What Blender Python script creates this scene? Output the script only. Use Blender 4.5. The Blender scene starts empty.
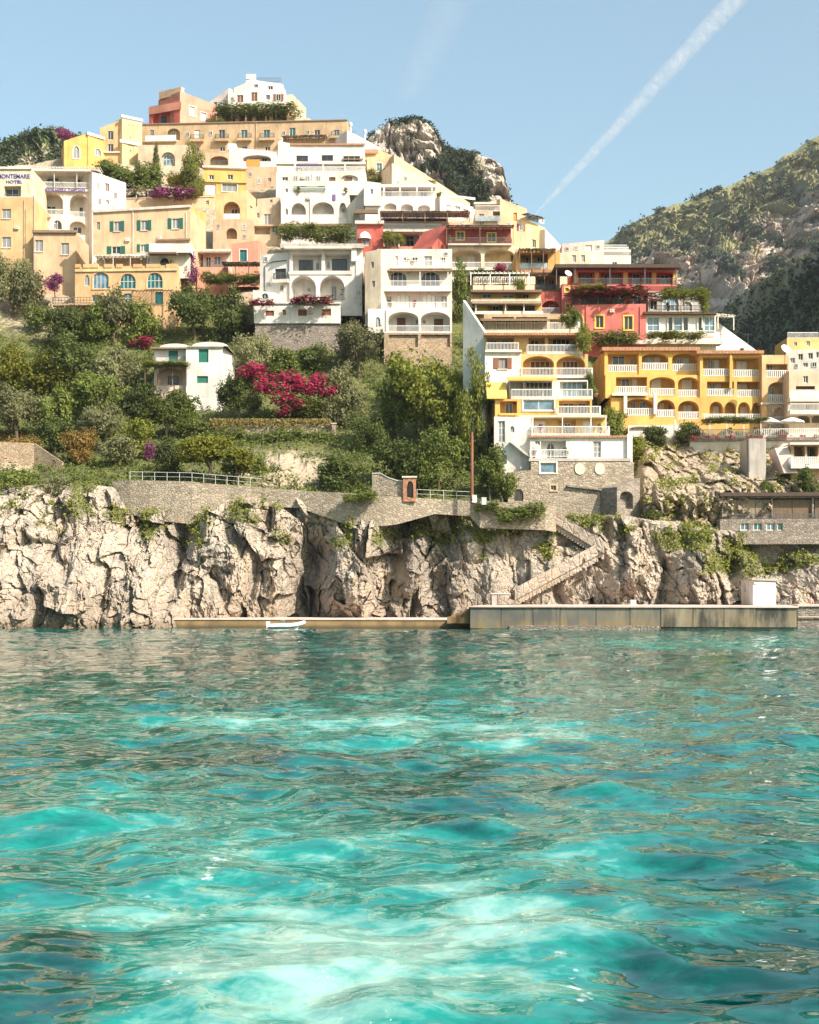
import bpy, math, random
import numpy as np
from mathutils import Vector

random.seed(7)
scene = bpy.context.scene
col = scene.collection
R = math.radians

# ------------------------------------------------------------------ camera
F, CX, HY, H = 1500.0, 409.5, 591.0, 4.0     # focal length in pixels, centre column, horizon row, eye height


def at(px, py, Y):
    return Vector(((px - CX) / F * Y, Y, H + (HY - py) / F * Y))


cam_d = bpy.data.cameras.new('camera')
cam_d.sensor_fit = 'HORIZONTAL'
cam_d.sensor_width = 36
cam_d.lens = F * 36 / 819
cam_d.shift_y = (HY - 512) / 819
cam_d.clip_end = 90000
cam = bpy.data.objects.new('camera', cam_d)
cam.location = (0, 0, H)
cam.rotation_euler = (R(90), 0, 0)
col.objects.link(cam)
scene.camera = cam

# ------------------------------------------------------------------ sun and sky
AZ, EL = R(48), R(40)
to_sun = Vector((math.sin(AZ) * math.cos(EL), -math.cos(AZ) * math.cos(EL), math.sin(EL)))
sd = bpy.data.lights.new('sun', 'SUN')
sd.energy = 4.9
sd.angle = R(0.5)
sd.color = (1.0, 0.885, 0.80)
so = bpy.data.objects.new('sun', sd)
so.rotation_euler = (-to_sun).to_track_quat('-Z', 'Y').to_euler()
so.location = to_sun * 300
col.objects.link(so)
w = bpy.data.worlds.new('World')
scene.world = w
w.use_nodes = True
nt = w.node_tree
sky = nt.nodes.new('ShaderNodeTexSky')
sky.sky_type = 'NISHITA'
sky.sun_disc = False
sky.sun_elevation = EL
sky.sun_rotation = math.atan2(to_sun.x, to_sun.y)
sky.altitude = 0
sky.air_density = 1.0
sky.dust_density = 3.0
sky.ozone_density = 0.4
bg = nt.nodes['Background']
bg.inputs['Strength'].default_value = 0.128
tint = nt.nodes.new('ShaderNodeMix')
tint.data_type = 'RGBA'
tint.blend_type = 'MULTIPLY'
tint.inputs[0].default_value = 1
nt.links.new(sky.outputs[0], tint.inputs[6])
tint.inputs[7].default_value = (0.93, 1.07, 0.97, 1)
nt.links.new(tint.outputs[2], bg.inputs['Color'])
scene.view_settings.view_transform = 'Standard'
scene.view_settings.look = 'None'
scene.view_settings.gamma = 1
scene.view_settings.exposure = 0.8
scene.cycles.use_denoising = True
scene.cycles.max_bounces = 6
scene.cycles.diffuse_bounces = 3
scene.cycles.glossy_bounces = 3
scene.cycles.transparent_max_bounces = 12
scene.cycles.sample_clamp_indirect = 6
scene.cycles.caustics_reflective = False
scene.cycles.caustics_refractive = False


# ------------------------------------------------------------------ node materials
class N:
    def __init__(s, name):
        s.m = bpy.data.materials.new(name)
        s.m.use_nodes = True
        s.t = s.m.node_tree
        s.b = s.t.nodes['Principled BSDF']
        s.out = s.t.nodes['Material Output']
        s.pos = s.add('ShaderNodeNewGeometry')

    def add(s, k, **kw):
        n = s.t.nodes.new(k)
        for a, v in kw.items():
            setattr(n, a, v)
        return n

    def ln(s, a, b):
        s.t.links.new(a, b)

    def val(s, sock, v):
        if hasattr(v, 'is_output'):
            s.ln(v, sock)
        else:
            sock.default_value = v

    def noise(s, scale, detail=4, rough=.55, stretch=None, vec=None, dist=0.):
        n = s.add('ShaderNodeTexNoise')
        n.inputs['Distortion'].default_value = dist
        n.inputs['Scale'].default_value = scale
        n.inputs['Detail'].default_value = detail
        n.inputs['Roughness'].default_value = rough
        v = vec or s.pos.outputs['Position']
        if stretch:
            m = s.add('ShaderNodeMapping')
            m.inputs['Scale'].default_value = stretch
            s.ln(v, m.inputs['Vector'])
            v = m.outputs[0]
        s.ln(v, n.inputs['Vector'])
        return n.outputs['Fac']

    def voro(s, scale, feature='F1', out='Distance', stretch=None):
        n = s.add('ShaderNodeTexVoronoi', feature=feature)
        n.inputs['Scale'].default_value = scale
        v = s.pos.outputs['Position']
        if stretch:
            m = s.add('ShaderNodeMapping')
            m.inputs['Scale'].default_value = stretch
            s.ln(v, m.inputs['Vector'])
            v = m.outputs[0]
        s.ln(v, n.inputs['Vector'])
        return n.outputs[out]

    def ramp(s, f, a, b, lo=0., hi=1.):
        n = s.add('ShaderNodeMapRange')
        n.inputs['From Min'].default_value = a
        n.inputs['From Max'].default_value = b
        n.inputs['To Min'].default_value = lo
        n.inputs['To Max'].default_value = hi
        s.ln(f, n.inputs['Value'])
        return n.outputs[0]

    def mix(s, f, a, b, mode='MIX'):
        n = s.add('ShaderNodeMix', data_type='RGBA', blend_type=mode)
        n.clamp_factor = True
        s.val(n.inputs['Factor'], f)
        for k, v in (('A', a), ('B', b)):
            so_ = [i for i in n.inputs if i.name == k and i.type == 'RGBA'][0]
            s.val(so_, v if hasattr(v, 'is_output') else (*v[:3], 1))
        return [o for o in n.outputs if o.type == 'RGBA'][0]

    def math(s, op, a, b=0.):
        n = s.add('ShaderNodeMath', operation=op)
        s.val(n.inputs[0], a)
        s.val(n.inputs[1], b)
        return n.outputs[0]

    def attr(s, name):
        n = s.add('ShaderNodeAttribute', attribute_name=name)
        return n.outputs['Fac']

    def bump(s, h, strength=.5, dist=.1, normal=None):
        n = s.add('ShaderNodeBump')
        n.inputs['Strength'].default_value = strength
        n.inputs['Distance'].default_value = dist
        s.ln(h, n.inputs['Height'])
        if normal:
            s.ln(normal, n.inputs['Normal'])
        return n.outputs[0]

    def done(s, colr, rough=.9, normal=None, spec=.3):
        s.val(s.b.inputs['Base Color'], colr if hasattr(colr, 'is_output') else (*colr[:3], 1))
        s.val(s.b.inputs['Roughness'], rough)
        s.b.inputs['Specular IOR Level'].default_value = spec
        if normal:
            s.ln(normal, s.b.inputs['Normal'])
        return s.m


def plaster(name, c, dirt=.42, var=.18):
    n = N(name)
    big = n.noise(.35, 4)
    streak = n.noise(1.0, 5, .65, stretch=(1.6, 1.6, .22))
    fine = n.noise(5, 3)
    c0 = n.mix(n.ramp(big, .38, .62), [x * (1 + var * .5) for x in c], [x * (1 - var) for x in c])
    patch = n.voro(.5, 'F1', 'Color')
    sp = n.add('ShaderNodeSeparateColor')
    n.ln(patch, sp.inputs[0])
    c0 = n.mix(n.ramp(sp.outputs[0], .7, .95, 0, .3), c0, [min(.8, x * 1.1 + .04) for x in c])
    stain = [x * .48 + .02 for x in (c[0] * .95, c[1] * .93, c[2] * .9)]
    c1 = n.mix(n.ramp(streak, .50, .70, 0, dirt), c0, stain)
    c2 = n.mix(n.ramp(fine, .35, .75, 0, .12), c1, [x * .8 for x in c])
    return n.done(c2, .92, n.bump(fine, .25, .02))


def stone(name, c, scale=2.6, mortar=.55, rough_b=.6):
    n = N(name)
    cell = n.voro(scale, 'F1', 'Color', stretch=(1, 1, 1.5))
    edge = n.voro(scale, 'DISTANCE_TO_EDGE', 'Distance', stretch=(1, 1, 1.5))
    sep = n.add('ShaderNodeSeparateColor')
    n.ln(cell, sep.inputs[0])
    big = n.noise(.4, 5)
    c0 = n.mix(n.ramp(sep.outputs[0], 0, 1), [x * .68 for x in c], [min(.8, x * 1.25) for x in c])
    c1 = n.mix(n.ramp(sep.outputs[1], .7, 1, 0, .5), c0, (c[0] * 1.05, c[1] * .85, c[2] * .65))
    c2 = n.mix(n.ramp(edge, 0, .09, mortar, 0), c1, [x * .45 for x in c])
    c3 = n.mix(n.ramp(big, .45, .75, 0, .45), c2, [x * .6 for x in c])
    return n.done(c3, .95, n.bump(n.ramp(edge, 0, .15), rough_b, .08))


def plain(name, c, rough=.7, spec=.3, metal=0.):
    n = N(name)
    f = n.noise(3, 3)
    m = n.done(n.mix(n.ramp(f, .3, .7), [x * .88 for x in c], c), rough, None, spec)
    n.b.inputs['Metallic'].default_value = metal
    return m


def wood(name, c):
    n = N(name)
    f = n.noise(2.5, 5, .6, stretch=(3, 3, .5))
    return n.done(n.mix(n.ramp(f, .3, .7), [x * .55 for x in c], c), .85, n.bump(f, .3, .02))


def tiles(name, c):
    n = N(name)
    wv = n.add('ShaderNodeTexWave', wave_type='BANDS', bands_direction='X')
    wv.inputs['Scale'].default_value = 1.6
    n.ln(n.pos.outputs['Position'], wv.inputs['Vector'])
    f = n.noise(3, 4)
    c0 = n.mix(n.ramp(f, .3, .7), [x * .6 for x in c], c)
    return n.done(c0, .9, n.bump(wv.outputs['Fac'], .6, .08))


def cloth(name, c):
    n = N(name)
    f = n.noise(2, 3)
    m = n.done(n.mix(n.ramp(f, .3, .7), [x * .9 for x in c], c), .9)
    return m


def glass(name, c, rough=.06):
    n = N(name)
    f = n.noise(.8, 2)
    return n.done(n.mix(n.ramp(f, .35, .65), [x * .5 for x in c], c), rough, None, .6)


def leaf(name, c1, c2, trans=.4, green=0.):
    n = N(name)
    isl = n.pos.outputs['Random Per Island']
    big = n.noise(.28, 3)
    c = n.mix(isl, c1, c2)
    if green:      # flowering plants keep some of their leaves
        g = n.math('LESS_THAN', isl, green)
        c = n.mix(g, c, (.10, .13, .03))
        big = n.math('MULTIPLY', big, n.math('SUBTRACT', 1.0, g))
    oi = n.add('ShaderNodeObjectInfo')
    k = n.ramp(oi.outputs['Random'], 0, 1, .62, 1.02)
    hs = n.add('ShaderNodeHueSaturation')
    n.ln(n.mix(n.ramp(big, .3, .7, 0, .5), c, c2), hs.inputs['Color'])
    n.ln(k, hs.inputs['Value'])
    n.done(hs.outputs[0], .65, None, .25)
    tr = n.add('ShaderNodeBsdfTranslucent')
    n.ln(hs.outputs[0], tr.inputs['Color'])
    mx = n.add('ShaderNodeMixShader')
    mx.inputs[0].default_value = trans
    n.ln(n.b.outputs[0], mx.inputs[1])
    n.ln(tr.outputs[0], mx.inputs[2])
    n.ln(mx.outputs[0], n.out.inputs['Surface'])
    return n.m


# ------------------------------------------------------------------ mesh collecting
ORG = {}


def thing(name, label, cat, loc, group=None):
    o = bpy.data.objects.new(name, None)
    o.empty_display_size = .3
    col.objects.link(o)
    o.location = loc
    o['label'] = label
    o['category'] = cat
    o['kind'] = 'thing'
    if group:
        o['group'] = group
    ORG[o.name] = Vector(loc)
    return o


def tag(o, label, cat, group=None, kind=None):
    if label:
        o['label'] = label
    if cat:
        o['category'] = cat
    if group:
        o['group'] = group
    if kind:
        o['kind'] = kind
    return o


class MB:
    def __init__(s):
        s.v, s.f, s.mi = [], [], []

    def poly(s, pts, mi=0):
        i = len(s.v)
        s.v.extend([tuple(p) for p in pts])
        s.f.append(tuple(range(i, i + len(pts))))
        s.mi.append(mi)

    def hexa(s, a, b, mi=0):
        """two quads (bottom ring a, top ring b), four points each"""
        i = len(s.v)
        s.v.extend([tuple(p) for p in a] + [tuple(p) for p in b])
        for q in ((3, 2, 1, 0), (4, 5, 6, 7), (0, 1, 5, 4), (1, 2, 6, 5), (2, 3, 7, 6), (3, 0, 4, 7)):
            s.f.append(tuple(i + k for k in q))
            s.mi.append(mi)

    def box(s, x0, x1, y0, y1, z0, z1, mi=0):
        s.hexa([(x0, y0, z0), (x1, y0, z0), (x1, y1, z0), (x0, y1, z0)], [(x0, y0, z1), (x1, y0, z1), (x1, y1, z1), (x0, y1, z1)], mi)

    def tube(s, pts, rads, n=7, mi=0, cap=True):
        pts = [Vector(p) for p in pts]
        rings = []
        for k, p in enumerate(pts):
            d = (pts[min(k + 1, len(pts) - 1)] - pts[max(k - 1, 0)]).normalized()
            a = d.cross(Vector((0, 0, 1)) if abs(d.z) < .9 else Vector((1, 0, 0))).normalized()
            b = d.cross(a)
            r = rads[k] if isinstance(rads, (list, tuple)) else rads
            i = len(s.v)
            for j in range(n):
                t = 2 * math.pi * j / n
                s.v.append(tuple(p + a * (r * math.cos(t)) + b * (r * math.sin(t))))
            rings.append(i)
        for a, b in zip(rings, rings[1:]):
            for j in range(n):
                s.f.append((a + j, a + (j + 1) % n, b + (j + 1) % n, b + j))
                s.mi.append(mi)
        if cap:
            s.f.append(tuple(rings[0] + j for j in range(n)))
            s.f.append(tuple(rings[-1] + j for j in range(n)))
            s.mi += [mi, mi]

    def lathe(s, c, prof, n=12, mi=0, sx=1, sy=1):
        rings = []
        for r, z in prof:
            i = len(s.v)
            for j in range(n):
                t = 2 * math.pi * j / n
                s.v.append((c[0] + r * sx * math.cos(t), c[1] + r * sy * math.sin(t), c[2] + z))
            rings.append(i)
        for a, b in zip(rings, rings[1:]):
            for j in range(n):
                s.f.append((a + j, a + (j + 1) % n, b + (j + 1) % n, b + j))
                s.mi.append(mi)

    def build(s, name, mats, parent=None, smooth=False):
        me = bpy.data.meshes.new(name)
        org = ORG[parent.name] if parent else Vector((0, 0, 0))
        ox, oy, oz = org
        me.from_pydata([(x - ox, y - oy, z - oz) for x, y, z in s.v], [], s.f)
        ms = mats if isinstance(mats, (list, tuple)) else [mats]
        for m in ms:
            me.materials.append(m)
        if len(ms) > 1:
            me.polygons.foreach_set('material_index', s.mi)
        if smooth:
            me.polygons.foreach_set('use_smooth', [True] * len(s.f))
        me.update()
        o = bpy.data.objects.new(name, me)
        col.objects.link(o)
        if parent:
            o.parent = parent
        ORG[o.name] = org
        return o


def grid_obj(name, X, Y, Z, mat, attrs=None, smooth=True):
    r, c = X.shape
    me = bpy.data.meshes.new(name)
    co = np.stack([X, Y, Z], -1).reshape(-1, 3).astype(np.float32)
    idx = np.arange(r * c).reshape(r, c)
    q = np.stack([idx[:-1, :-1], idx[:-1, 1:], idx[1:, 1:], idx[1:, :-1]], -1).reshape(-1, 4)
    me.vertices.add(len(co))
    me.vertices.foreach_set('co', co.ravel())
    me.loops.add(q.size)
    me.loops.foreach_set('vertex_index', q.ravel().astype(np.int32))
    me.polygons.add(len(q))
    me.polygons.foreach_set('loop_start', np.arange(0, q.size, 4, dtype=np.int32))
    me.polygons.foreach_set('loop_total', np.full(len(q), 4, dtype=np.int32))
    me.polygons.foreach_set('use_smooth', np.full(len(q), smooth))
    me.update(calc_edges=True)
    me.materials.append(mat)
    for k, a in (attrs or {}).items():
        at_ = me.attributes.new(k, 'FLOAT', 'POINT')
        at_.data.foreach_set('value', a.ravel().astype(np.float32))
    o = bpy.data.objects.new(name, me)
    col.objects.link(o)
    return o


# ------------------------------------------------------------------ numpy noise
def _h(ix, iy, iz=0, s=0):
    ix = np.asarray(ix).astype(np.int64); iy = np.asarray(iy).astype(np.int64); iz = np.asarray(iz).astype(np.int64)
    h = (ix * 374761393 + iy * 668265263 + iz * 2147483647 + s * 1274126177) & 0xFFFFFFFF
    h = ((h ^ (h >> 13)) * 1274126177) & 0xFFFFFFFF
    h = ((h ^ (h >> 16)) * 2246822519) & 0xFFFFFFFF
    h = h ^ (h >> 15)
    return (h & 0xFFFFFF) / float(0x1000000)


def vn2(x, y, s=0):
    """gradient noise, about -1..1"""
    ix, iy = np.floor(x), np.floor(y)
    fx, fy = x - ix, y - iy
    ux, uy = fx * fx * fx * (fx * (fx * 6 - 15) + 10), fy * fy * fy * (fy * (fy * 6 - 15) + 10)

    def g(a, b):
        t = _h(ix + a, iy + b, 0, s) * 2 * np.pi
        return np.cos(t) * (fx - a) + np.sin(t) * (fy - b)
    a = g(0, 0) * (1 - ux) + g(1, 0) * ux
    b = g(0, 1) * (1 - ux) + g(1, 1) * ux
    return 1.5 * (a * (1 - uy) + b * uy)


def fbm(x, y, o=5, s=0, gain=.5):
    r, a = 0, 1.
    for k in range(o):
        r = r + a * vn2(x * 2 ** k + 17.3 * k, y * 2 ** k - 9.1 * k, s + k)
        a *= gain
    return r


def ridged(x, y, o=5, s=0, gain=.5):
    r, a = 0, 1.
    for k in range(o):
        r = r + a * (1 - np.abs(vn2(x * 2 ** k + 5.7 * k, y * 2 ** k + 3.3 * k, s + k)) * 1.4)
        a *= gain
    return r


def worley(x, y, s=0):
    """F1, F2, hash values of the nearest cell, offset to its centre"""
    ix, iy = np.floor(x), np.floor(y)
    f1 = np.full(x.shape, 9.); f2 = np.full(x.shape, 9.)
    c1 = np.zeros(x.shape); c2 = np.zeros(x.shape); dx1 = np.zeros(x.shape); dy1 = np.zeros(x.shape); c3 = np.zeros(x.shape)
    for a in (-1, 0, 1):
        for b in (-1, 0, 1):
            cx, cy = ix + a + _h(ix + a, iy + b, 1, s), iy + b + _h(ix + a, iy + b, 2, s)
            dx, dy = x - cx, y - cy
            d = np.sqrt(dx * dx + dy * dy)
            n = d < f1
            f2 = np.where(n, f1, np.minimum(f2, d))
            c1 = np.where(n, _h(ix + a, iy + b, 3, s), c1)
            c2 = np.where(n, _h(ix + a, iy + b, 4, s), c2)
            c3 = np.where(n, _h(ix + a, iy + b, 5, s), c3)
            dx1 = np.where(n, dx, dx1); dy1 = np.where(n, dy, dy1)
            f1 = np.where(n, d, f1)
    return f1, f2, c1, c2, c3, dx1, dy1


def facets(x, y, s=0, tilt=1.):
    """height of a broken, faceted rock face: every cell its own tilted plane, a crack between cells"""
    f1, f2, a, b, c, dx, dy = worley(x, y, s)
    return (a - .5) + tilt * ((b - .5) * 2 * dx + (c - .5) * 2 * dy), np.clip((f2 - f1) / .12, 0, 1)


def sstep(a, b, x):
    t = np.clip((x - a) / (b - a), 0, 1)
    return t * t * (3 - 2 * t)
# ------------------------------------------------------------------ the lie of the land (depth of the slope for each row of the picture)
_DP = [60, 100, 150, 200, 250, 300, 345, 390, 425, 455, 480, 500, 628, 660]
_DY = [v * 4 / 3 for v in (300, 279, 252, 226, 202, 184, 172, 162, 152, 141, 133, 128.5, 122, 121)]


def D(py):
    return float(np.interp(py, _DP, _DY))


def Dn(py):
    return np.interp(py, _DP, _DY)


_TOPX = [-400, 0, 112, 132, 198, 240, 300, 330, 345, 398, 415, 466, 480, 545, 570, 640, 720, 819, 1250]
_TOPY = [480, 484, 486, 502, 508, 494, 495, 498, 512, 514, 506, 507, 519, 520, 514, 518, 527, 533, 533]
_RX = [-400, 0, 60, 150, 210, 310, 350, 430, 500, 560, 620, 680, 760, 819, 1250]
_RY = [190, 168, 158, 132, 108, 118, 150, 186, 226, 256, 274, 306, 362, 382, 430]

# rock of the sea cliff
def rock_material():
    n = N('limestone')
    big = n.noise(.16, 6, .6)
    streak = n.noise(.55, 6, .65, stretch=(1.2, 1.2, .18))
    fine = n.noise(2.2, 8, .7)
    cell = n.voro(1.1, 'DISTANCE_TO_EDGE', 'Distance', stretch=(1, 1, .7))
    c = n.mix(n.ramp(big, .3, .68), (.53, .45, .355), (.35, .29, .23))
    c = n.mix(n.ramp(streak, .54, .72, 0, .7), c, (.50, .34, .21))
    c = n.mix(n.ramp(streak, .48, .3, 0, .85), c, (.20, .185, .165))
    c = n.mix(n.ramp(fine, .5, .68, 0, .65), c, (.16, .135, .11))
    c = n.mix(n.ramp(n.noise(.9, 6, .7), .56, .72, 0, .7), c, (.62, .57, .5))
    sepz = n.add('ShaderNodeSeparateXYZ')
    n.ln(n.pos.outputs['Position'], sepz.inputs[0])
    wet = n.ramp(n.math('ADD', sepz.outputs['Z'], n.ramp(fine, 0, 1, -.7, .7)), .25, 1.0, .85, 0)
    c = n.mix(wet, c, (.13, .09, .05))
    shelf = n.ramp(n.math('ADD', sepz.outputs['Z'], n.ramp(big, .2, .8, -1.6, 1.6)), 2.2, 4.2, .42, 0)
    c = n.mix(shelf, c, (.30, .23, .16))
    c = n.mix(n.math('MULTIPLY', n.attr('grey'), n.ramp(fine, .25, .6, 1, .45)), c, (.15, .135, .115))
    gatt = n.attr('moss')
    c = n.mix(n.ramp(gatt, .2, .8, 0, .8), c, (.12, .13, .04))
    h = n.math('ADD', n.math('MULTIPLY', fine, 1.0), n.ramp(cell, 0, .1, -.35, 0))
    return n.done(c, .95, n.bump(h, .9, .35))


LIME = rock_material()


def cliff_mesh():
    pxs = np.concatenate([np.arange(-380, -60, 1.6), np.arange(-60, 880, .85), np.arange(880, 1230, 1.6)])
    nv = 230
    PX = np.tile(pxs, (nv, 1))
    top = np.interp(pxs, _TOPX, _TOPY) + 4 * vn2(pxs / 40, pxs * 0, 3)
    V = np.linspace(0, 1, nv)[:, None]
    PY = 640 + (top[None, :] - 640) * V
    base = np.interp(pxs, [-400, 0, 170, 190, 300, 450, 520, 720, 790, 819, 1230], [117, 118.5, 121, 124.5, 127, 127, 127.5, 128, 126, 124.5, 120]) * 4 / 3
    topY = np.interp(pxs, [-400, 0, 150, 400, 640, 819, 1230], [131, 131.5, 132, 129.5, 130.5, 134, 136]) * 4 / 3
    Y = base[None, :] + (topY - base)[None, :] * V ** 1.35
    X = (PX - CX) / F * Y
    Z = H + (HY - PY) / F * Y
    # broken rock: big vertical ribs, tilted facets on three scales, deep clefts
    wx = X + .55 * fbm(X * .3, Z * .2, 3, 50) + .16 * Z
    wz = Z + .45 * fbm(X * .3, Z * .25, 3, 60) - .12 * X
    rib = ridged(wx * .10, wz * .035, 3, 11)
    f1, k1 = facets(wx * .26, wz * .13, 21, 1.1)
    f2, k2 = facets(wx * .62 + .3 * f1, wz * .33, 31, 1.2)
    f3, k3 = facets(wx * 1.5 + f2, wz * 1.0, 41, 1.3)
    f4, k4 = facets(wx * 3.1 + f2, wz * 2.4, 43, 1.3)
    cleft = sstep(.86, 1.02, ridged(wx * .085 + 3, wz * .03 + 1, 2, 71) / 1.45)
    d = 1.5 * (rib - 1.1) + 2.4 * f1 + 1.1 * f2 + .42 * f3 + .15 * f4 - .25 * (1 - k1) - .08 * (1 - k2) - 2.6 * cleft
    d += .13 * fbm(X * 2.2, Z * 1.4, 4, 81) - .4 * np.clip(ridged(wx * .45, wz * .13, 3, 83) - 1.3, 0, 1)
    # named features read off the photograph: dark clefts and the cave
    for cx, cy, rx, ry, dep in ((306, 585, 17, 50, -6.5), (172, 565, 11, 48, -4.5), (392, 560, 17, 62, -4.5), (300, 540, 16, 20, -1.2), (98, 597, 5, 35, -2.4), (150, 600, 5, 25, -1.8), (250, 590, 5, 40, -2.0),
                                (55, 535, 8, 30, -3.0), (38, 612, 6, 22, -2.4), (440, 560, 26, 50, -2.6), (480, 575, 9, 40, -2.2), (663, 590, 8, 28, -3.4), (232, 555, 18, 60, 1.9), (352, 560, 24, 52, 3.4), (420, 540, 10, 50, 1.5),
                                (203, 560, 14, 60, 1.8), (690, 580, 24, 32, 2.4), (797, 583, 18, 30, 2.6), (630, 560, 14, 40, 1.6), (120, 605, 16, 18, 1.2), (75, 600, 14, 22, 1.4), (460, 600, 10, 20, 1.4)):
        d += dep * np.exp(-((PX - cx - .25 * (cy - PY)) / rx) ** 2 - ((PY - cy) / ry) ** 4)
    ease = sstep(1.0, .93, V) * sstep(0, .02, V)
    # the ledge of the right-hand stairs keeps the rock low there
    low = 1 - .5 * sstep(450, 490, PX) * sstep(620, 560, PX)
    Y2 = Y - d * ease * low
    # waterline blocks stick out a bit, like a tidal shelf on the left
    shelf = sstep(600, 622, PY) * sstep(190, 160, PX)
    Y2 = Y2 - shelf * (.9 + .5 * fbm(X * .5, X * 0, 3, 91))
    moss = sstep(.15, .6, fbm(X * .35, Z * .35, 4, 101) + .25 - .6 * (1 - V)) * sstep(.55, .9, V + .18 * fbm(X * .3, Z * .3, 2, 5))
    moss += .9 * np.exp(-((PX - 745) / 55) ** 2 - ((PY - 560) / 20) ** 2) + .5 * np.exp(-((PX - 470) / 60) ** 2 - ((PY - 525) / 14) ** 2)
    grey = np.exp(-((PX - 432) / 52) ** 2 - ((PY - 560) / 62) ** 4) + .8 * np.exp(-((PX - 305) / 20) ** 2 - ((PY - 585) / 50) ** 2) + .5 * np.exp(-((PX - 172) / 12) ** 2 - ((PY - 560) / 50) ** 2)  # darker rock at the centre, plus shade of the clefts put into the colour
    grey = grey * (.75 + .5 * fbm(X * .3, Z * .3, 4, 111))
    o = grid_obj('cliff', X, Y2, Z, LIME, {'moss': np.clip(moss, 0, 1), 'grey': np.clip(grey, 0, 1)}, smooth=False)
    o['kind'] = 'structure'
    return o


cliff = cliff_mesh()


# earth and scrub of the slope behind the houses
def slope_material():
    n = N('slope_earth')
    big = n.noise(.2, 6, .6)
    fine = n.noise(1.6, 6, .7)
    g = n.attr('green')
    c = n.mix(n.ramp(fine, .35, .7), (.42, .34, .24), (.24, .19, .13))
    c = n.mix(n.ramp(big, .45, .7, 0, .5), c, (.48, .41, .31))
    k = n.ramp(n.math('ADD', g, n.ramp(fine, .2, .8, -.45, .45)), .35, .65)
    c = n.mix(k, c, n.mix(n.ramp(fine, .4, .65), (.05, .07, .02), (.17, .16, .05)))
    return n.done(c, .95, n.bump(fine, .8, .3))


def hill_surface(PX, PY, seed=200):
    Y = Dn(PY) + 3.0 + 1.5 * sstep(470, 420, PY)
    Y = Y - 7 * sstep(470, 495, PX) * sstep(598, 575, PX) * sstep(340, 370, PY) * sstep(470, 430, PY)
    Y = Y + 4 * sstep(500, 440, PY) * sstep(620, 700, PX) * sstep(430, 470, PY)
    Y = np.maximum(Y, np.interp(PX, [-400, 0, 150, 400, 640, 819, 1230], [131, 131.5, 132, 129.5, 130.5, 134, 136]) * 4 / 3 + 1.2 - .6 * sstep(640, 600, PX))
    Y = Y + 7 * sstep(498, 508, PX) * sstep(646, 636, PX) * sstep(440, 458, PY)
    X = (PX - CX) / F * Y
    Z = H + (HY - PY) / F * Y
    d = 1.1 * fbm(X * .09, Z * .12, 4, seed) + .5 * fbm(X * .4, Z * .5, 3, seed + 9)
    rocky = sstep(600, 640, PX) + sstep(490, 520, PX) * sstep(470, 485, PY) + sstep(60, 20, PX) * sstep(440, 460, PY) + .9 * np.exp(-((PX - 285) / 45) ** 2 - ((PY - 472) / 22) ** 2)
    fa, ka = facets(X * .45, Z * .4, seed + 20, 1.3)
    fb, kb = facets(X * 1.1, Z * .9, seed + 30, 1.3)
    fc, kc = facets(X * 2.3, Z * 2.0, seed + 40, 1.3)
    d += np.clip(rocky, 0, 1) * (1.2 * fa + .7 * fb + .35 * fc - .35 * (1 - ka) - .2 * (1 - kb))
    e = sstep(0, 14, np.interp(PX, _TOPX, _TOPY) + 9 - PY)
    return X, Y - d * e, Z


def hill_mesh():
    pxs = np.concatenate([np.arange(-390, 600, 2.2), np.arange(600, 850, 1.1), np.arange(850, 1240, 2.2)])
    nv = 300
    top0 = np.interp(pxs, _TOPX, _TOPY) + 9
    rid = np.interp(pxs, _RX, _RY)
    V = np.linspace(0, 1, nv)[:, None]
    PX = np.tile(pxs, (nv, 1))
    PY = top0[None, :] + (rid - top0)[None, :] * V
    X, Y, Z = hill_surface(PX, PY)
    green = .85 - .75 * sstep(625, 650, PX) * sstep(430, 445, PY) - .7 * sstep(60, 10, PX) * sstep(435, 450, PY) * sstep(476, 468, PY)
    green -= .75 * np.exp(-((PX - 285) / 50) ** 2 - ((PY - 470) / 20) ** 2)
    green -= .6 * np.exp(-((PX - 40) / 50) ** 2 - ((PY - 310) / 30) ** 2)
    green -= .5 * sstep(320, 290, PY)
    green -= .8 * sstep(500, 520, PX) * sstep(470, 480, PY)
    # the ground runs on behind the ridge and falls away
    back = []
    for k in range(1, 9):
        t = k / 8
        back.append((X[-1] * (1 + .12 * t), Y[-1] + 110 * t, Z[-1] + 4 * math.sin(t * 3) - 55 * t * t))
    X = np.vstack([X] + [b[0][None] for b in back]); Y = np.vstack([Y] + [b[1][None] for b in back]); Z = np.vstack([Z] + [b[2][None] for b in back])
    green = np.vstack([green] + [green[-1:]] * 8)
    o = grid_obj('hillside', X, Y, Z, slope_material(), {'green': np.clip(green, 0, 1)}, smooth=False)
    o['kind'] = 'structure'
    return o


hill = hill_mesh()


# far mountains
def mountain_material(name, rock, grass, scrub):
    n = N(name)
    g = n.attr('green')
    s2 = n.attr('scrub')
    fine = n.noise(.05, 8, .7)
    strat = n.noise(.03, 6, .65, stretch=(.6, .6, 2.2))
    r = n.mix(n.ramp(strat, .36, .66), [x * 1.3 for x in rock], [x * .55 for x in rock])
    r = n.mix(n.ramp(fine, .52, .7, 0, .6), r, [x * .4 for x in rock])
    c = n.mix(n.ramp(n.math('ADD', g, n.ramp(fine, .25, .75, -.5, .5)), .35, .65), r, n.mix(n.ramp(fine, .3, .7), grass, [x * .6 for x in grass]))
    c = n.mix(n.ramp(n.math('ADD', s2, n.ramp(fine, .25, .75, -.25, .25)), .35, .6), c, n.mix(n.ramp(n.noise(.12, 4), .35, .65), scrub, [x * 1.9 for x in scrub]))
    return n.done(c, .95, n.bump(fine, .6, 6))


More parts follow.
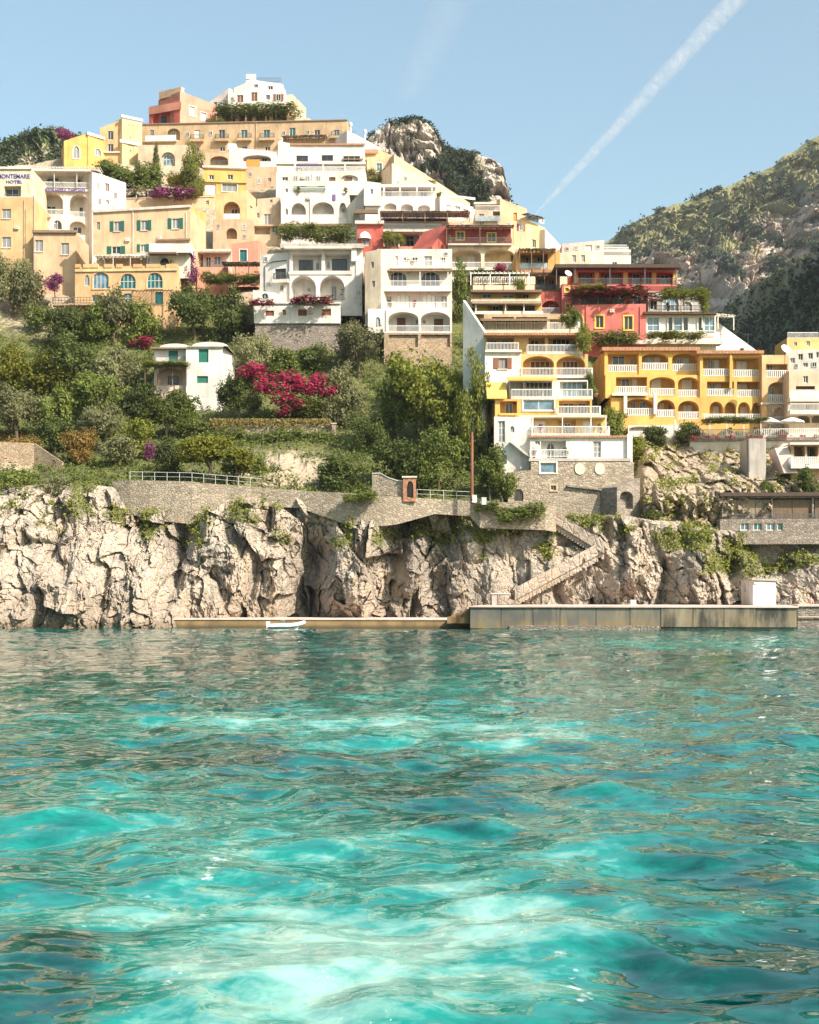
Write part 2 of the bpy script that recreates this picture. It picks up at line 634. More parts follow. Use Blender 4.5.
def mountain(name, sil, basepy, Yf, Yb, step, nv, mat, amp, cell, green_fn, seed, warp=0.0, Yfn=None):
    pxs = np.arange(sil[0][0], sil[-1][0] + .01, step)
    top = np.interp(pxs, [p[0] for p in sil], [p[1] for p in sil])
    top = top + 2.2 * fbm(pxs / 22, pxs * 0 + seed, 4, seed)
    V = np.linspace(0, 1, nv)[:, None]
    PX = np.tile(pxs, (nv, 1))
    PY = basepy + (top[None, :] - basepy) * V
    Y = Yf + (Yb - Yf) * V ** .9 + 0 * PX if Yfn is None else Yfn(PX, V)
    X = (PX - CX) / F * Y
    Z = H + (HY - PY) / F * Y
    u, v = X / cell, Z / cell
    wu, wv = u + .8 * fbm(u * .3, v * .3, 3, seed + 1), v + .8 * fbm(u * .3, v * .3, 3, seed + 2)
    gully = ridged((wu + .6 * wv) * .16, wv * .09, 4, seed + 3)
    fa, ka = facets(wu * .5, wv * .4, seed + 4, 1.2)
    fb, kb = facets(wu * 1.3, wv * 1.1, seed + 5, 1.2)
    green, scrub = green_fn(PX, PY, V, u, v)
    rock = 1 - np.clip(green, 0, 1)
    f1 = worley(u * 3.0, v * 3.4 + .4 * u, seed + 6)[0]
    f1b = worley(u * 5.6 + 3, v * 6.2, seed + 7)[0]
    dome = np.clip(1 - f1 * 1.3, 0, 1) * .5 + np.clip(1 - f1b * 1.3, 0, 1) * .25
    fd, kd = facets(wu * 2.9, wv * 2.5, seed + 8, 1.2)
    d = amp * (.75 * (gully - 1.2) + (.25 + .75 * rock) * (.55 * fa + .42 * fb + .2 * fd - .2 * (1 - ka) - .1 * (1 - kb)) + .5 * scrub * dome + .16 * fbm(wu * 2.2, wv * 2.2, 5, seed + 12, .6))
    ease = sstep(1, .96, V)
    Y = Y - d * (.15 + .85 * ease)
    Z = Z + .12 * d * ease + scrub * dome * amp * .10
    back = [(X[-1] * (1 + .1 * k), Y[-1] * (1 + .1 * k), Z[-1] - amp * 1.2 * k * k) for k in range(1, 6)]
    X = np.vstack([X] + [b[0][None] for b in back]); Y = np.vstack([Y] + [b[1][None] for b in back]); Z = np.vstack([Z] + [b[2][None] for b in back])
    green = np.vstack([green] + [green[-1:]] * 5); scrub = np.vstack([scrub] + [scrub[-1:]] * 5)
    o = grid_obj(name, X, Y, Z, mat, {'green': np.clip(green, 0, 1), 'scrub': np.clip(scrub, 0, 1)}, smooth=False)
    o['kind'] = 'structure'
    return o


def g_right(PX, PY, V, u, v):
    n1 = fbm(u * .18, v * .18, 4, 401)
    n2 = fbm(u * .42 + .3 * v, v * .42, 5, 403)
    top = sstep(.60, .86, V + .14 * n1)
    green = -.6 + 1.5 * top + .5 * n1
    band = sstep(.06, .34, n2 + .25 * n1 - .35 * top)
    return green, np.clip(band * (1 - .5 * top) + (.2 * top) * sstep(.0, .5, fbm(u * .9, v * .9, 3, 405)), 0, 1)


def g_peak(PX, PY, V, u, v):
    n1 = fbm(u * .25, v * .25, 4, 411)
    right = sstep(432, 455, PX) - sstep(484, 500, PX) * .8
    gr = -.25 + .7 * right + .5 * n1
    return gr, np.clip(sstep(.1, .5, fbm(u * .45, v * .45, 4, 413) + .75 * right - .25) + .8 * sstep(.95, 1, V) * sstep(-.2, .2, n1), 0, 1)


def g_full(PX, PY, V, u, v):
    n1 = fbm(u * .3, v * .3, 4, 421)
    return .8 + .4 * n1, sstep(-.5, .1, n1)


MR = mountain_material('mountain_rock', (.50, .41, .33), (.27, .25, .115), (.05, .065, .035))
MP = mountain_material('peak_rock', (.47, .41, .35), (.15, .15, .06), (.05, .07, .03))
ML = mountain_material('left_hill_scrub', (.36, .31, .25), (.22, .22, .08), (.075, .10, .04))
mountain('mountain', [(560, 300), (585, 268), (600, 247), (625, 228), (650, 214), (700, 197), (740, 181), (775, 165), (783, 158), (800, 147), (819, 135), (900, 88), (1000, 60), (1300, 40)],
         460, 900, 1450, .9, 330, MR, 34, 16, g_right, 500)
mountain('mountain_spur', [(640, 372), (690, 342), (720, 312), (745, 292), (765, 279), (790, 266), (819, 252), (900, 215), (1100, 150), (1300, 120)], 470, 0, 0, 1.2, 190, ML, 16, 12, g_full, 520,
         Yfn=lambda PX, V: 860 - (PX - 640) * 2.0 * sstep(640, 660, PX) + np.where(PX > 860, (PX - 860) * 2.0, 0) + 60 * V)
mountain('rocky_peak', [(330, 190), (352, 152), (368, 138), (378, 130), (392, 122), (408, 118), (420, 119), (430, 124), (438, 136), (446, 148), (460, 152), (476, 155), (490, 158), (500, 164), (505, 180), (512, 205), (540, 240)],
         300, 560, 640, .7, 240, MP, 11, 6, g_peak, 540)
mountain('wooded_hill', [(-420, 60), (-200, 105), (-60, 136), (0, 143), (15, 138), (28, 134), (45, 131), (70, 131), (85, 136), (110, 150), (160, 190)], 260, 420, 520, .9, 190, ML, 9, 5, g_full, 560)


# ------------------------------------------------------------------ water
def water_material():
    n = N('sea_water')
    P = n.pos.outputs['Position']
    aer = n.attr('aeration')
    foam = n.attr('foam')
    wisps = n.noise(.75, 7, .6, dist=1.6)
    fine = n.noise(2.6, 5, .6, dist=2.2)
    a = n.math('ADD', n.math('ADD', aer, n.ramp(wisps, .3, .7, -.2, .2)), n.ramp(fine, .3, .7, -.09, .09))
    c = n.mix(n.ramp(a, .0, .34), (.0005, .046, .042), (.002, .118, .100))
    c = n.mix(n.ramp(a, .30, .62), c, (.010, .215, .180))
    c = n.mix(n.ramp(a, .60, 1.0), c, (.25, .45, .385))
    lace = n.noise(5.5, 5, .7)
    foam = n.ramp(n.math('ADD', foam, n.ramp(lace, .3, .7, -.6, .10)), .12, .40, 0, .9)
    c = n.mix(foam, c, (.70, .78, .74))
    rip = n.noise(2.6, 2, .45)
    rip2 = n.noise(.85, 2, .5)
    b1 = n.bump(rip2, 1.0, .13)
    b2 = n.bump(rip, 1.0, .011, b1)
    m = n.done(c, .03, b2, .5)
    n.b.inputs['IOR'].default_value = 1.333
    n.ln(n.ramp(foam, 0, 1, .03, .5), n.b.inputs['Roughness'])
    return m


def water_mesh():
    # rows get farther apart with distance; columns fan out from the boat
    r1 = 591 + np.concatenate([np.linspace(640, 60, 420), np.linspace(59, 20, 130)])
    Y1 = H * 1500 / (r1 - 591)
    Y1 = np.concatenate([[-60, -20, 2], Y1])
    px = np.concatenate([np.linspace(-2600, -420, 40), np.linspace(-400, 1220, 720), np.linspace(1240, 3400, 40)])
    Yg = np.tile(Y1[:, None], (1, len(px)))
    X = (px[None, :] - CX) / F * np.maximum(np.abs(Yg), 12) * np.where(Yg < 12, np.clip(2 - Yg / 12, 1, 4), 1)
    Y = Yg
    rng = np.random.RandomState(5)
    wx = X + .5 * fbm(X * .25, Y * .2, 3, 601)
    wy = Y + .5 * fbm(X * .25, Y * .2, 3, 611)
    Z = np.zeros_like(X)
    for k in range(30):
        lam = 10 ** rng.uniform(np.log10(1.15), np.log10(6.5))
        th = rng.uniform(0, 6.28) if k % 2 else rng.normal(1.2, .6)
        ph = rng.uniform(0, 6.28)
        kx, ky = math.cos(th) * 6.283 / lam, math.sin(th) * 6.283 / lam
        fade = np.clip(1.6 - np.abs(Y) / (lam * 80), 0, 1)
        s = np.sin(wx * kx + wy * ky + ph)
        Z += .0043 * lam * (1.05 if lam > 1.6 else 1.0) * fade * (s + .25 * np.cos(2 * (wx * kx + wy * ky + ph)))
    Z += .03 * fbm(X * .55, Y * .5, 3, 621) * np.clip(1.6 - np.abs(Y) / 60, 0, 1)
    # aerated, milky water of the wake, where the photograph shows it
    PYp = 591 + H * 1500 / np.maximum(Y, 3)
    PXp = X / np.maximum(Y, 3) * F + CX
    qx, qy = PXp + 34 * fbm(X * .7, Y * .5, 4, 631), PYp + 17 * fbm(X * .55, Y * .4, 4, 641) * np.clip((PYp - 600) / 200, .15, 1.6)
    a = .20 + .11 * sstep(690, 740, PYp)
    for bx, by, rx, ry, wt in ((320, 990, 250, 70, .60), (560, 935, 125, 36, .44), (330, 925, 150, 40, .28), (90, 825, 150, 36, .22), (300, 720, 210, 8, .55), (480, 735, 150, 12, .5), (330, 845, 170, 40, .25),
                               (440, 690, 90, 18, .30), (430, 655, 100, 8, .2), (700, 643, 150, 6, .4), (640, 690, 150, 25, .12), (560, 850, 120, 22, .30), (120, 905, 120, 16, .3), (380, 778, 60, 10, .1),
                               (440, 800, 85, 28, -.30), (140, 755, 170, 14, -.2), (745, 970, 120, 60, -.5), (35, 980, 80, 45, -.5), (620, 1000, 60, 18, -.25), (300, 765, 120, 14, -.18), (720, 860, 100, 20, -.16), (470, 640, 120, 8, -.25),
                               (150, 660, 220, 18, -.18), (100, 950, 60, 12, -.2), (660, 760, 120, 20, -.1), (80, 940, 60, 9, -.2), (600, 912, 90, 20, .08)):
        a = a + wt * np.exp(-((qx - bx) / rx) ** 2 - ((qy - by) / ry) ** 2)
    a = a + .17 * fbm(wx * .6, wy * .42, 5, 651) + .10 * fbm(wx * 1.7, wy * 1.3, 4, 661)
    # swirled foam lines: thin ridges of warped noise, mostly in the milky water
    q = fbm(wx * .55 + .5 * fbm(wx * .9, wy * .7, 3, 671), wy * .42 + .5 * fbm(wx * .8, wy * .8, 3, 681), 3, 691)
    line = np.clip(1 - np.abs(q) / .035, 0, 1)
    q2 = fbm(wx * 1.3 + .6 * fbm(wx * 1.1, wy * 1.1, 3, 701), wy * 1.0, 3, 711)
    line2 = np.clip(1 - np.abs(q2 - .1) / .03, 0, 1)
    near = sstep(70, 25, Y)
    zone = sstep(.45, .75, a)
    foam = near * (.10 * line * zone + .10 * line2 * zone)
    for bx, by, rx, ry, wt in ((570, 985, 10, 24, .5), (110, 915, 40, 12, .4), (215, 870, 22, 8, .5), (150, 1000, 50, 14, .35), (330, 716, 150, 4, .25), (70, 735, 80, 4, .2), (500, 745, 90, 5, .2)):
        z = np.exp(-((qx - bx) / rx) ** 2 - ((qy - by) / ry) ** 2)
        foam = foam + wt * z * sstep(.12, .55, np.abs(fbm(wx * 1.8, wy * 1.6, 4, 721)) * 1.3 + .12)
    f1 = worley(wx * 6, wy * 6, 731)[0]
    foam = foam + .8 * (f1 < .09) * sstep(.5, .8, a) * sstep(22, 14, Y) * (fbm(X * .5, Y * .5, 3, 741) > .1)
    o = grid_obj('sea_water', X, Y, Z, water_material(), {'aeration': np.clip(a, 0, 1.2), 'foam': np.clip(foam, 0, .55)})
    o['kind'] = 'structure'
    # sea bed and far sea, below
    return o


water_mesh()
# ------------------------------------------------------------------ facades
class Face:
    """a vertical wall plane from the point seen at column xa, distance ya, to column xb, distance yb"""

    def __init__(s, xa, ya, xb, yb=None):
        yb = ya if yb is None else yb
        s.A = Vector(((xa - CX) / F * ya, ya)); B = Vector(((xb - CX) / F * yb, yb))
        s.L = (B - s.A).length
        s.d = (B - s.A).normalized()
        s.n = Vector((s.d.y, -s.d.x))

    def uz(s, px, py, w=0.):
        r = Vector(((px - CX) / F, 1.0))
        A = s.A + s.n * w
        # A + d*u = r*t
        det = s.d.x * (-r.y) - s.d.y * (-r.x)
        u = ((-A.x) * (-r.y) - (-A.y) * (-r.x)) / det
        Y = A.y + s.d.y * u
        return u, H + (HY - py) / F * Y

    def P(s, u, w, z):
        p = s.A + s.d * u + s.n * w
        return (p.x, p.y, z)

    def box(s, mb, u0, u1, w0, w1, z0, z1, mi=0):
        P = s.P
        mb.hexa([P(u0, w1, z0), P(u1, w1, z0), P(u1, w0, z0), P(u0, w0, z0)], [P(u0, w1, z1), P(u1, w1, z1), P(u1, w0, z1), P(u0, w0, z1)], mi)

    def pbox(s, mb, x0, y0, x1, y1, w0, w1, mi=0):
        u0, z1 = s.uz(x0, y0, w1); u1, z0 = s.uz(x1, y1, w1)
        s.box(mb, u0, u1, w0, w1, z0, z1, mi)


def outline(u0, u1, z0, z1, rise, n=10):
    if rise <= 0:
        return [(u0, z0), (u0, z1), (u1, z1), (u1, z0)]
    c, a, zs = (u0 + u1) / 2, (u1 - u0) / 2, z1 - rise
    return [(u0, z0)] + [(c - a * math.cos(math.pi * k / n), zs + rise * math.sin(math.pi * k / n)) for k in range(n + 1)] + [(u1, z0)]


def W(x0, y0, x1, y1, arch=0, sh=None, fr='white', gl='dark', m=(1, 0), door=False, surround=None, sill=False, round=False, d=.22):
    return dict(k='w', b=(x0, y0, x1, y1), arch=arch, sh=sh, fr=fr, gl=gl, m=m, door=door, surround=surround, sill=sill, round=round, d=d)


def DR(*b, **k):
    return W(*b, door=True, **k)


def LG(x0, y0, x1, y1, d=1.6, arch=0, sub=(), rail=None, lining=None):
    return dict(k='l', b=(x0, y0, x1, y1), arch=arch, d=d, sub=sub, rail=rail, lining=lining)


def make_window(root, f, o, w, mounted):
    x0, y0, x1, y1 = o['b']
    u0, z1 = f.uz(x0, y0, w); u1, z0 = f.uz(x1, y1, w)
    rise = o['arch'] * (z1 - z0)
    if o['round']:
        rise = (z1 - z0) / 2
    t = min(.10, (u1 - u0) * .12)
    wf = w + .06 if not mounted else w + .07
    if o['round']:
        n = 16
        cu, cz, a, b = (u0 + u1) / 2, (z0 + z1) / 2, (u1 - u0) / 2, (z1 - z0) / 2
        ol = [(cu + a * math.cos(2 * math.pi * k / n), cz + b * math.sin(2 * math.pi * k / n)) for k in range(n)]
        il = [(cu + (a - t) * math.cos(2 * math.pi * k / n), cz + (b - t) * math.sin(2 * math.pi * k / n)) for k in range(n)]
        closed = True
    else:
        ol = outline(u0, u1, z0, z1, rise)
        il = outline(u0 + t, u1 - t, z0 + (t if not o['door'] else .02), z1 - t, max(0, rise - t) if rise else 0)
        closed = True
    mb = MB()
    n = len(ol)
    for k in range(n if closed else n - 1):
        a, b, c, e = ol[k], ol[(k + 1) % n], il[(k + 1) % n], il[k]
        P = f.P
        mb.hexa([P(a[0], w - .03, a[1]), P(b[0], w - .03, b[1]), P(c[0], w - .03, c[1]), P(e[0], w - .03, e[1])],
                [P(a[0], wf, a[1]), P(b[0], wf, b[1]), P(c[0], wf, c[1]), P(e[0], wf, e[1])])
    nx, ny = o['m']
    bt = t * .42
    for k in range(nx):
        u = u0 + (u1 - u0) * (k + 1) / (nx + 1)
        hz = z1 - t
        if rise:
            q = (u - (u0 + u1) / 2) / ((u1 - u0) / 2)
            hz = z1 - rise + rise * math.sqrt(max(0, 1 - q * q)) - t * .5
        f.box(mb, u - bt, u + bt, w - .02, wf - .015, z0 + .03, hz)
    for k in range(ny):
        z = z0 + (z1 - rise - z0) * (k + 1) / (ny + (0 if rise else 1))
        f.box(mb, u0 + t * .6, u1 - t * .6, w - .02, wf - .018, z - bt, z + bt)
    fo = mb.build('door' if o['door'] else 'window', M[o['fr']], root)
    pb = MB()
    pb.poly([f.P(u, w + .012, z) for u, z in il])
    pb.build('pane', M['glass_' + o['gl']], fo)
    base_w = w if mounted else w + o['d']
    if o['surround']:
        sb = MB()
        s = .16
        ob = outline(u0 - s, u1 + s, z0, z1 + s, rise + s if rise else 0)
        ib = outline(u0, u1, z0, z1, rise)
        for k in range(len(ob) - 1):
            a, b, c, e = ob[k], ob[k + 1], ib[k + 1], ib[k]
            sb.hexa([f.P(q[0], base_w - .01, q[1]) for q in (a, b, c, e)], [f.P(q[0], base_w + .055, q[1]) for q in (a, b, c, e)])
        if not o['door']:
            f.box(sb, u0 - s, u1 + s, base_w - .01, base_w + .1, z0 - s, z0)
        sb.build('surround', M[o['surround']], fo)
    if o['sh']:
        wd = (u1 - u0) * .5
        for q, (a, b) in enumerate(((u0 - wd - .02, u0 - .02), (u1 + .02, u1 + wd + .02))):
            s = MB()
            f.box(s, a, b, base_w + .012, base_w + .06, z0, z1 - rise)
            nl = 7
            for k in range(nl):
                za = z0 + (z1 - rise - z0) * (k + .2) / nl
                f.box(s, a + .05, b - .05, base_w + .06, base_w + .085, za, za + (z1 - rise - z0) * .55 / nl)
            s.build('shutter', M[o['sh']], fo)
    if o['sill'] and not o['surround']:
        s = MB()
        f.box(s, u0 - .08, u1 + .08, base_w - .02, base_w + .12, z0 - .12, z0 - .005)
        s.build('sill', M['trim'], fo)
    return fo


def block(root, f, pt, pb, depth, mat, ops=(), lining=None, drop=1.5, name='wall', roofmat=None):
    """a solid of the house with real openings in its front; pt may be (left, right) for a sloping top or (left, px, py, right) for a gable"""
    mb = MB()
    P = f.P
    gable = None
    if isinstance(pt, tuple) and len(pt) == 4:
        zl = f.uz(0, pt[0])[1]; zr = f.uz(0, pt[3])[1]
        zl = H + (HY - pt[0]) / F * f.A.y
        yb = f.A.y + f.d.y * f.L
        zr = H + (HY - pt[3]) / F * yb
        gable = f.uz(pt[1], pt[2])
    elif isinstance(pt, tuple):
        zl = H + (HY - pt[0]) / F * f.A.y
        zr = H + (HY - pt[1]) / F * (f.A.y + f.d.y * f.L)
    else:
        zl = zr = H + (HY - pt) / F * f.A.y
    z0 = H + (HY - pb) / F * f.A.y - drop
    zt = min(zl, zr)
    holes = []
    for o in ops:
        x0, y0, x1, y1 = o['b']
        u0, z1 = f.uz(x0, y0); u1, zz = f.uz(x1, y1)
        u0, u1 = max(u0, .06), min(u1, f.L - .06)
        z1 = min(z1, zt - .05)
        if u1 - u0 < .1 or z1 - zz < .1:
            continue
        holes.append((u0, u1, zz, z1, o))
    us = sorted({0., f.L} | {h[0] for h in holes} | {h[1] for h in holes})
    zs = sorted({z0, zt} | {h[2] for h in holes} | {h[3] for h in holes})
    for i in range(len(us) - 1):
        if us[i + 1] - us[i] < 1e-4:
            continue
        um = (us[i] + us[i + 1]) / 2
        for j in range(len(zs) - 1):
            zm = (zs[j] + zs[j + 1]) / 2
            if any(h[0] < um < h[1] and h[2] < zm < h[3] for h in holes):
                continue
            mb.poly([P(us[i], 0, zs[j]), P(us[i + 1], 0, zs[j]), P(us[i + 1], 0, zs[j + 1]), P(us[i], 0, zs[j + 1])])
    topl = [(0, zl), (f.L, zr)] if not gable else [(0, zl), gable, (f.L, zr)]
    if gable or zl != zr:
        mb.poly([P(0, 0, zt), P(f.L, 0, zt)] + [P(u, 0, z) for u, z in reversed(topl) if z > zt + 1e-4])
    for (u, z), ue in ((topl[0], 0), (topl[-1], f.L)):
        mb.poly([P(ue, 0, z0), P(ue, 0, z), P(ue, -depth, z), P(ue, -depth, z0)])
    for a, b in zip(topl, topl[1:]):
        mb.poly([P(a[0], 0, a[1]), P(b[0], 0, b[1]), P(b[0], -depth, b[1]), P(a[0], -depth, a[1])], 2)
    mb.poly([P(0, -depth, z0)] + [P(u, -depth, z) for u, z in topl] + [P(f.L, -depth, z0)])
    for u0, u1, za, zb, o in holes:
        d = o['d']
        if o.get('round'):
            rise = (zb - za) / 2
        else:
            rise = o['arch'] * (zb - za)
        li = 1 if o['k'] == 'l' else 0
        ol = outline(u0, u1, za, zb, rise)
        for a, b in zip(ol, ol[1:]):
            mb.poly([P(a[0], 0, a[1]), P(b[0], 0, b[1]), P(b[0], -d, b[1]), P(a[0], -d, a[1])], li)
        mb.poly([P(u0, 0, za), P(u1, 0, za), P(u1, -d, za), P(u0, -d, za)], li)
        if rise:
            for a, b in zip(ol[1:-1], ol[2:-1]):
                mb.poly([P(a[0], 0, a[1]), P(b[0], 0, b[1]), P(b[0], 0, zb), P(a[0], 0, zb)])
            if o.get('round'):      # lower corners of a round opening
                pass
        mb.poly([P(u, -d, z) for u, z in ol], li)
    wall = mb.build(name, [M[mat], M[lining or mat], M[roofmat or mat]], root)
    for u0, u1, za, zb, o in holes:
        if o['k'] == 'w':
            make_window(root, f, o, -o['d'] + .01, False)
        else:
            for s in o['sub']:
                make_window(root, f, s, -o['d'] + .01, True)
            if o['rail']:
                railing(root, f, u0 + .02, u1 - .02, za, -.06, o['rail'])
    return wall


def railing(root, f, u0, u1, z, w, style='bars', h=1.0, name='railing', ends=None):
    """railing along the plane at distance w; ends = depth of the return rails back to the wall"""
    mb = MB()
    mats = {'bars': 'rail_white', 'dark': 'rail_dark', 'bal': 'rail_white', 'wood': 'timber', 'glass': 'rail_glass', 'solid': 'white', 'cream': 'cream', 'terr': 'terracotta_trim'}
    if style in ('solid', 'cream', 'terr'):
        f.box(mb, u0, u1, w - .12, w, z, z + h * .95)
        f.box(mb, u0 - .03, u1 + .03, w - .15, w + .03, z + h * .95 + .003, z + h)
    else:
        rt = .07 if style == 'bal' else .045
        f.box(mb, u0, u1, w - rt, w + .01, z + h - .08, z + h)
        f.box(mb, u0, u1, w - rt, w + .01, z + .06, z + .12)
        if style == 'glass':
            f.box(mb, u0, u1, w - .03, w - .015, z + .13, z + h - .09)
            step, t = 1.5, .05
        elif style == 'bal':
            step, t = .24, .11
        elif style == 'wood':
            step, t = .5, .07
        else:
            step, t = .17, .04
        n = max(1, int((u1 - u0) / step))
        for k in range(n + 1):
            u = u0 + (u1 - u0) * k / n
            f.box(mb, u - t / 2, u + t / 2, w - t, w, z + .0, z + h - .08)
        if style == 'wood':
            f.box(mb, u0, u1, w - .05, w + .01, z + .45, z + .53)
        if ends:
            for u in (u0, u1):
                f.box(mb, u - .02, u + .02, w - ends, w - .05, z + h - .08, z + h)
                f.box(mb, u - .02, u + .02, w - ends, w - .05, z + .06, z + .12)
                for k in range(1, int(ends / step)):
                    f.box(mb, u - t / 2, u + t / 2, w - k * step - t, w - k * step, z, z + h - .08)
    return mb.build(name, M[mats[style]], root)


def balcony(root, f, x0, x1, y, out=1.2, style='bars', th=.18, mat='trim', h=1.0, rail=True):
    u0, z = f.uz(x0, y, out); u1, _ = f.uz(x1, y, out)
    mb = MB()
    f.box(mb, u0, u1, -.05, out, z - th, z)
    b = mb.build('balcony', M[mat], root)
    if rail:
        railing(b, f, u0 + .04, u1 - .04, z, out - .04, style, h, ends=out - .1)
    return b


def slab(root, f, x0, x1, y0, y1, out, mat='trim', name='cornice', back=0.):
    mb = MB()
    f.pbox(mb, x0, y0, x1, y1, -.03 - back, out)
    return mb.build(name, M[mat], root)


def coping(root, f, yl, yr, mat='tan', th=.16, out=.18):
    z0 = H + (HY - yl) / F * f.A.y
    z1 = H + (HY - yr) / F * (f.A.y + f.d.y * f.L)
    mb = MB()
    P = f.P
    mb.hexa([P(-.1, out, z0), P(f.L + .1, out, z1), P(f.L + .1, -.4, z1), P(-.1, -.4, z0)], [P(-.1, out, z0 + th), P(f.L + .1, out, z1 + th), P(f.L + .1, -.4, z1 + th), P(-.1, -.4, z0 + th)])
    return mb.build('coping', M[mat], root)


def awning(root, f, x0, x1, y, out=1.5, dropm=.6, mat='canvas_orange', w0=0., name='awning', posts=False, lip=.25):
    """sloping canvas or tiled lean-to from the wall at row y"""
    u0, z = f.uz(x0, y, w0 + out); u1, _ = f.uz(x1, y, w0 + out)
    z += dropm
    mb = MB()
    P = f.P
    n = 6
    for k in range(n):
        a, b = k / n, (k + 1) / n
        sag = lambda t: -.10 * math.sin(math.pi * t)
        za, zb = z - dropm * a + sag(a), z - dropm * b + sag(b)
        mb.hexa([P(u0, w0 + out * b, zb - .05), P(u1, w0 + out * b, zb - .05), P(u1, w0 + out * a, za - .05), P(u0, w0 + out * a, za - .05)],
                [P(u0, w0 + out * b, zb), P(u1, w0 + out * b, zb), P(u1, w0 + out * a, za), P(u0, w0 + out * a, za)])
    f.box(mb, u0, u1, w0 + out, w0 + out + .03, z - dropm - lip, z - dropm)
    if posts:
        for u in (u0 + .1, u1 - .1):
            f.box(mb, u - .04, u + .04, w0 + out - .12, w0 + out - .04, z - dropm - 2.3, z - dropm - .02)
    return mb.build(name, M[mat], root)


def pergola(root, f, x0, x1, y, yb, out=2.4, mat='timber', cover='reed', posts=3, w0=0.):
    """flat timber roof on posts in front of the wall, its edge at row y, feet at row yb"""
    u0, z = f.uz(x0, y, w0 + out); u1, zb = f.uz(x1, yb, w0 + out)
    mb = MB()
    for k in range(posts):
        u = u0 + .12 + (u1 - u0 - .24) * k / max(1, posts - 1)
        f.box(mb, u - .06, u + .06, w0 + out - .25, w0 + out - .13, zb, z - .12)
    f.box(mb, u0, u1, w0 + out - .27, w0 + out - .11, z - .12, z + .02)
    n = max(3, int((u1 - u0) / .55))
    for k in range(n + 1):
        u = u0 + (u1 - u0) * k / n
        f.box(mb, u - .04, u + .04, w0 + .01, w0 + out + .15, z + .022, z + .12)
    p = mb.build('pergola', M[mat], root)
    if cover:
        cb = MB()
        rnd = random.Random(int(x0 * 7 + y))
        m = max(6, int((u1 - u0) / .22))
        for k in range(m):
            u = u0 + (u1 - u0) * (k + .5) / m
            a, e = rnd.uniform(0, .15), rnd.uniform(-.25, .22)
            zz = z + .125 + rnd.uniform(0, .05)
            f.box(cb, u - .105, u + .105, w0 + .02 + a, w0 + out + e, zz, zz + rnd.uniform(.03, .09))
        cb.build('roof_cover', M[cover], p)
    return p


def column(root, f, px, y0, y1, w, t=.16, mat='white'):
    u, z1 = f.uz(px, y0, w); _, z0 = f.uz(px, y1, w)
    mb = MB()
    f.box(mb, u - t, u + t, w - 2 * t, w, z0, z1 - .12)
    f.box(mb, u - t * 1.4, u + t * 1.4, w - 2.4 * t, w + .06, z1 - .12, z1)
    return mb.build('column', M[mat], root)


def chimney(root, f, px, y0, y1, w=-2., t=.3, mat='white'):
    u, z1 = f.uz(px, y0, w); _, z0 = f.uz(px, y1, w)
    mb = MB()
    f.box(mb, u - t, u + t, w - 2 * t, w, z0 - .5, z1 - .3)
    f.box(mb, u - t * 1.3, u + t * 1.3, w - 2.3 * t, w + .1, z1 - .15, z1)
    for a in (-.8, .8):
        f.box(mb, u + (a - .15) * t, u + (a + .15) * t, w - 1.9 * t, w - .1 * t, z1 - .3, z1 - .15)
    return mb.build('chimney', M[mat], root)


def lettering(root, f, text, x0, x1, ymid, size, w, mat):
    u0, z = f.uz(x0, ymid, w); u1, _ = f.uz(x1, ymid, w)
    cu = bpy.data.curves.new('lettering', 'FONT')
    cu.body = text
    cu.size = size
    cu.extrude = .03
    cu.offset = .012
    cu.align_x = 'CENTER'
    cu.align_y = 'CENTER'
    cu.materials.append(M[mat])
    t = bpy.data.objects.new('lettering_curve', cu)
    col.objects.link(t)
    dg = bpy.context.evaluated_depsgraph_get()
    me = bpy.data.meshes.new_from_object(t.evaluated_get(dg))
    bpy.data.objects.remove(t)
    o = bpy.data.objects.new('lettering', me)
    col.objects.link(o)
    o.parent = root
    o.location = Vector(f.P((u0 + u1) / 2, w, z)) - ORG[root.name]
    o.rotation_euler = (R(90), 0, math.atan2(f.d.y, f.d.x))
    xs_ = [v.co.x for v in me.vertices]
    o.scale.x = (u1 - u0) / (max(xs_) - min(xs_))
    return o


def house(name, label, cat, px, pb, Y, group=None):
    return thing(name, label, cat, at(px, pb, Y), group)


def air_con(root, f, px, py, w=0.):
    u, z = f.uz(px, py, w)
    mb = MB()
    f.box(mb, u - .34, u + .34, w + .06, w + .34, z - .24, z + .24)
    for k in (-.3, .3):
        f.box(mb, u + k - .03, u + k + .03, w, w + .32, z - .3, z - .243)
    o = mb.build('air_conditioner', M['trim'], root)
    gb = MB()
    c = [(u - .08 + .17 * math.cos(k * .5236), z + .17 * math.sin(k * .5236)) for k in range(12)]
    gb.poly([f.P(a, w + .345, b) for a, b in c])
    gb.build('fan_grille', M['grey'], o)


def antenna(root, px, py, Y, h=2.4):
    p = at(px, py, Y)
    mb = MB()
    mb.tube([p - Vector((0, 0, .4)), p + Vector((0, 0, h))], .035, 5)
    for k in range(5):
        z = h - .1 - .0 * k
        a = p + Vector((-.5 + .25 * k, 0, h - .15))
        mb.tube([a + Vector((0, -.35, 0)), a + Vector((0, .35, 0))], .018, 4)
    mb.tube([p + Vector((-.6, 0, h - .15)), p + Vector((.6, 0, h - .15))], .02, 4)
    mb.build('antenna', M['rail_dark'], root)


def pipe(root, f, px, y0, y1, mat='white', w=.1):
    mb = MB()
    u, z1 = f.uz(px, y0, w); _, z0 = f.uz(px, y1, w)
    mb.tube([f.P(u, w, z0), f.P(u, w, z1)], .06, 6)
    mb.build('drainpipe', M[mat], root)


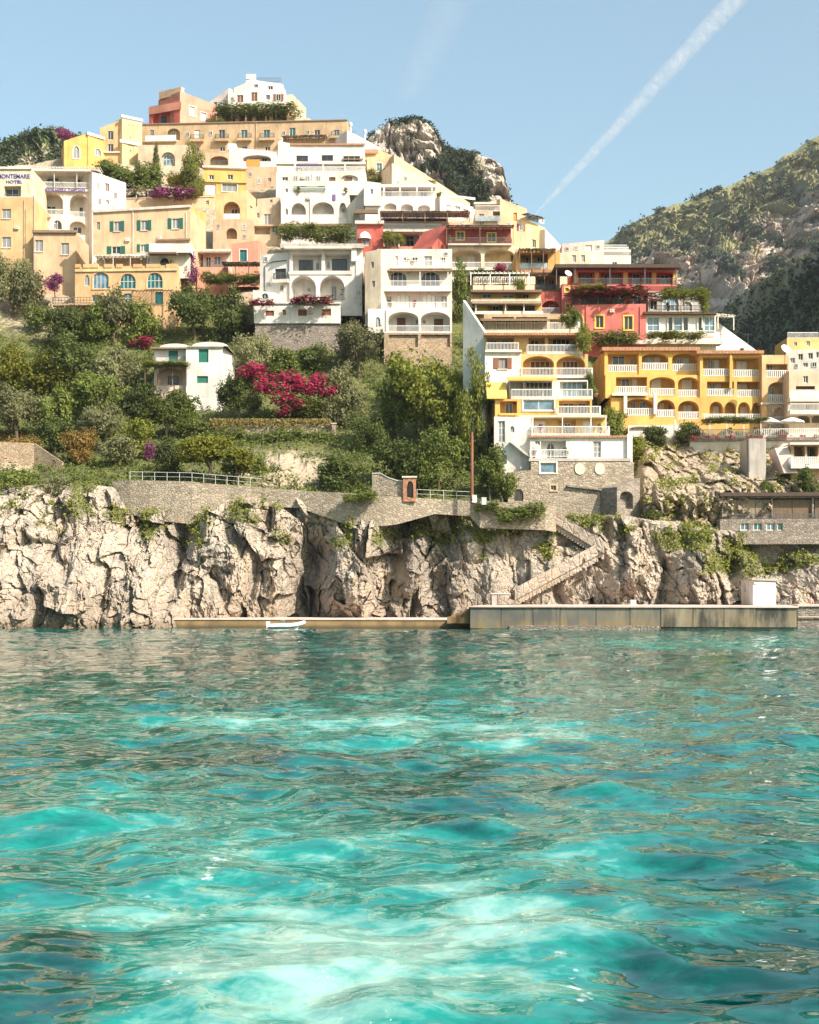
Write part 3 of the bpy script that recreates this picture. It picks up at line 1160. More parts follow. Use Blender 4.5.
M = {}
for k, c in dict(white=(.66, .61, .55), warmwhite=(.63, .57, .48), cream=(.62, .51, .37), peach=(.60, .405, .245), tan=(.50, .35, .22), brown=(.46, .325, .19), beige=(.54, .42, .29),
                 yellow=(.60, .375, .15), bright=(.62, .365, .11), pale=(.63, .475, .24), ochre=(.47, .28, .085), pink=(.60, .27, .185), salmon=(.58, .245, .17), red=(.43, .10, .075), coral=(.57, .165, .135),
                 darkred=(.30, .065, .055), orange=(.62, .33, .11), rose=(.62, .475, .41), grey=(.34, .32, .30), trim=(.62, .56, .48), apricot=(.60, .38, .19)).items():
    M[k] = plaster(k + '_plaster', c, .6 if k in ('tan', 'brown', 'beige', 'apricot', 'peach', 'cream', 'pale', 'orange', 'salmon') and k not in ('apricot', 'peach') else .42)
M['terracotta_trim'] = plaster('terracotta_plaster', (.48, .26, .16))
M['stone'] = stone('rubble_stone', (.36, .30, .225))
M['stone_dark'] = stone('dark_rubble_stone', (.27, .23, .19))
M['stone_fine'] = stone('warm_masonry', (.44, .33, .22), 3.4, .35)
M['brick'] = stone('brick', (.42, .2, .12), 4.5, .3)
M['concrete'] = plaster('concrete', (.40, .36, .31), .6)
M['timber'] = wood('timber', (.22, .15, .10))
M['timber_dark'] = wood('dark_timber', (.10, .07, .05))
M['reed'] = wood('reed_matting', (.24, .17, .11))
M['reed_pale'] = wood('pale_reed_matting', (.40, .32, .22))
M['rust'] = plaster('rusted_iron', (.24, .10, .055))
M['tiles'] = tiles('roof_tiles', (.46, .24, .14))
M['tiles_dark'] = tiles('weathered_tiles', (.33, .22, .15))
M['roof_grey'] = plaster('bitumen_roof', (.22, .20, .18))
M['rail_white'] = plain('white_painted_iron', (.74, .72, .68), .6)
M['rail_dark'] = plain('dark_iron', (.10, .10, .10), .6)
M['rail_glass'] = glass('pale_glass', (.45, .5, .5), .1)
M['shutter_green'] = plain('green_shutter', (.02, .13, .10), .6)
M['shutter_brown'] = plain('brown_shutter', (.26, .11, .06), .6)
M['frame_dark'] = plain('dark_window_frame', (.10, .06, .04), .6)
M['frame_green'] = plain('green_window_frame', (.03, .16, .13), .6)
M['frame_yellow'] = plain('yellow_window_frame', (.78, .58, .12), .7)
M['orange_wood'] = plain('varnished_wood', (.40, .14, .05), .6)
M['glass_dark'] = glass('dark_glass', (.035, .042, .045))
M['glass_blue'] = glass('sky_tinted_glass', (.16, .26, .32))  # reflected sky put into the pane colour; also the shed's blue panes
M['glass_teal'] = glass('teal_glass', (.02, .14, .14))
M['glass_white'] = cloth('white_curtain', (.70, .68, .64))
M['glass_pale'] = cloth('pale_curtain', (.24, .25, .25))
M['glass_green'] = plain('green_painted_door', (.02, .15, .11), .6)
M['glass_brown'] = plain('brown_door', (.16, .07, .04), .6)
M['glass_orange'] = cloth('orange_blind', (.62, .25, .06))
M['canvas_orange'] = cloth('orange_canvas', (.74, .38, .10))
M['canvas_yellow'] = cloth('yellow_canvas', (.78, .55, .12))
M['canvas_white'] = cloth('white_canvas', (.80, .77, .72))
M['canvas_brown'] = cloth('brown_canvas', (.20, .13, .09))
M['canvas_green'] = cloth('green_canvas', (.07, .13, .06))
M['canvas_purple'] = cloth('purple_canvas', (.16, .11, .30))
M['canvas_pink'] = cloth('pink_canvas', (.72, .3, .34))
M['blue_letters'] = plain('navy_letters', (.05, .06, .28), .5)
M['purple_letters'] = plain('purple_letters', (.12, .07, .30), .5)
M['dish'] = plain('dish_enamel', (.75, .73, .7), .5)
M['plastic_white'] = plain('white_enamel', (.78, .78, .77), .4)
# ------------------------------------------------------------------ the town, house by house, from the far left to the right
# -- hotel on the far left
Y = D(285)
r = house('hotel', 'tan stone hotel at the far left with blue lettering on its cream parapet', 'hotel', 16, 280, Y)
f = Face(-90, Y, 33, Y)
block(r, f, 197, 283, 12, 'apricot', [W(-50, 210, -40, 220), W(-20, 210, -11, 220), W(2, 209, 11, 219, fr='white', gl='pale', sill=True), W(-50, 238, -40, 249), W(-20, 238, -11, 249), W(2, 237, 11, 248, gl='pale', sill=True)], drop=4)
f2 = Face(-90, Y + 1, 31, Y + 1)
block(r, f2, 168, 200, 11, 'cream', [LG(-40, 186, -20, 199, 1.2, sub=[DR(-36, 189, -28, 199)]), LG(4, 186, 21, 200, 1.2, sub=[DR(6, 189, 19, 200, gl='dark')], rail='dark')], drop=.5)
slab(r, f2, -90, 31.5, 196.5, 199, .5)
slab(r, f2, -90, 31.5, 166.5, 169, .25)
lettering(r, f2, 'MONTEMARE', -2.5, 29.5, 176.5, 1.0, .04, 'blue_letters')
lettering(r, f2, 'HOTEL', 6, 22, 182, .7, .04, 'blue_letters')
f3 = Face(33, Y - 1.5, 76, Y - 1.5)
block(r, f3, 232, 284, 10, 'peach', [W(35, 240, 43, 252, gl='pale', sill=True), W(61, 243, 69, 255, gl='pale', sill=True)], drop=4, name='wing_wall')
slab(r, f3, 32, 77, 230, 232.5, .4, 'tiles_dark')
mb = MB(); mb.tube([f3.P(.1, .12, f3.uz(33, 280)[1]), f3.P(.1, .12, f3.uz(33, 196)[1])], .07); mb.build('drainpipe', M['rail_dark'], r)

# -- arcaded restaurant
Y = D(262)
r = house('restaurant', 'white restaurant with two big yellow arches, purple sign and slatted roof terrace', 'restaurant', 64, 235, Y)
f = Face(31, Y, 93, Y + 1)
block(r, f, 190, 236, 11, 'warmwhite', [LG(38, 192, 63, 215, 2.4, .45, [DR(47, 206, 56, 214.5)], 'bars', 'apricot'), LG(69, 194, 89, 217.5, 2.4, .45, [DR(79, 207, 88, 217)], 'bars', 'apricot'),
                                       W(53, 220, 62, 230, .6), LG(69, 221, 86, 235, 1.2, .5, [W(73, 227, 82, 234)], None, 'cream')], drop=4)
slab(r, f, 30, 94, 188, 191.5, .5)
f2 = Face(33, Y + 3, 92, Y + 3.6)
block(r, f2, 172, 189, 7, 'warmwhite', [LG(46, 176.5, 60, 188, .8, .4, [W(47, 178, 59, 187, m=(2, 1), gl='blue')]), LG(76, 178, 90, 189, .8, .4, [W(77, 179.5, 89, 188, m=(2, 1), gl='blue')])], drop=.2, name='upper_wall')
railing(r, f, .2, f.L - .2, f.uz(50, 188)[1] + .02, .3, 'bars')
pergola(r, f2, 8, 100, 166, 188, 3.6, 'trim', None, 5)
slab(r, f2, 8, 100, 168, 171.5, 3.9, 'warmwhite', 'canopy')
lettering(r, f, 'RISTORANTE IL CAPITANO', 43, 85, 190, .75, .56, 'purple_letters')
awning(r, f, 34, 50, 217, 1.4, .5, 'canvas_brown')
railing(r, f, .5, 4.5, f.uz(40, 230)[1], 1.2, 'bars')
g = Face(92, Y - .5, 126, Y + 3)
block(r, g, (171, 183), 236, 9, 'white', [W(105, 183, 109, 192, gl='brown'), W(106, 200, 109, 205, gl='pale')], drop=6, name='gable_wall', roofmat='tiles_dark')
slab(r, g, 91.5, 99, 169.5, 171.5, .3, 'tiles_dark')

# -- yellow house above
Y = D(165)
r = house('villa', 'bright yellow villa with white cornices and arched windows below the pink house', 'house', 100, 160, Y)
f = Face(64, Y, 88, Y + 1.5)
block(r, f, (141, 133), 163, 9, 'bright', [W(73, 146, 79.5, 159, .5, surround='white', gl='pale')], drop=4)
f = Face(88, Y + 1.3, 105, Y + 5)
block(r, f, (133, 137), 163, 6, 'bright', [W(94.5, 148, 101, 157, .5, surround='white', gl='pale')], drop=4)
slab(r, f, 87.5, 105, 134.5, 137, .25, 'white')
f = Face(100, Y + 5, 123, Y + 5)
block(r, f, (128, 119), 160, 8, 'apricot', [W(108, 131, 113.5, 140), W(108, 144, 113.5, 153)], drop=4)
slab(r, f, 99, 124, 151.5, 152.5, .5, 'white')
f = Face(122, Y + 4, 142, Y + 7)
block(r, f, (118, 123), 160, 8, 'pale', [LG(128, 124, 134, 156, .12, 0, [W(129.5, 136, 131.5, 139), W(129.5, 149, 131.5, 152)], None, 'bright')], drop=4)
slab(r, f, 121, 143, 116.8, 119, .3, 'warmwhite')
slab(r, f, 120, 142, 142, 143.5, .25, 'white')

# -- pink house on the ridge
Y = D(130)
r = house('villa', 'salmon pink house with sloping top on the left of the ridge', 'house', 182, 126, Y)
f = Face(149, Y + 4, 180, Y)
block(r, f, (109, 99), 128, 9, 'red', [LG(152, 109, 174, 125, 1.4, .55, [W(161, 117, 166.5, 124, fr='frame_dark')], None, 'red')], drop=3)
railing(r, f, .2, f.L * .48, f.uz(155, 110)[1], -.02, 'dark')
slab(r, f, 148.5, 181, 107.2, 109, .2, 'salmon')
f2 = Face(160, Y + 5, 181, Y + 1.5)
block(r, f2, (102, 92), 112, 7, 'pink', [], drop=.3, name='upper_wall')
slab(r, f2, 159, 181, 92, 94, .3, 'peach')
f = Face(180, Y, 216, Y + 7)
block(r, f, (91, 105), 128, 9, 'pink', [W(189, 106, 195, 117, surround='white', gl='white'), W(200, 112, 206, 121.5, surround='white', gl='white')], drop=3, name='side_wall')
chimney(r, f, 183, 88, 93)

# -- white house on the summit
Y = D(118)
r = house('villa', 'white cubic house with dark windows on the very top of the town', 'house', 255, 108, Y)
f = Face(228, Y, 285, Y)
block(r, f, (92, 89), 112, 10, 'white', [W(237, 95, 243.5, 102.5, gl='brown'), W(251, 92, 257.5, 101.5, gl='brown'), W(266, 95, 270, 100)], drop=3)
f = Face(246, Y + 3, 283, Y + 3)
block(r, f, (79, 84), 92, 6, 'white', [W(254, 84, 258, 88), W(268, 86, 273, 90)], drop=.4, name='upper_wall')
slab(r, f, 246, 256, 74, 80, .0, 'white', 'stair_head', 0)
f3 = Face(234, Y + 1.5, 250, Y + 1.5)
block(r, f3, (88, 81), 94, 5, 'warmwhite', [], drop=.4, name='stair_wall')
f4 = Face(256, Y + 3.3, 282, Y + 3.3)
railing(r, f4, .2, f4.L - .2, f4.uz(260, 82)[1], 0, 'dark')
f = Face(208, Y + 3, 229, Y + .5)
block(r, f, (103, 88), 112, 8, 'white', [W(214, 101, 217, 105)], drop=3, name='wing_wall')
f = Face(284, Y + 1, 306, Y + 4)
block(r, f, (96, 292, 94, 108), 120, 8, 'beige', [], drop=3, name='gable_wall', roofmat='tiles_dark')
f = Face(217, Y - 4, 294, Y - 4)
block(r, f, 108, 124, 4, 'stone_fine', [LG(x, 110, x + 13, 123, 1.5) for x in (222, 239, 256, 273)], drop=3, name='terrace_wall')
for x in (246, 266, 288):
    column(r, f, x, 104, 121, .4, .22, 'peach')

# -- the long tan building
Y = D(152) - 3
r = house('palazzo', 'long tan terraced building with a row of green doors and small stone balconies', 'apartment building', 245, 150, Y)
f = Face(138, Y + 4, 347, Y)
xs = [(150, 154), (194.5, 200), (219, 225), (241, 247.5), (263.5, 270), (289.5, 295.5), (314.5, 320), (334, 339.5)]
ops = [DR(a, 130, b, 138.5, gl=g, fr='white') for (a, b), g in zip(xs, ('teal', 'white', 'dark', 'teal', 'teal', 'teal', 'dark', 'teal'))]
ops[5:6] = [DR(289.5, 128, 295.5, 136, gl='teal')]
ops += [LG(167, 128.5, 180, 140, .9, .45, [DR(171, 132, 176, 139.6, gl='pale')], None, 'white')]
ops += [W(x, y, x + 5.5, y + 4.5, d=.15) for x, y in ((194, 147.5), (220, 147), (242, 146.5), (265, 146.5))]
block(r, f, (125, 120.5), 152, 10, 'brown', ops, drop=4)
coping(r, f, 125, 120.5, 'tiles_dark', .22, .25)
for a, b, y in ((190, 203, 139), (215, 228, 138.5), (237.5, 251, 138), (259.5, 274, 137.8), (331, 342, 135.5)):
    balcony(r, f, a, b, y, 1.1, 'dark', .5, 'brown')
balcony(r, f, 145, 176, 140, 1.0, 'solid', .3, 'white')
pergola(r, f, 282, 326, 136.5, 141, 1.8, 'timber', 'canvas_brown', 3)
mb = MB()
for px in (256,):
    u, _ = f.uz(px, 130, .1); mb.tube([f.P(u, .12, f.uz(px, 152)[1]), f.P(u, .12, f.uz(px, 123)[1])], .08)
mb.build('drainpipe', M['tan'], r)
f = Face(138, Y - 3, 190, Y - 3)
block(r, f, 145, 172, 8, 'beige', [LG(161, 152, 175, 166, .8, .5, [DR(163, 154, 173.5, 165, .5, m=(2, 1), gl='blue')])], drop=4, name='lower_wall')
f = Face(203, Y - 3.5, 231, Y - 3.5)
block(r, f, 153, 171, 6, 'tan', [LG(210, 156, 228, 165, 1.5, .5, [], 'dark')], drop=4, name='arch_wall')

# -- small bright yellow house
Y = D(197)
r = house('cottage', 'small lemon yellow cottage with white cornice behind the round green tree', 'house', 226, 195, Y)
f = Face(203, Y, 246, Y + 1)
block(r, f, 168, 197, 8, 'bright', [W(209, 175, 214, 180, fr='white'), W(227.5, 174.5, 233, 180), DR(205, 184, 216, 195, m=(1, 0), gl='white'), W(222, 183.5, 237, 192, m=(2, 0), gl='pale', surround='white')], drop=3)
slab(r, f, 202, 247, 165.5, 168.5, .45, 'white')
slab(r, f, 203, 247, 181.5, 182.8, .35, 'white')

# -- white terrace house in front of the tan building
Y = D(180)
r = house('terrace_house', 'low white house with a broad flat arch and an orange cloth over its parapet', 'house', 252, 167, Y)
f = Face(229, Y, 276, Y)
block(r, f, (147, 152), 167, 9, 'white', [LG(243, 155, 271, 166, 2, .35, [DR(262, 158, 267, 166)], 'solid', 'rose')], drop=1)
mb = MB(); f.pbox(mb, 246.5, 159.5, 260, 166, -.02, .06); mb.build('hanging_cloth', M['glass_orange'], r)
f2 = Face(244, Y - 2, 277, Y - 2)
block(r, f2, 166.5, 195, 8, 'tan', [W(268, 178, 271, 182)], drop=3, name='retaining_wall')
f3 = Face(228, Y + 1, 236, Y + 1)
block(r, f3, 143.5, 149, 3, 'white', [], drop=.2, name='stair_head')

# -- peach house with the tall arch
Y = D(244)
r = house('villa', 'peach house with one tall white lined arch over a dark cellar arch', 'house', 232, 240, Y)
f = Face(216, Y, 247, Y)
block(r, f, (194, 190), 220, 9, 'apricot', [LG(223, 201.5, 240, 219, 1.8, .5, [DR(231, 209, 238, 218.5, gl='brown')], 'solid', 'warmwhite')], drop=1)
f2 = Face(213, Y - .6, 252, Y - .6)
block(r, f2, 219.3, 244, 9, 'tan', [LG(226, 228, 237, 239, 1.5, .5, [], None, 'stone_dark')], drop=3, name='lower_wall')
f = Face(247, Y + .2, 256, Y + 6)
block(r, f, (190, 199), 220, .4, 'peach', [W(250, 205, 253, 211)], drop=3, name='side_wall')

# -- old stone house right of it
Y = D(238)
r = house('stone_house', 'small old beige house between the peach arch and the white villa', 'house', 268, 232, Y)
f = Face(252, Y, 284, Y)
block(r, f, (207, 204), 235, 8, 'beige', [DR(264, 214, 271, 225, gl='pale', fr='trim'), W(257, 213, 259.5, 218), LG(254, 227, 270, 234.5, 1.2, 0, [], None, 'stone_dark'), W(272, 226, 278, 233)], drop=3)
slab(r, f, 251, 284, 224.5, 226, .5, 'tan')
f = Face(257, Y + 5, 280, Y + 5)
block(r, f, (199, 197), 208, 5, 'beige', [W(270, 199.5, 272.5, 203)], drop=1, name='upper_wall')

# -- orange house with green shutters
Y = D(300)
r = house('villa', 'peach villa with green shutters and a bright yellow side', 'house', 142, 262, Y)
f = Face(93, Y, 190, Y - 1.5)
sh = 'shutter_green'
block(r, f, (213, 207.5), 266, 11, 'peach', [W(97, 222, 100, 230), W(114, 221.5, 121, 231.5, sh=sh, gl='pale', sill=True), W(141, 220.5, 148, 230.5, sh=sh, gl='pale', sill=True), W(172, 218.5, 179.5, 229, sh=sh, gl='pale', sill=True),
                                              W(112, 246.5, 121, 254, sh=sh), W(140.5, 244.5, 146.5, 252, sh=sh, gl='pale')], drop=4)
g = Face(190, Y - 1.4, 206, Y + 13)
block(r, g, (207.5, 213), 266, .3, 'bright', [W(196.5, 222, 199, 231, fr='frame_green', gl='green')], drop=4, name='side_wall')
coping(r, f, 213, 207.5, 'rose', .4, .3)
mb = MB(); u, _ = f.uz(133, 220); mb.tube([f.P(u, .1, f.uz(133, 258)[1]), f.P(u, .1, f.uz(133, 211)[1])], .07); mb.build('drainpipe', M['white'], r)
awning(r, f, 156, 190, 239, 1.2, .25, 'tiles_dark', name='tiled_hood')
f2 = Face(149, Y - 4.5, 191, Y - 4.5)
block(r, f2, 243.5, 252, 5, 'white', [], drop=.1, name='terrace_block')
slab(r, f2, 148, 176, 251.6, 253.4, 1.6, 'canvas_brown', 'awning')
f3 = Face(149, Y - 3, 190, Y - 3)
block(r, f3, 252, 266, 5, 'warmwhite', [DR(160, 258, 169, 267, .5, fr='frame_dark')], drop=2, name='white_room')
f4 = Face(93, Y - 1.8, 149, Y - 1.8)
block(r, f4, (256, 253.5), 268, 4, 'warmwhite', [LG(104, 257.5, 140, 266.5, 1.5, 0, [DR(112, 259, 118, 266.5), DR(126, 259, 132, 266.5)])], drop=2, name='terrace_room')
pergola(r, f4, 95, 148, 256.5, 266, 2.4, 'trim', 'canvas_white', 4)

# -- yellow house below it
Y = D(312)
r = house('villa', 'ochre yellow house with three large arched windows above the wooded slope', 'house', 126, 305, Y)
f = Face(75, Y, 177, Y - 1)
block(r, f, (267, 265), 305, 10, 'apricot', [W(84.5, 275, 89.5, 286, .5, gl='blue'), W(93, 273, 109, 289, .3, m=(3, 0), gl='blue', surround='apricot'), W(120, 274, 136, 289, .5, m=(3, 1), gl='teal', surround='apricot'), W(147, 273, 163, 288.5, .5, m=(3, 1), gl='teal', surround='apricot'),
                                             W(92, 295, 100, 302, gl='teal'), DR(124, 293.5, 132, 303, m=(1, 1), gl='teal'), DR(155, 292, 163, 304, m=(1, 2), fr='frame_green', gl='teal')], drop=5)
for a, b in ((75, 80), (83, 98), (104, 112), (116, 122), (133, 142), (146, 160), (166, 177)):
    slab(r, f, a, b, 264, 267.5, .2, 'apricot', 'parapet', .4)
slab(r, f, 75, 177, 269, 270.5, .2, 'pale')
balcony(r, f, 52, 140, 303.5, 1.3, 'wood', .3, 'stone_fine')
pergola(r, f, 131, 172, 290.5, 303, 1.6, 'timber', None, 3)

# -- small red house with awnings
Y = D(285)
r = house('cottage', 'small salmon red house with a teal door and brown lean-to roofs', 'house', 240, 270, Y)
f = Face(231, Y, 258, Y)
block(r, f, (244, 240.5), 263, 8, 'salmon', [DR(240, 250, 247, 261.5, fr='frame_green', gl='teal', surround='white')], drop=4)
g = Face(258, Y + .2, 267, Y + 9)
block(r, g, (240.5, 246), 263, .3, 'pink', [], drop=4, name='side_wall')
f2 = Face(203, Y - 1.5, 231, Y - 1.5)
block(r, f2, 249, 268, 8, 'rose', [W(214, 256, 221, 265, gl='blue'), DR(206, 257, 211, 267)], drop=3, name='wing_wall')
awning(r, f2, 197, 231, 251.5, 2.0, .5, 'tiles_dark', name='tiled_roof', posts=True)
f3 = Face(197, Y - 5, 228, Y - 5)
block(r, f3, 267, 277, 5, 'pink', [], drop=3, name='terrace_wall')
railing(r, f3, .1, f3.L - .1, f3.uz(210, 267)[1], -.05, 'dark')
pergola(r, f3, 222, 262, 263, 276, 3.5, 'timber_dark', 'reed', 4)

# -- white house with double arches
Y = D(330)
r = house('villa', 'white house with two deep round arches under two shaded balconies', 'house', 322, 303, Y)
f = Face(289, Y, 362, Y)
block(r, f, 248, 303, 11, 'white', [LG(292.5, 253.5, 321.5, 271.5, 1.8, 0, [DR(299, 260, 313, 271, m=(2, 0), fr='frame_dark'), W(316, 262, 319, 270, .5)], None, 'cream'),
                                    LG(325, 253.5, 350, 271.5, 1.8, 0, [DR(332, 259, 347, 271, m=(2, 0), fr='frame_dark'), W(327, 261, 330, 269, .5)], None, 'cream'),
                                    LG(290.5, 275.5, 316, 300.5, 2.4, .48, [W(307, 288, 311, 292, gl='pale')], None, 'white'), LG(319.5, 275.5, 344.5, 300.5, 2.4, .48, [DR(331, 286, 337, 300, gl='pale')], None, 'white')], drop=2)
slab(r, f, 280, 364, 243.5, 248, .9, 'concrete', 'roof_slab')
slab(r, f, 284, 352, 246, 248.4, 1.3, 'trim', 'eave')
railing(r, f, *(f.uz(x, 271.5)[0] for x in (290, 352)), f.uz(300, 273)[1], .1, 'solid', .35)
slab(r, f, 288, 352, 271.6, 274.4, .15, 'warmwhite', 'string_course')
chimney(r, f, 354, 245, 258, .6, .4)
g = Face(260, Y + 1.5, 289, Y + .2)
block(r, g, (255, 252), 303, 9, 'white', [DR(275, 269, 286, 279, gl='dark', fr='frame_dark', m=(1, 0))], drop=2, name='wing_wall')
balcony(r, g, 273, 287.5, 279.5, .9, 'dark', .5, 'warmwhite')
mb = MB()
pts = [(265, 300), (265, 266), (272, 262), (287, 260.5)]
mb.tube([g.P(g.uz(a, b)[0], .08, g.uz(a, b)[1]) for a, b in pts], .07); mb.build('drainpipe', M['rail_dark'], r)
h = Face(253, Y - 3, 277, Y - 3)
block(r, h, (290, 293), 304, 5, 'white', [W(261.5, 292, 268.5, 300, .5, round=True, fr='trim', gl='dark', m=(1, 0))], drop=1, name='porch_wall')
h = Face(254, Y - 3.4, 340, Y - 3.4)
block(r, h, 302.8, 322, 6, 'white', [W(265.5, 310.5, 274, 316, fr='orange_wood', gl='brown'), W(282.5, 310, 286, 315, fr='orange_wood', gl='brown'), W(298, 309.5, 307, 316, fr='orange_wood', gl='brown'), W(321.5, 309, 331, 315.5, fr='orange_wood', gl='brown')], drop=.2, name='lower_wall')
slab(r, h, 254, 341, 302, 303.6, .25, 'trim')
block(r, Face(255, Y - 3.1, 339, Y - 3.1), 323, 332, 5, 'stone_dark', [], drop=3, name='base_wall')

# -- white villa with three arches
Y = D(241)
r = house('villa', 'white villa with three round arches below a terrace with a green awning', 'house', 322, 228, Y)
f = Face(281, Y, 349, Y)
block(r, f, 193, 228, 11, 'white', [W(285.5, 208.5, 288, 215, .4), LG(291, 203, 306, 220, 1.8, .5, [W(299, 208, 302, 211, gl='white')], 'solid', 'warmwhite'), LG(312, 202, 334, 219.5, 1.8, .5, [W(325, 207, 328, 211, gl='white')], 'solid', 'warmwhite'),
                                    LG(339, 202.5, 346.5, 218, 1.2, .5, [W(341, 208, 345, 213)], None, 'warmwhite')], drop=3)
slab(r, f, 279, 352, 223.5, 226, .9, 'tiles_dark', 'ledge')
f2 = Face(281, Y + .3, 292.5, Y + .3)
block(r, f2, 185, 194, 6, 'white', [W(285.5, 188.5, 288, 192.5)], drop=.1, name='tower')
f3 = Face(292.5, Y + 4, 361, Y + 4)
block(r, f3, 181, 194, 6, 'warmwhite', [DR(300, 186, 306, 194), DR(318, 186, 325, 194)], drop=.2, name='upper_wall')
awning(r, f3, 293, 325, 186.5, 3.4, .4, 'canvas_green', lip=.75)
railing(r, f, *(f.uz(x, 193)[0] for x in (292.5, 326)), f.uz(300, 193)[1] + .02, .05, 'bars')
railing(r, f, *(f.uz(x, 193)[0] for x in (327, 361)), f.uz(300, 191.5)[1], .05, 'bal', 1.3)
mb = MB(); f.pbox(mb, 332.5, 194.5, 335.5, 200.5, .06, .12); mb.build('hanging_cloth', M['canvas_purple'], r)
g = Face(348, Y - .4, 367, Y - .4)
block(r, g, (206, 184), 228, 3, 'warmwhite', [LG(353, 212, 360, 227, 1, .5, [], None, 'stone_dark')], drop=3, name='stair_wall')

# -- white house to its right
Y = D(247)
r = house('villa', 'white house with a columned terrace and three low arches beside the outside stair', 'house', 400, 212, Y)
f = Face(365, Y, 435, Y)
block(r, f, (197, 197), 213, 10, 'white', [LG(384, 203, 396.5, 211, 1.0, .5), LG(401, 204, 413, 211.6, 1.0, .5), LG(418, 205, 430, 212, 1.0, .5)], drop=3)
f2 = Face(381, Y + 3, 434, Y + 3)
block(r, f2, 185.5, 198, 7, 'white', [DR(385, 190, 392, 198), DR(402, 190, 409, 198), DR(420, 191, 427, 198)], drop=.2, name='upper_wall')
slab(r, f2, 380, 435.5, 184.3, 187, 2.6, 'white', 'roof_slab')
for x in (384, 400, 417, 432):
    column(r, f, x, 187, 197, -.1, .15)
railing(r, f, *(f.uz(x, 197)[0] for x in (382, 435)), f.uz(400, 197)[1], 0, 'bars')
f3 = Face(364, Y - .5, 381, Y - .5)
block(r, f3, (181, 183), 200, 6, 'white', [W(370.5, 189, 373, 194)], drop=1, name='tower')

# -- long white block
Y = D(208)
r = house('apartment_block', 'long white block with dark windows and a balustraded terrace under the tan building', 'apartment building', 322, 184, Y)
f = Face(276, Y, 366, Y)
block(r, f, 172, 188, 10, 'warmwhite', [W(283, 167, 287, 172), W(282, 177, 288, 181), W(329, 177, 335.5, 183, fr='frame_dark', gl='brown'), W(346, 177, 352, 182.5, fr='frame_dark', gl='brown'), LG(341, 175, 358, 184, .5, .4, [W(346, 178, 352, 183)])], drop=3)
f2 = Face(289, Y + 3, 364, Y + 3)
block(r, f2, 145, 173, 8, 'white', [W(296.5, 155.5, 308, 161.5, fr='frame_dark', m=(1, 0)), W(321.5, 155, 333, 161, fr='frame_dark', m=(1, 0)), W(343, 156, 360, 162, m=(2, 0)), DR(300, 165, 306, 172), DR(318, 165, 324, 172), DR(340, 165, 346, 172)], drop=.2, name='upper_wall')
slab(r, f2, 288.5, 365, 143.2, 145.2, .3, 'tiles')
slab(r, f2, 276, 366, 161.8, 164, 2.6, 'warmwhite', 'terrace_slab')
railing(r, f, *(f.uz(x, 172)[0] for x in (277, 295)), f.uz(300, 172)[1], 0, 'solid', 1.2)
railing(r, f, *(f.uz(x, 172)[0] for x in (296, 365)), f.uz(300, 172)[1], 0, 'bal', 1.1)
awning(r, f2, 297, 318, 163.5, 2.7, .35, 'canvas_purple', name='striped_awning')
awning(r, f2, 342, 363, 158.5, 1.6, .4, 'canvas_brown')
for x in (295, 323, 345):
    column(r, f, x, 164, 172, -.1, .14)
f4 = Face(278, Y + 2, 289.5, Y + 2)
block(r, f4, (141, 143), 170, 6, 'white', [], drop=1, name='stair_tower')
chimney(r, f4, 281, 138, 143, -1)

# -- stepped white wall and yellow gable house behind
Y = D(182)
r = house('stepped_house', 'white stepped wall with round finials running down right of the tan building', 'house', 360, 152, Y)
f = Face(347, Y, 381, Y + 3)
block(r, f, (130, 148), 158, 7, 'white', [W(357, 143, 361, 147)], drop=3)
for px, py in ((350.5, 131), (365, 138)):
    mb = MB(); u, z = f.uz(px, py, -.5); p = f.P(u, -.5, z)
    mb.lathe(p, [(.0, 1.9), (.3, 1.7), (.42, 1.35), (.3, 1.0), (.16, .8), (.22, .4), (.22, -.3)], 10)
    mb.build('finial', M['white'], r, True)
Y = D(192)
r = house('cottage', 'yellow gabled house with an orange front beside the stepped white wall', 'house', 385, 176, Y)
f = Face(362, Y, 404, Y)
block(r, f, (154, 374, 148, 160), 186, 9, 'pale', [W(376.5, 163.5, 382, 172, fr='white', gl='blue', surround='white'), W(381, 152.5, 386, 155), W(394, 161, 398, 165)], drop=3, roofmat='tiles')
awning(r, f, 359, 378, 152.5, .5, .8, 'tiles', name='roof_edge')
f2 = Face(367, Y - 1, 392, Y - 1)
block(r, f2, (157, 156), 184, 3, 'peach', [W(376.5, 163.5, 382, 171.5, fr='white', gl='blue', surround='white')], drop=1, name='front_room')

Y = D(205)
r = house('long_house', 'long cream building with its tiled roof line sloping down towards the red terraces', 'house', 420, 192, Y)
f = Face(392, Y, 450, Y + 4)
block(r, f, (163, 192), 204, 9, 'cream', [W(399, 172, 402, 177), W(412, 180, 415, 184), W(428, 189, 431, 193)], drop=4, roofmat='tiles')
f2 = Face(394, Y - .6, 452, Y + 3.4)
g = Face(394, Y + 5, 470, Y + 10)
block(r, g, (154, 203), 208, 8, 'beige', [W(400, 162, 404, 166), W(408, 165, 411, 169), W(440, 188, 444, 193)], drop=4, name='rear_wall', roofmat='tiles')
g = Face(440, Y - 6, 476, Y - 3)
block(r, g, (196, 208), 222, 8, 'warmwhite', [W(x, y, x + 5, y + 4, gl='pale') for x, y in ((446, 203), (455, 206), (463, 209))] + [W(x, y, x + 5, y + 4, gl='pale') for x, y in ((446, 210), (455, 213), (463, 216))], drop=4, name='lower_wing')
railing(r, g, .2, g.L - .2, g.uz(455, 203)[1] + 1, .1, 'solid', .5)


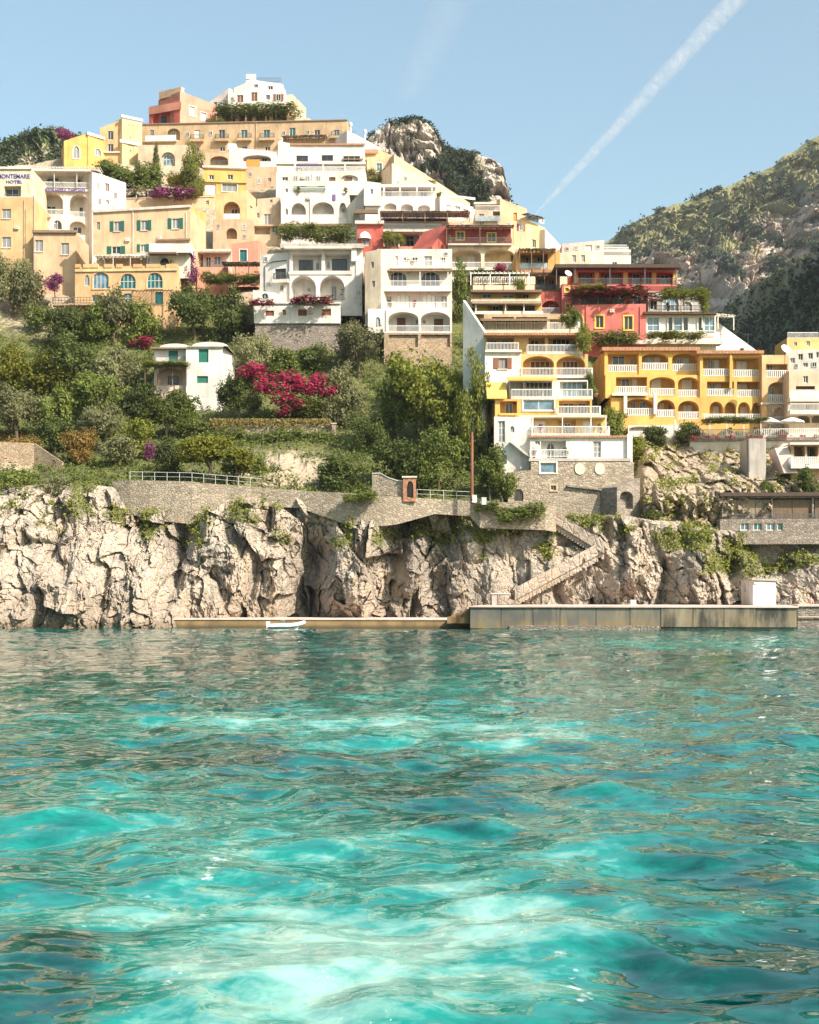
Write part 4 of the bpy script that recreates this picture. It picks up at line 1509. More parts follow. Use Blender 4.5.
# garden terrace under the trees
Y = D(204)
r = house('garden_terrace', 'peach garden terrace wall with a dark pergola under the green trees', 'terrace', 160, 205, Y)
f = Face(118, Y, 214, Y + 1)
block(r, f, (199, 197), 209, 5, 'peach', [W(206, 200, 209, 205)], drop=4)
coping(r, f, 199, 197, 'rose', .15, .15)
f2 = Face(124, Y + 3, 166, Y + 3)
pergola(r, f2, 124, 160, 189.5, 199, 2.0, 'white', 'canvas_brown', 4)
# -- red house with the round awning and the wooden terraces
Y = D(275)
r = house('red_house', 'narrow brick red house with a cream half dome awning left of the covered terraces', 'house', 370, 268, Y)
f = Face(357, Y, 383, Y)
block(r, f, (224, 223), 273, 9, 'red', [W(362, 239, 370, 246, fr='trim', gl='pale'), W(364, 255, 369, 263)], drop=3)
mb = MB(); u0, z = f.uz(358.5, 239); u1, _ = f.uz(371, 239)
n = 8
prev = None
for k in range(n + 1):
    a = k / n * math.pi / 2
    ring = [f.P((u0 + u1) / 2 + (u1 - u0) / 2 * math.cos(math.pi * j / 10) * math.cos(a), .9 * math.sin(math.pi * j / 10) * math.cos(a), z + 1.25 * math.sin(a)) for j in range(11)]
    if prev:
        for j in range(10):
            mb.poly([prev[j], prev[j + 1], ring[j + 1], ring[j]])
    prev = ring
mb.build('dome_awning', M['canvas_white'], r, True)
slab(r, f, 355, 384, 220.5, 223.5, .6, 'trim')
slab(r, f, 354, 378, 209.5, 213, .8, 'timber', 'terrace_roof')
Y = D(268)
r = house('terrace_building', 'broad two storey covered terrace with a reed roof and white rail above the white block', 'terrace', 412, 248, Y)
f = Face(381, Y, 448, Y)
block(r, f, (209, 213), 250, 10, 'rose', [LG(384, 218.5, 446, 221, 2.0), LG(384, 231, 432, 246, 3.0, 0, [DR(406, 236, 414, 246), DR(418, 236, 426, 246)], None, 'brown')], drop=3)
pergola(r, f, 380, 470, 212, 222, 4.5, 'timber', 'reed', 5)
balcony(r, f, 381, 442, 229.5, 2.6, 'bars', .35, 'trim')
for x in (384, 399, 420, 431):
    column(r, f, x, 231, 247, 1.2, .14, 'white')
slab(r, f, 381, 448, 246.5, 250, 2.0, 'salmon', 'planter_wall')
g = Face(430, Y - 1, 449, Y - 5)
block(r, g, (240, 222), 250, 5, 'salmon', [], drop=2, name='end_wall')

# -- white block with balconies
Y = D(350)
r = house('apartment_block', 'white four storey block with two wide arched loggias at its foot and long white rails', 'apartment building', 410, 333, Y)
f = Face(368, Y, 452, Y)
block(r, f, (309, 308), 333, 14, 'white', [W(375, 317, 380.5, 327, .5, m=(1, 0), round=False, gl='pale'), LG(388.5, 312, 418.5, 332, 2.4, .35, [DR(397, 318, 405.5, 331.8, gl='brown', fr='frame_dark'), W(416, 320, 417.5, 324)], 'bars', 'rose'), LG(421, 312, 450, 332, 2.4, .35, [DR(434, 319, 443, 331.8, gl='brown', fr='frame_dark'), W(423, 320, 426, 324, gl='brown')], 'bars', 'rose')], drop=0)
f2 = Face(381, Y + 3, 452, Y + 3)
block(r, f2, (288, 287), 310, 12, 'rose', [DR(386, 296, 392, 308, gl='pale'), DR(396, 294, 410, 308, .3, m=(2, 0), gl='white', fr='peach'), DR(422, 294, 436, 308, .3, m=(2, 0), gl='white', fr='peach'), DR(441, 296, 447, 308, gl='pale')], drop=.2, name='third_wall')
f3 = Face(380, Y + 4.5, 452, Y + 4.5)
block(r, f3, (266, 265.5), 289, 11, 'warmwhite', [DR(389, 271.5, 407, 286, .5, m=(3, 0), gl='dark', fr='white'), DR(421, 271.5, 440, 286, .5, m=(3, 0), gl='dark', fr='white')], drop=.2, name='second_wall')
f4 = Face(377, Y + 6.5, 452, Y + 6.5)
block(r, f4, (249, 249), 268, 10, 'warmwhite', [DR(390, 256, 398, 266, gl='pale'), DR(424, 256, 432, 266, gl='pale')], drop=.2, name='top_wall')
for ff, a, b, y, o in ((f4, 380, 452, 266.5, 2.6), (f3, 380, 452, 287, 1.8), (f2, 381, 452, 308.5, 2.6)):
    balcony(r, ff, a, b, y, o, 'bars', .3)
awning(r, f4, 381, 452, 269.5, 3.4, .25, 'tiles_dark', name='eave_roof')
awning(r, f3, 382, 452, 289.5, 2.6, .2, 'canvas_white', name='eave_roof')
for x in (383, 420, 448):
    column(r, f3, x, 272, 287, 1.6, .06, 'rail_white')
g = Face(384, Y - .1, 452, Y - .1)
block(r, g, 333.3, 348, 12, 'stone_fine', [LG(389, 334.5, 418, 347, .4, 0, [], None, 'stone'), LG(421, 334.5, 450, 347, .4, 0, [], None, 'stone')], drop=4, name='base_wall')
g = Face(365, Y + 2, 381, Y + 1)
block(r, g, (252, 249), 300, 10, 'cream', [W(371, 262, 374, 268), W(372, 281, 375, 287)], drop=4, name='side_wall')

# -- red house with twin balconies
Y = D(290)
r = house('red_house', 'dark red house with two yellow framed windows over two low cream arches', 'house', 475, 262, Y)
f = Face(447, Y, 511, Y)
block(r, f, (226, 228), 246, 10, 'darkred', [W(456.5, 232, 464, 240, fr='frame_yellow', surround='frame_yellow', gl='dark'), W(487.5, 233.5, 495.5, 242, fr='frame_yellow', surround='frame_yellow', gl='dark')], drop=.3)
g = Face(432, Y - 2, 447, Y + .1)
block(r, g, (247, 225), 250, 6, 'red', [], drop=2, name='end_wall')
pergola(r, f, 446, 514, 226, 245, 2.4, 'timber', 'reed', 3)
balcony(r, f, 448, 512, 243.5, 2.2, 'dark', .2, 'trim')
f2 = Face(448, Y - 1.2, 518, Y - 1.2)
block(r, f2, 246.5, 270, 10, 'cream', [LG(450.5, 249.5, 481, 268, 2.6, .3, [DR(455, 256, 463, 268, gl='pale'), DR(467, 256, 475, 268, gl='white')], 'bars', 'warmwhite'), LG(484.5, 249.5, 514.5, 268, 2.6, .3, [DR(490, 255, 497, 268, gl='white'), DR(499, 255, 505, 268, gl='brown'), DR(506, 256, 512, 268, gl='white')], 'bars', 'warmwhite')], drop=2, name='lower_wall')
slab(r, f2, 448, 519, 267.8, 270, .8, 'trim', 'ledge')
g = Face(511, Y + .3, 519, Y + 6)
block(r, g, (229, 236), 250, 4, 'pale', [], drop=2, name='side_wall')

# -- tall peach house
Y = D(250)
r = house('tower_house', 'tall peach house with white corner terraces rising above the red balconies', 'house', 515, 245, Y)
f = Face(500, Y, 527, Y + 1.5)
block(r, f, (198.5, 209), 252, 11, 'peach', [W(513.5, 212.5, 517, 221, fr='orange_wood', gl='orange', m=(0, 0)), W(505, 205, 507, 208)], drop=5)
f2 = Face(475, Y - 1, 501, Y - 1)
block(r, f2, (211, 211), 228, 9, 'beige', [DR(479, 214, 484, 226, gl='pale'), LG(493, 205.5, 500, 217, 1.5, 0, [W(495, 209, 498, 213)])], drop=3, name='terrace_wall')
f2b = Face(476, Y + 4, 503, Y + 4)
block(r, f2b, (204, 199.5), 214, 6, 'rose', [DR(488, 206, 493, 213)], drop=.5, name='upper_wall')
slab(r, f2b, 474, 502, 202, 204, 3.4, 'warmwhite', 'roof_slab')
railing(r, f2, .1, f2.L - .1, f2.uz(480, 211)[1], 0, 'bars')
railing(r, f2, .1, f2.L - .1, f2.uz(480, 222)[1], .5, 'glass')
g = Face(527, Y + 1.5, 545, Y + 5)
block(r, g, (220, 228), 252, 8, 'pale', [W(532, 239, 536, 248.5, gl='dark'), W(540, 232, 542, 236)], drop=5, name='right_wall')
pergola(r, g, 527, 544, 214, 222, 1.4, 'rail_dark', 'canvas_brown', 3)
railing(r, g, .1, g.L - .1, g.uz(530, 221)[1], .05, 'glass')
g = Face(545, Y + 3, 566, Y + 7)
block(r, g, (229, 251), 258, 8, 'warmwhite', [W(551, 243, 554, 249, gl='pale'), W(557, 247, 559, 252, gl='pale')], drop=5, name='stair_wing')

# -- pale houses behind the red hotel
Y = D(268)
r = house('villa', 'pale pink flat roofed house on the skyline behind the red hotel', 'house', 590, 262, Y)
f = Face(562, Y, 604, Y)
block(r, f, (244, 240), 266, 10, 'rose', [W(585, 245, 592, 251, gl='white')], drop=4)
f = Face(560, Y - 6, 590, Y - 6)
block(r, f, (253, 250), 268, 6, 'cream', [W(572, 255, 576, 262, gl='pale'), W(581, 255, 585, 262, gl='pale')], drop=4, name='front_wall', roofmat='tiles')
f = Face(604, Y + 2, 631, Y + 2)
block(r, f, (256, 256), 272, 8, 'warmwhite', [W(612, 262, 617, 267)], drop=4, name='terrace_wall')
for yy in (256, 250.5, 245.5):
    railing(r, f, .1 + (256 - yy) * .05, f.L - .1, f.uz(610, yy)[1], -(256 - yy) * .4, 'bars', 1.1)
slab(r, f, 604, 631, 250.2, 251.4, -.4, 'white', 'terrace_slab', 3)
r = house('awning_shelter', 'small house under a white canopy just above the red hotel roof', 'house', 622, 270, Y - 8)
f = Face(608, Y - 8, 644, Y - 8)
block(r, f, (264, 266), 276, 5, 'warmwhite', [W(618, 267, 622, 271, gl='pale'), W(630, 268, 634, 272)], drop=3)
awning(r, f, 606, 645, 268, 2.2, 1.0, 'canvas_white')

# -- orange rooms between
Y = D(318)
r = house('orange_house', 'orange house with stacked little terraces and dark pergolas left of the red hotel', 'house', 535, 290, Y)
f = Face(516, Y, 560, Y)
block(r, f, (249, 251), 292, 10, 'orange', [LG(519, 254, 548, 269, 2.4, 0, [DR(525, 257, 533, 268.8), DR(537, 257, 543, 268.8)], 'glass', 'ochre'), LG(533, 277, 556, 290, 2, 0, [DR(537, 279, 546, 289.8, gl='teal'), DR(548, 280, 554, 289.8)], 'dark', 'ochre')], drop=2)
pergola(r, f, 519, 556, 249.5, 269, 2.2, 'timber', 'reed', 4)
pergola(r, f, 531, 558, 275, 290, 1.4, 'timber', 'reed', 3)
slab(r, f, 516, 560, 269.5, 272.5, .5, 'tiles')
f2 = Face(535, Y - 4, 566, Y - 4)
block(r, f2, 292, 320, 10, 'red', [LG(542, 300.5, 559.5, 314, 1.8, .5, [DR(549, 305, 555, 314, gl='brown')], 'bars', 'red')], drop=3, name='lower_wall')
balcony(r, f, 535, 562, 291.5, 2.2, 'dark', .5, 'coral')
f3 = Face(562, Y - 5, 574, Y - 5)
block(r, f3, (284, 284), 322, 6, 'coral', [W(565, 288, 568.5, 292, fr='frame_yellow', surround='frame_yellow'), W(566, 304, 569, 308, fr='frame_yellow', surround='frame_yellow'), W(565.5, 313.5, 570.5, 322, .5, fr='frame_yellow', surround='frame_yellow')], drop=4, name='tower')
slab(r, f3, 572, 575.5, 283, 322, .12, 'bright', 'corner_strip')
mb = MB()
c = Vector(f3.P(.8, .8, f3.uz(566, 274)[1]))
for k in range(5):
    pass
mb.build('satellite_mast', M['rail_white'], r) if mb.v else None

# -- terraced central stack, upper ochre part
Yb = 190.
r = house('terraced_house', 'ochre terraced house with brown awnings and long white parapets on the hillside', 'apartment building', 515, 332, 190)
f1 = Face(473, Yb + 12, 535, Yb + 12)
block(r, f1, 277, 292, 16, 'ochre', [DR(479, 283, 486, 291, gl='pale'), DR(496, 283, 503, 291, gl='pale'), DR(512, 283, 519, 291, gl='pale')], drop=1, name='top_wall')
slab(r, f1, 473, 534, 285.2, 290, .9, 'cream', 'parapet')
railing(r, f1, .1, f1.L - .1, f1.uz(500, 285.4)[1], .85, 'bal', 1.0)
pergola(r, f1, 470, 530, 272.5, 285, 1.8, 'rail_white', None, 4)
f2 = Face(472, Yb + 9, 541, Yb + 9)
block(r, f2, 291, 304, 18, 'apricot', [W(482, 294, 492, 300.5, gl='blue', m=(1, 0)), W(502, 295, 514, 301, gl='blue', m=(1, 0)), W(523, 294, 529, 300)], drop=.5, name='third_wall')
slab(r, f2, 471, 542, 289.7, 291.8, 1.6, 'canvas_brown', 'awning')
slab(r, f2, 471, 541, 298.5, 302, .9, 'cream', 'parapet')
f3 = Face(475, Yb + 7, 542, Yb + 7)
block(r, f3, 302, 317, 18, 'ochre', [LG(488, 304.5, 503, 313, 1, 0, [W(492, 306, 499, 311)], None, 'ochre'), LG(508, 304.5, 535, 314, 1.5, 0, [DR(524, 307, 532, 313.8, gl='pale')], None, 'brown')], drop=.5, name='second_wall')
slab(r, f3, 472, 542, 300.8, 303.4, 1.6, 'reed_pale', 'awning')
slab(r, f3, 474, 543, 311, 314, .9, 'trim', 'parapet')
for x in (476, 505.5, 524):
    column(r, f3, x, 303.5, 314, 1.2, .06, 'rail_white')
f4 = Face(484, Yb + 4, 575, Yb + 4)
block(r, f4, 314, 334, 20, 'brown', [LG(492, 317, 514, 331.5, 2, 0, [DR(496, 320, 502, 331), DR(505, 320, 511, 331)], None, 'brown'), LG(516, 317, 547, 331.5, 2, 0, [DR(520, 320, 526, 331), DR(531, 320, 538, 331)], None, 'brown'), LG(550, 319, 574, 331.5, 1, 0, [DR(553, 321, 558, 331)])], drop=.5, name='first_wall')
awning(r, f4, 481, 550, 319, 2.4, .5, 'reed', name='reed_awning')
balcony(r, f4, 484, 580, 330.2, 1.6, 'bars', .35, 'cream')
g = Face(463, Yb + 1.2, 485, Yb - .8)
block(r, g, (300, 333), 400, .6, 'white', [], drop=6, name='flank_wall')

# -- middle: yellow balconies
r = house('apartment_block', 'yellow apartment block with white rails and brown shutters stepping down to the sea', 'apartment building', 545, 437, 184)
f5 = Face(485, 188, 582, 188)
block(r, f5, 334, 355, 18, 'yellow', [LG(486.5, 337, 514, 350.5, 2, 0, [DR(489, 340, 497, 350), DR(501, 340, 509, 350)], None, 'brown'), LG(528.5, 337, 545, 352, 2, 0, [DR(530, 340, 539, 351.5, gl='brown')], None, 'ochre'), LG(548, 337, 576, 352, 2, 0, [DR(552, 339, 570, 351.5, m=(3, 0))], None, 'yellow')], drop=.5, name='fifth_wall')
slab(r, f5, 484, 584, 332.6, 335, 1.5, 'tiles', 'eave')
balcony(r, f5, 486, 519, 350.5, 1.2, 'bars', .25)
balcony(r, f5, 527, 583, 352.5, 1.4, 'bars', .25)
f6 = Face(521, 186.5, 588, 186.5)
block(r, f6, 354, 381, 17, 'yellow', [LG(523, 356, 554, 375.5, 2, .4, [DR(530, 361, 550, 375, m=(3, 0), gl='brown')], None, 'ochre'), LG(556.5, 356, 585, 375.5, 2, .4, [DR(562, 361, 578, 375, m=(3, 0), gl='brown')], None, 'ochre')], drop=.5, name='fourth_wall')
balcony(r, f6, 521, 593, 375.8, 1.3, 'bars', .25)
f6w = Face(485, 185.5, 521, 185.5)
block(r, f6w, 350.5, 384, 16, 'white', [W(498, 358, 507, 369, fr='shutter_brown', gl='pale', sh='shutter_brown', sill=True)], drop=2, name='white_wing')
slab(r, f6w, 485, 522, 349.8, 352, .35)
f7 = Face(509, 184.5, 588, 184.5)
block(r, f7, 380, 400, 16, 'warmwhite', [LG(510.5, 382, 523, 397, 1.5, 0, [DR(513, 384, 519, 396.5, gl='pale')]), LG(525, 381.5, 552, 397.5, .9, 0, [DR(525.5, 382, 551.5, 397.3, m=(5, 1), gl='dark')], None, 'white'), LG(560, 381.5, 587, 397.5, .9, 0, [DR(562, 382, 586.5, 397.3, m=(4, 1), gl='blue')], None, 'white')], drop=.5, name='third_wall')
awning(r, f7, 507, 557, 378.5, 1.8, .5, 'canvas_orange')
balcony(r, f7, 511, 593, 397.2, 1.2, 'bars', .25)
awning(r, f7, 487, 507, 396.5, 2.0, 2.0, 'canvas_yellow')
f8 = Face(495, 183, 592, 183)
block(r, f8, 399, 417, 16, 'bright', [LG(500, 401, 517, 414.5, 1.5, 0, [DR(505, 403, 513, 414)], None, 'cream'), W(523, 399.8, 554, 410.5, m=(1, 0), gl='blue', surround='white'), LG(559, 400.5, 590, 414.5, 2, 0, [DR(563, 403, 574, 414), DR(578, 403, 586, 414)], None, 'yellow')], drop=.5, name='second_wall')
balcony(r, f8, 557, 601, 414.2, 1.4, 'bars', .25)
slab(r, f8, 499, 517, 413.2, 415, .6, 'canvas_orange', 'flower_box')
f9 = Face(520, 181.5, 606, 181.5)
block(r, f9, 416.5, 439, 15, 'bright', [DR(534, 421, 546, 434, m=(1, 0), gl='white', fr='white'), DR(583, 421, 593, 434, m=(1, 0), gl='white', fr='white'), LG(558, 420, 576, 434.5, 1.0, 0, [DR(564, 423, 571, 434)], None, 'ochre')], drop=.5, name='first_wall')
slab(r, f9, 519, 607, 415, 417.3, 1.4, 'cream', 'eave')
balcony(r, f9, 531, 610, 434.5, 2.2, 'bars', .25)
for x in (533, 562.5, 591, 606):
    column(r, f9, x, 417.5, 434, 1.9, .05, 'rail_white')
g = Face(494, 180.3, 532, 179.7)
block(r, g, (416.5, 417.5), 474, 14, 'white', [W(510, 426, 514.5, 432.5, .5, gl='blue'), DR(498, 421, 505, 442, m=(1, 2), gl='pale'), W(501, 455, 507, 464, gl='pale')], drop=3, name='sea_wall')
mb = MB()
for k in range(14):
    u = 2.0 + k * .16; z = g.uz(510, 441 + k * 1.1)[1]
    g.box(mb, u, u + .17, 0.02, .9, z - .3, z)
mb.build('outside_stair', M['trim'], r)

# -- white house on the stone base
r = house('house', 'low white house with an arched door and flower pots on the tall rubble wall', 'house', 575, 459, 178)
f10 = Face(530, 179, 627, 179)
block(r, f10, 437, 462, 14, 'white', [W(535, 441, 540, 445, gl='pale'), LG(541, 440.5, 566, 458.5, 1.2, 0, [DR(546, 442, 555, 458, .5, m=(1, 0))], None, 'warmwhite'), DR(593, 441.5, 601, 457.5, m=(1, 2), gl='pale', fr='trim')], drop=1)
balcony(r, f10, 529, 631, 458.2, 1.4, 'bars', .35, 'concrete', rail=False)
railing(r, f10, *(f10.uz(x, 458)[0] for x in (529, 568)), f10.uz(540, 458)[1], 1.35, 'bars', .9)
slab(r, f10, 528, 629, 435.4, 437.5, .35, 'tiles')
g = Face(627.2, 178.6, 632.5, 178.6)
block(r, g, 434, 462, 3, 'warmwhite', [], drop=1, name='pillar')
r = house('retaining_wall', 'tall rubble stone wall with two white oval plaques below the low white house', 'wall', 580, 505, 177)
f11 = Face(531, 177.5, 634, 177.5)
block(r, f11, 462, 508, 14, 'stone', [W(540, 462.8, 556, 473, m=(0, 0), gl='blue', surround='white'), W(550.5, 485.5, 556, 490.5, surround='peach', d=.3), W(514, 489, 523, 501, .5)], drop=6)
for px in (580, 600):
    mb = MB(); u, z = f11.uz(px, 468.5)
    n = 20
    ring = [(u + .62 * math.cos(2 * math.pi * k / n), z + .72 * math.sin(2 * math.pi * k / n)) for k in range(n)]
    ins = [(u + .5 * math.cos(2 * math.pi * k / n), z + .6 * math.sin(2 * math.pi * k / n)) for k in range(n)]
    for k in range(n):
        q = (k + 1) % n
        mb.poly([f11.P(ring[k][0], 0, ring[k][1]), f11.P(ring[q][0], 0, ring[q][1]), f11.P(ring[q][0], .12, ring[q][1]), f11.P(ring[k][0], .12, ring[k][1])])
        mb.poly([f11.P(ring[k][0], .12, ring[k][1]), f11.P(ring[q][0], .12, ring[q][1]), f11.P(ins[q][0], .08, ins[q][1]), f11.P(ins[k][0], .08, ins[k][1])])
    mb.poly([f11.P(a, .08, b) for a, b in ins])
    mb.build('plaque', M['cream'], r)
mb = MB()
a, b = f11.uz(567, 485), f11.uz(617, 491)
mb.hexa([f11.P(a[0], .4, a[1] - .2), f11.P(b[0], .4, b[1] - .2), f11.P(b[0], -.02, b[1] - .2), f11.P(a[0], -.02, a[1] - .2)], [f11.P(a[0], .4, a[1]), f11.P(b[0], .4, b[1]), f11.P(b[0], -.02, b[1]), f11.P(a[0], -.02, a[1])])
mb.build('ledge', M['stone_dark'], r)
g = Face(508, 177, 531, 177)
block(r, g, (472, 470), 508, 8, 'stone', [W(514, 489, 523.5, 501, .5, fr='frame_dark')], drop=6, name='low_wall')
g = Face(617, 175, 640, 177)
block(r, g, (487, 478), 512, 6, 'stone_dark', [LG(620, 491, 633, 509, 1, .3, [], None, 'stone_dark')], drop=6, name='buttress')

# -- red hotel
Y = D(350)
r = house('hotel', 'coral red hotel with yellow window frames, vine pergolas and a dark flat canopy', 'hotel', 620, 335, Y)
f = Face(573, Y, 646, Y - 1)
block(r, f, 305, 338, 12, 'coral', [W(595.5, 316, 603.5, 328, fr='frame_yellow', surround='frame_yellow', gl='dark'), W(624, 316.5, 632.5, 330, fr='frame_yellow', surround='frame_yellow', gl='dark'), W(574.5, 314, 583, 329, .5, fr='frame_yellow', surround='frame_yellow', gl='pale')], drop=3)
f2 = Face(573, Y + 4, 664, Y + 4)
block(r, f2, 286, 306, 10, 'darkred', [DR(580, 293, 590, 304.5, gl='pale'), DR(598, 293, 606, 304.5), DR(613, 293, 624, 304.5, gl='pale'), DR(633, 293, 641, 304.5), DR(648, 293, 658, 304.5, gl='pale')], drop=.3, name='middle_wall')
balcony(r, f2, 574, 645, 305, 3.2, 'dark', .25, 'trim')
pergola(r, f2, 573, 648, 289.5, 304, 3.2, 'timber_dark', None, 5)
f3 = Face(574, Y + 8, 676, Y + 8)
block(r, f3, 266, 287, 10, 'red', [LG(578, 272, 593, 285, 1.6, 0, [DR(581, 274, 590, 284.8, gl='pale')], None, 'red'), LG(601, 272, 622, 285, 1.6, 0, [DR(604, 274, 612, 284.8), DR(614, 274, 620, 284.8, gl='pale')], None, 'red'), LG(629, 272, 651, 285, 1.6, 0, [DR(632, 274, 640, 284.8), DR(643, 274, 649, 284.8, gl='pale')], None, 'red'), LG(657, 273, 672, 286, 1.6, 0, [DR(660, 275, 669, 285.8)], None, 'red')], drop=.3, name='upper_wall')
balcony(r, f3, 574, 677, 284.5, 1.8, 'dark', .25, 'coral')
for x in (576, 597, 625.5, 654, 675):
    column(r, f3, x, 271.5, 284, .3, .32, 'bright')
slab(r, f3, 573, 678, 269.8, 271.5, .9, 'coral', 'string_course')
slab(r, f3, 555, 680, 264, 267.5, 2.6, 'timber_dark', 'canopy', 4)
for x in (556.5, 575, 610, 645, 676):
    column(r, f3, x, 267.5, 285, 2.4, .07, 'rail_dark')

# -- glazed veranda
Y = D(352)
r = house('veranda_house', 'grey arched house with a glazed white veranda and curtains right of the red wall', 'house', 680, 336, Y)
f = Face(646, Y, 716, Y)
block(r, f, 312, 337, 12, 'warmwhite', [W(647, 317, 659, 334, m=(1, 1), gl='blue'), W(660, 317, 667, 334, gl='white', m=(0, 0)), W(668, 317, 672.5, 334, m=(0, 0)), W(673.5, 317, 682, 334, m=(0, 1), gl='blue'), W(683, 317, 688, 334, gl='dark', m=(0, 0)), W(688.5, 317, 697, 334, gl='white', m=(1, 0)), W(698, 317, 703, 334, m=(0, 0)), W(704, 317, 714.5, 334, gl='blue', m=(1, 1))], drop=2)
slab(r, f, 644, 717, 311.5, 314, .9, 'timber_dark', 'flat_roof', 2)
railing(r, f, .1, f.L - .1, f.uz(680, 336)[1], .25, 'bars', .8)
f2 = Face(648, Y + 4, 702, Y + 4)
block(r, f2, (291, 293), 313, 9, 'grey', [W(662.5, 297, 678.5, 311.5, .5, m=(3, 1), gl='blue', surround='cream'), W(682, 302, 692, 311.5, .5, m=(2, 1), gl='pale', surround='cream'), W(650, 299, 657, 310)], drop=.3, name='upper_wall')
railing(r, f, 1, f.L - 2, f.uz(680, 311)[1], .7, 'dark', .7)
g = Face(716, Y + 3, 764, Y + 6)
block(r, g, (321, 356), 360, 9, 'white', [W(720, 333, 725, 338, gl='pale'), W(731, 339, 734, 344, gl='pale')], drop=4, name='gable_wing', roofmat='tiles')
pergola(r, g, 702, 735, 314, 330, 2.2, 'white', 'canvas_white', 3)
slab(r, f, 600, 722, 340.5, 344, 1.2, 'trim', 'terrace_wall', 1)

# -- yellow hotel
Y = D(425) + 3
r = house('hotel', 'long bright yellow hotel with three rows of white balustraded balconies', 'hotel', 680, 425, Y)
f = Face(604.5, Y, 700, Y)
bl = 'bal'
row1 = [LG(608, 353.5, 638, 372, 2.0, 0, [DR(612, 356, 625, 371.5, m=(1, 0), gl='dark', fr='white'), W(630, 358, 634, 365, gl='pale')], bl, 'yellow'), LG(641.5, 353, 668.5, 370, 2.0, .35, [DR(645, 357.5, 653, 369.8, gl='blue'), DR(654, 357.5, 660, 369.8, gl='white')], bl, 'yellow'), LG(672, 353, 697.5, 371, 2.0, .35, [DR(676, 358, 682, 370.8, gl='dark'), DR(683, 358, 689, 370.8, gl='white')], bl, 'yellow')]
row2 = [LG(616, 377, 647, 393.5, 2.0, 0, [DR(621, 379, 630, 393, gl='dark'), DR(632, 379, 637, 393, gl='white')], bl, 'yellow'), LG(649.5, 377, 675, 395.5, 2, .3, [DR(651, 379, 661, 395, gl='white')], bl, 'yellow'), LG(678, 377, 699, 397, 2, .3, [DR(682, 380, 692, 396.5, gl='white')], bl, 'yellow')]
row3 = [LG(625, 398.5, 654, 415.5, 2.2, .45, [DR(630, 402, 636, 415, gl='pale'), DR(639, 402, 646, 415)], bl, 'bright'), LG(656.5, 399.5, 675, 417, 2.2, .45, [DR(659, 403, 664, 416.5, gl='white'), W(668, 405, 671, 410)], bl, 'bright'), LG(678, 400.5, 699, 419, 2.2, .45, [DR(683, 405, 692, 418.5, gl='white')], bl, 'bright')]
block(r, f, 349.5, 375, 14, 'bright', [*row1], drop=.1)
fb = Face(605.5, Y - 1.2, 702, Y - 1.2)
block(r, fb, 375, 397.5, 14, 'bright', row2, drop=.1, name='middle_wall')
fc = Face(611, Y - 2.2, 703, Y - 2.2)
block(r, fc, 397.5, 421, 14, 'bright', row3, drop=2, name='lower_wall')
slab(r, f, 602, 700, 347, 350.5, .7, 'tiles', 'eave', 2)
slab(r, fb, 612, 648, 393.2, 395.5, 1.6, 'trim', 'balcony_slab')
for x in (625.5, 655.5):
    column(r, fb, x, 393, 414, 1.5, .22, 'white')
for x in (604.6, 638.8):
    slab(r, f, x, x + 3, 351, 375, .15, 'bright', 'pilaster')
f = Face(700, Y - 1.5, 762, Y - 1.5)
block(r, f, 352, 425, 14, 'bright', [LG(703, 357, 729, 376, 2, 0, [DR(707, 360, 713, 375.5, gl='dark'), DR(714, 360, 719, 375.5, gl='white')], bl, 'yellow'), LG(733, 357.5, 759, 377, 2, 0, [DR(736, 361, 747, 376.5, gl='white')], bl, 'yellow'),
                                       LG(707, 381.5, 734, 396, 2, 0, [DR(709, 384, 715, 395.5, gl='dark'), DR(716, 384, 721, 395.5, gl='white')], bl, 'yellow'), LG(737, 381.5, 762, 397, 2, 0, [DR(737, 384, 747, 396.5, gl='white')], bl, 'yellow'),
                                       LG(709.5, 401.5, 723, 420, 1.6, .4, [DR(713, 406, 719, 419.5, gl='white')], None, 'bright'), LG(725, 402, 736, 420, 1.6, .4, [], None, 'bright'), LG(738, 402, 750, 420, 1.6, .4, [DR(740, 407, 748, 419.5, gl='white')], None, 'bright'), LG(752, 402.5, 761, 420, 1.6, .4, [], None, 'bright')], drop=2, name='right_wall')
slab(r, f, 697, 764, 350.2, 353.5, .7, 'tiles', 'eave', 2)
slab(r, f, 729.8, 732.2, 354, 388, .5, 'bright', 'pilaster')
railing(r, f, .3, f.L - .2, f.uz(720, 420)[1], .4, 'bal', .8)
g = Face(762, Y - 2.5, 789, Y - 2.5)
block(r, g, 355, 425, 12, 'apricot', [LG(766, 364, 787.5, 377.5, 1.6, 0, [DR(766.5, 365, 773, 377, gl='dark')], bl, 'yellow'), LG(768, 382, 787.5, 402, 1.6, .35, [DR(768.5, 387, 774, 401.5, gl='dark')], bl, 'yellow'), LG(773, 407, 790, 424, 1.6, .5, [], 'bars', 'yellow')], drop=2, name='end_wall')
slab(r, g, 761, 791, 402.6, 404.4, .3, 'trim')
g2 = Face(768.5, Y - 2.8, 789, Y - 2.8)
block(r, g2, 404, 425, .5, 'stone_fine', [LG(774, 407.5, 786, 424, .45, .5, [], None, 'yellow')], drop=2, name='stone_arch')
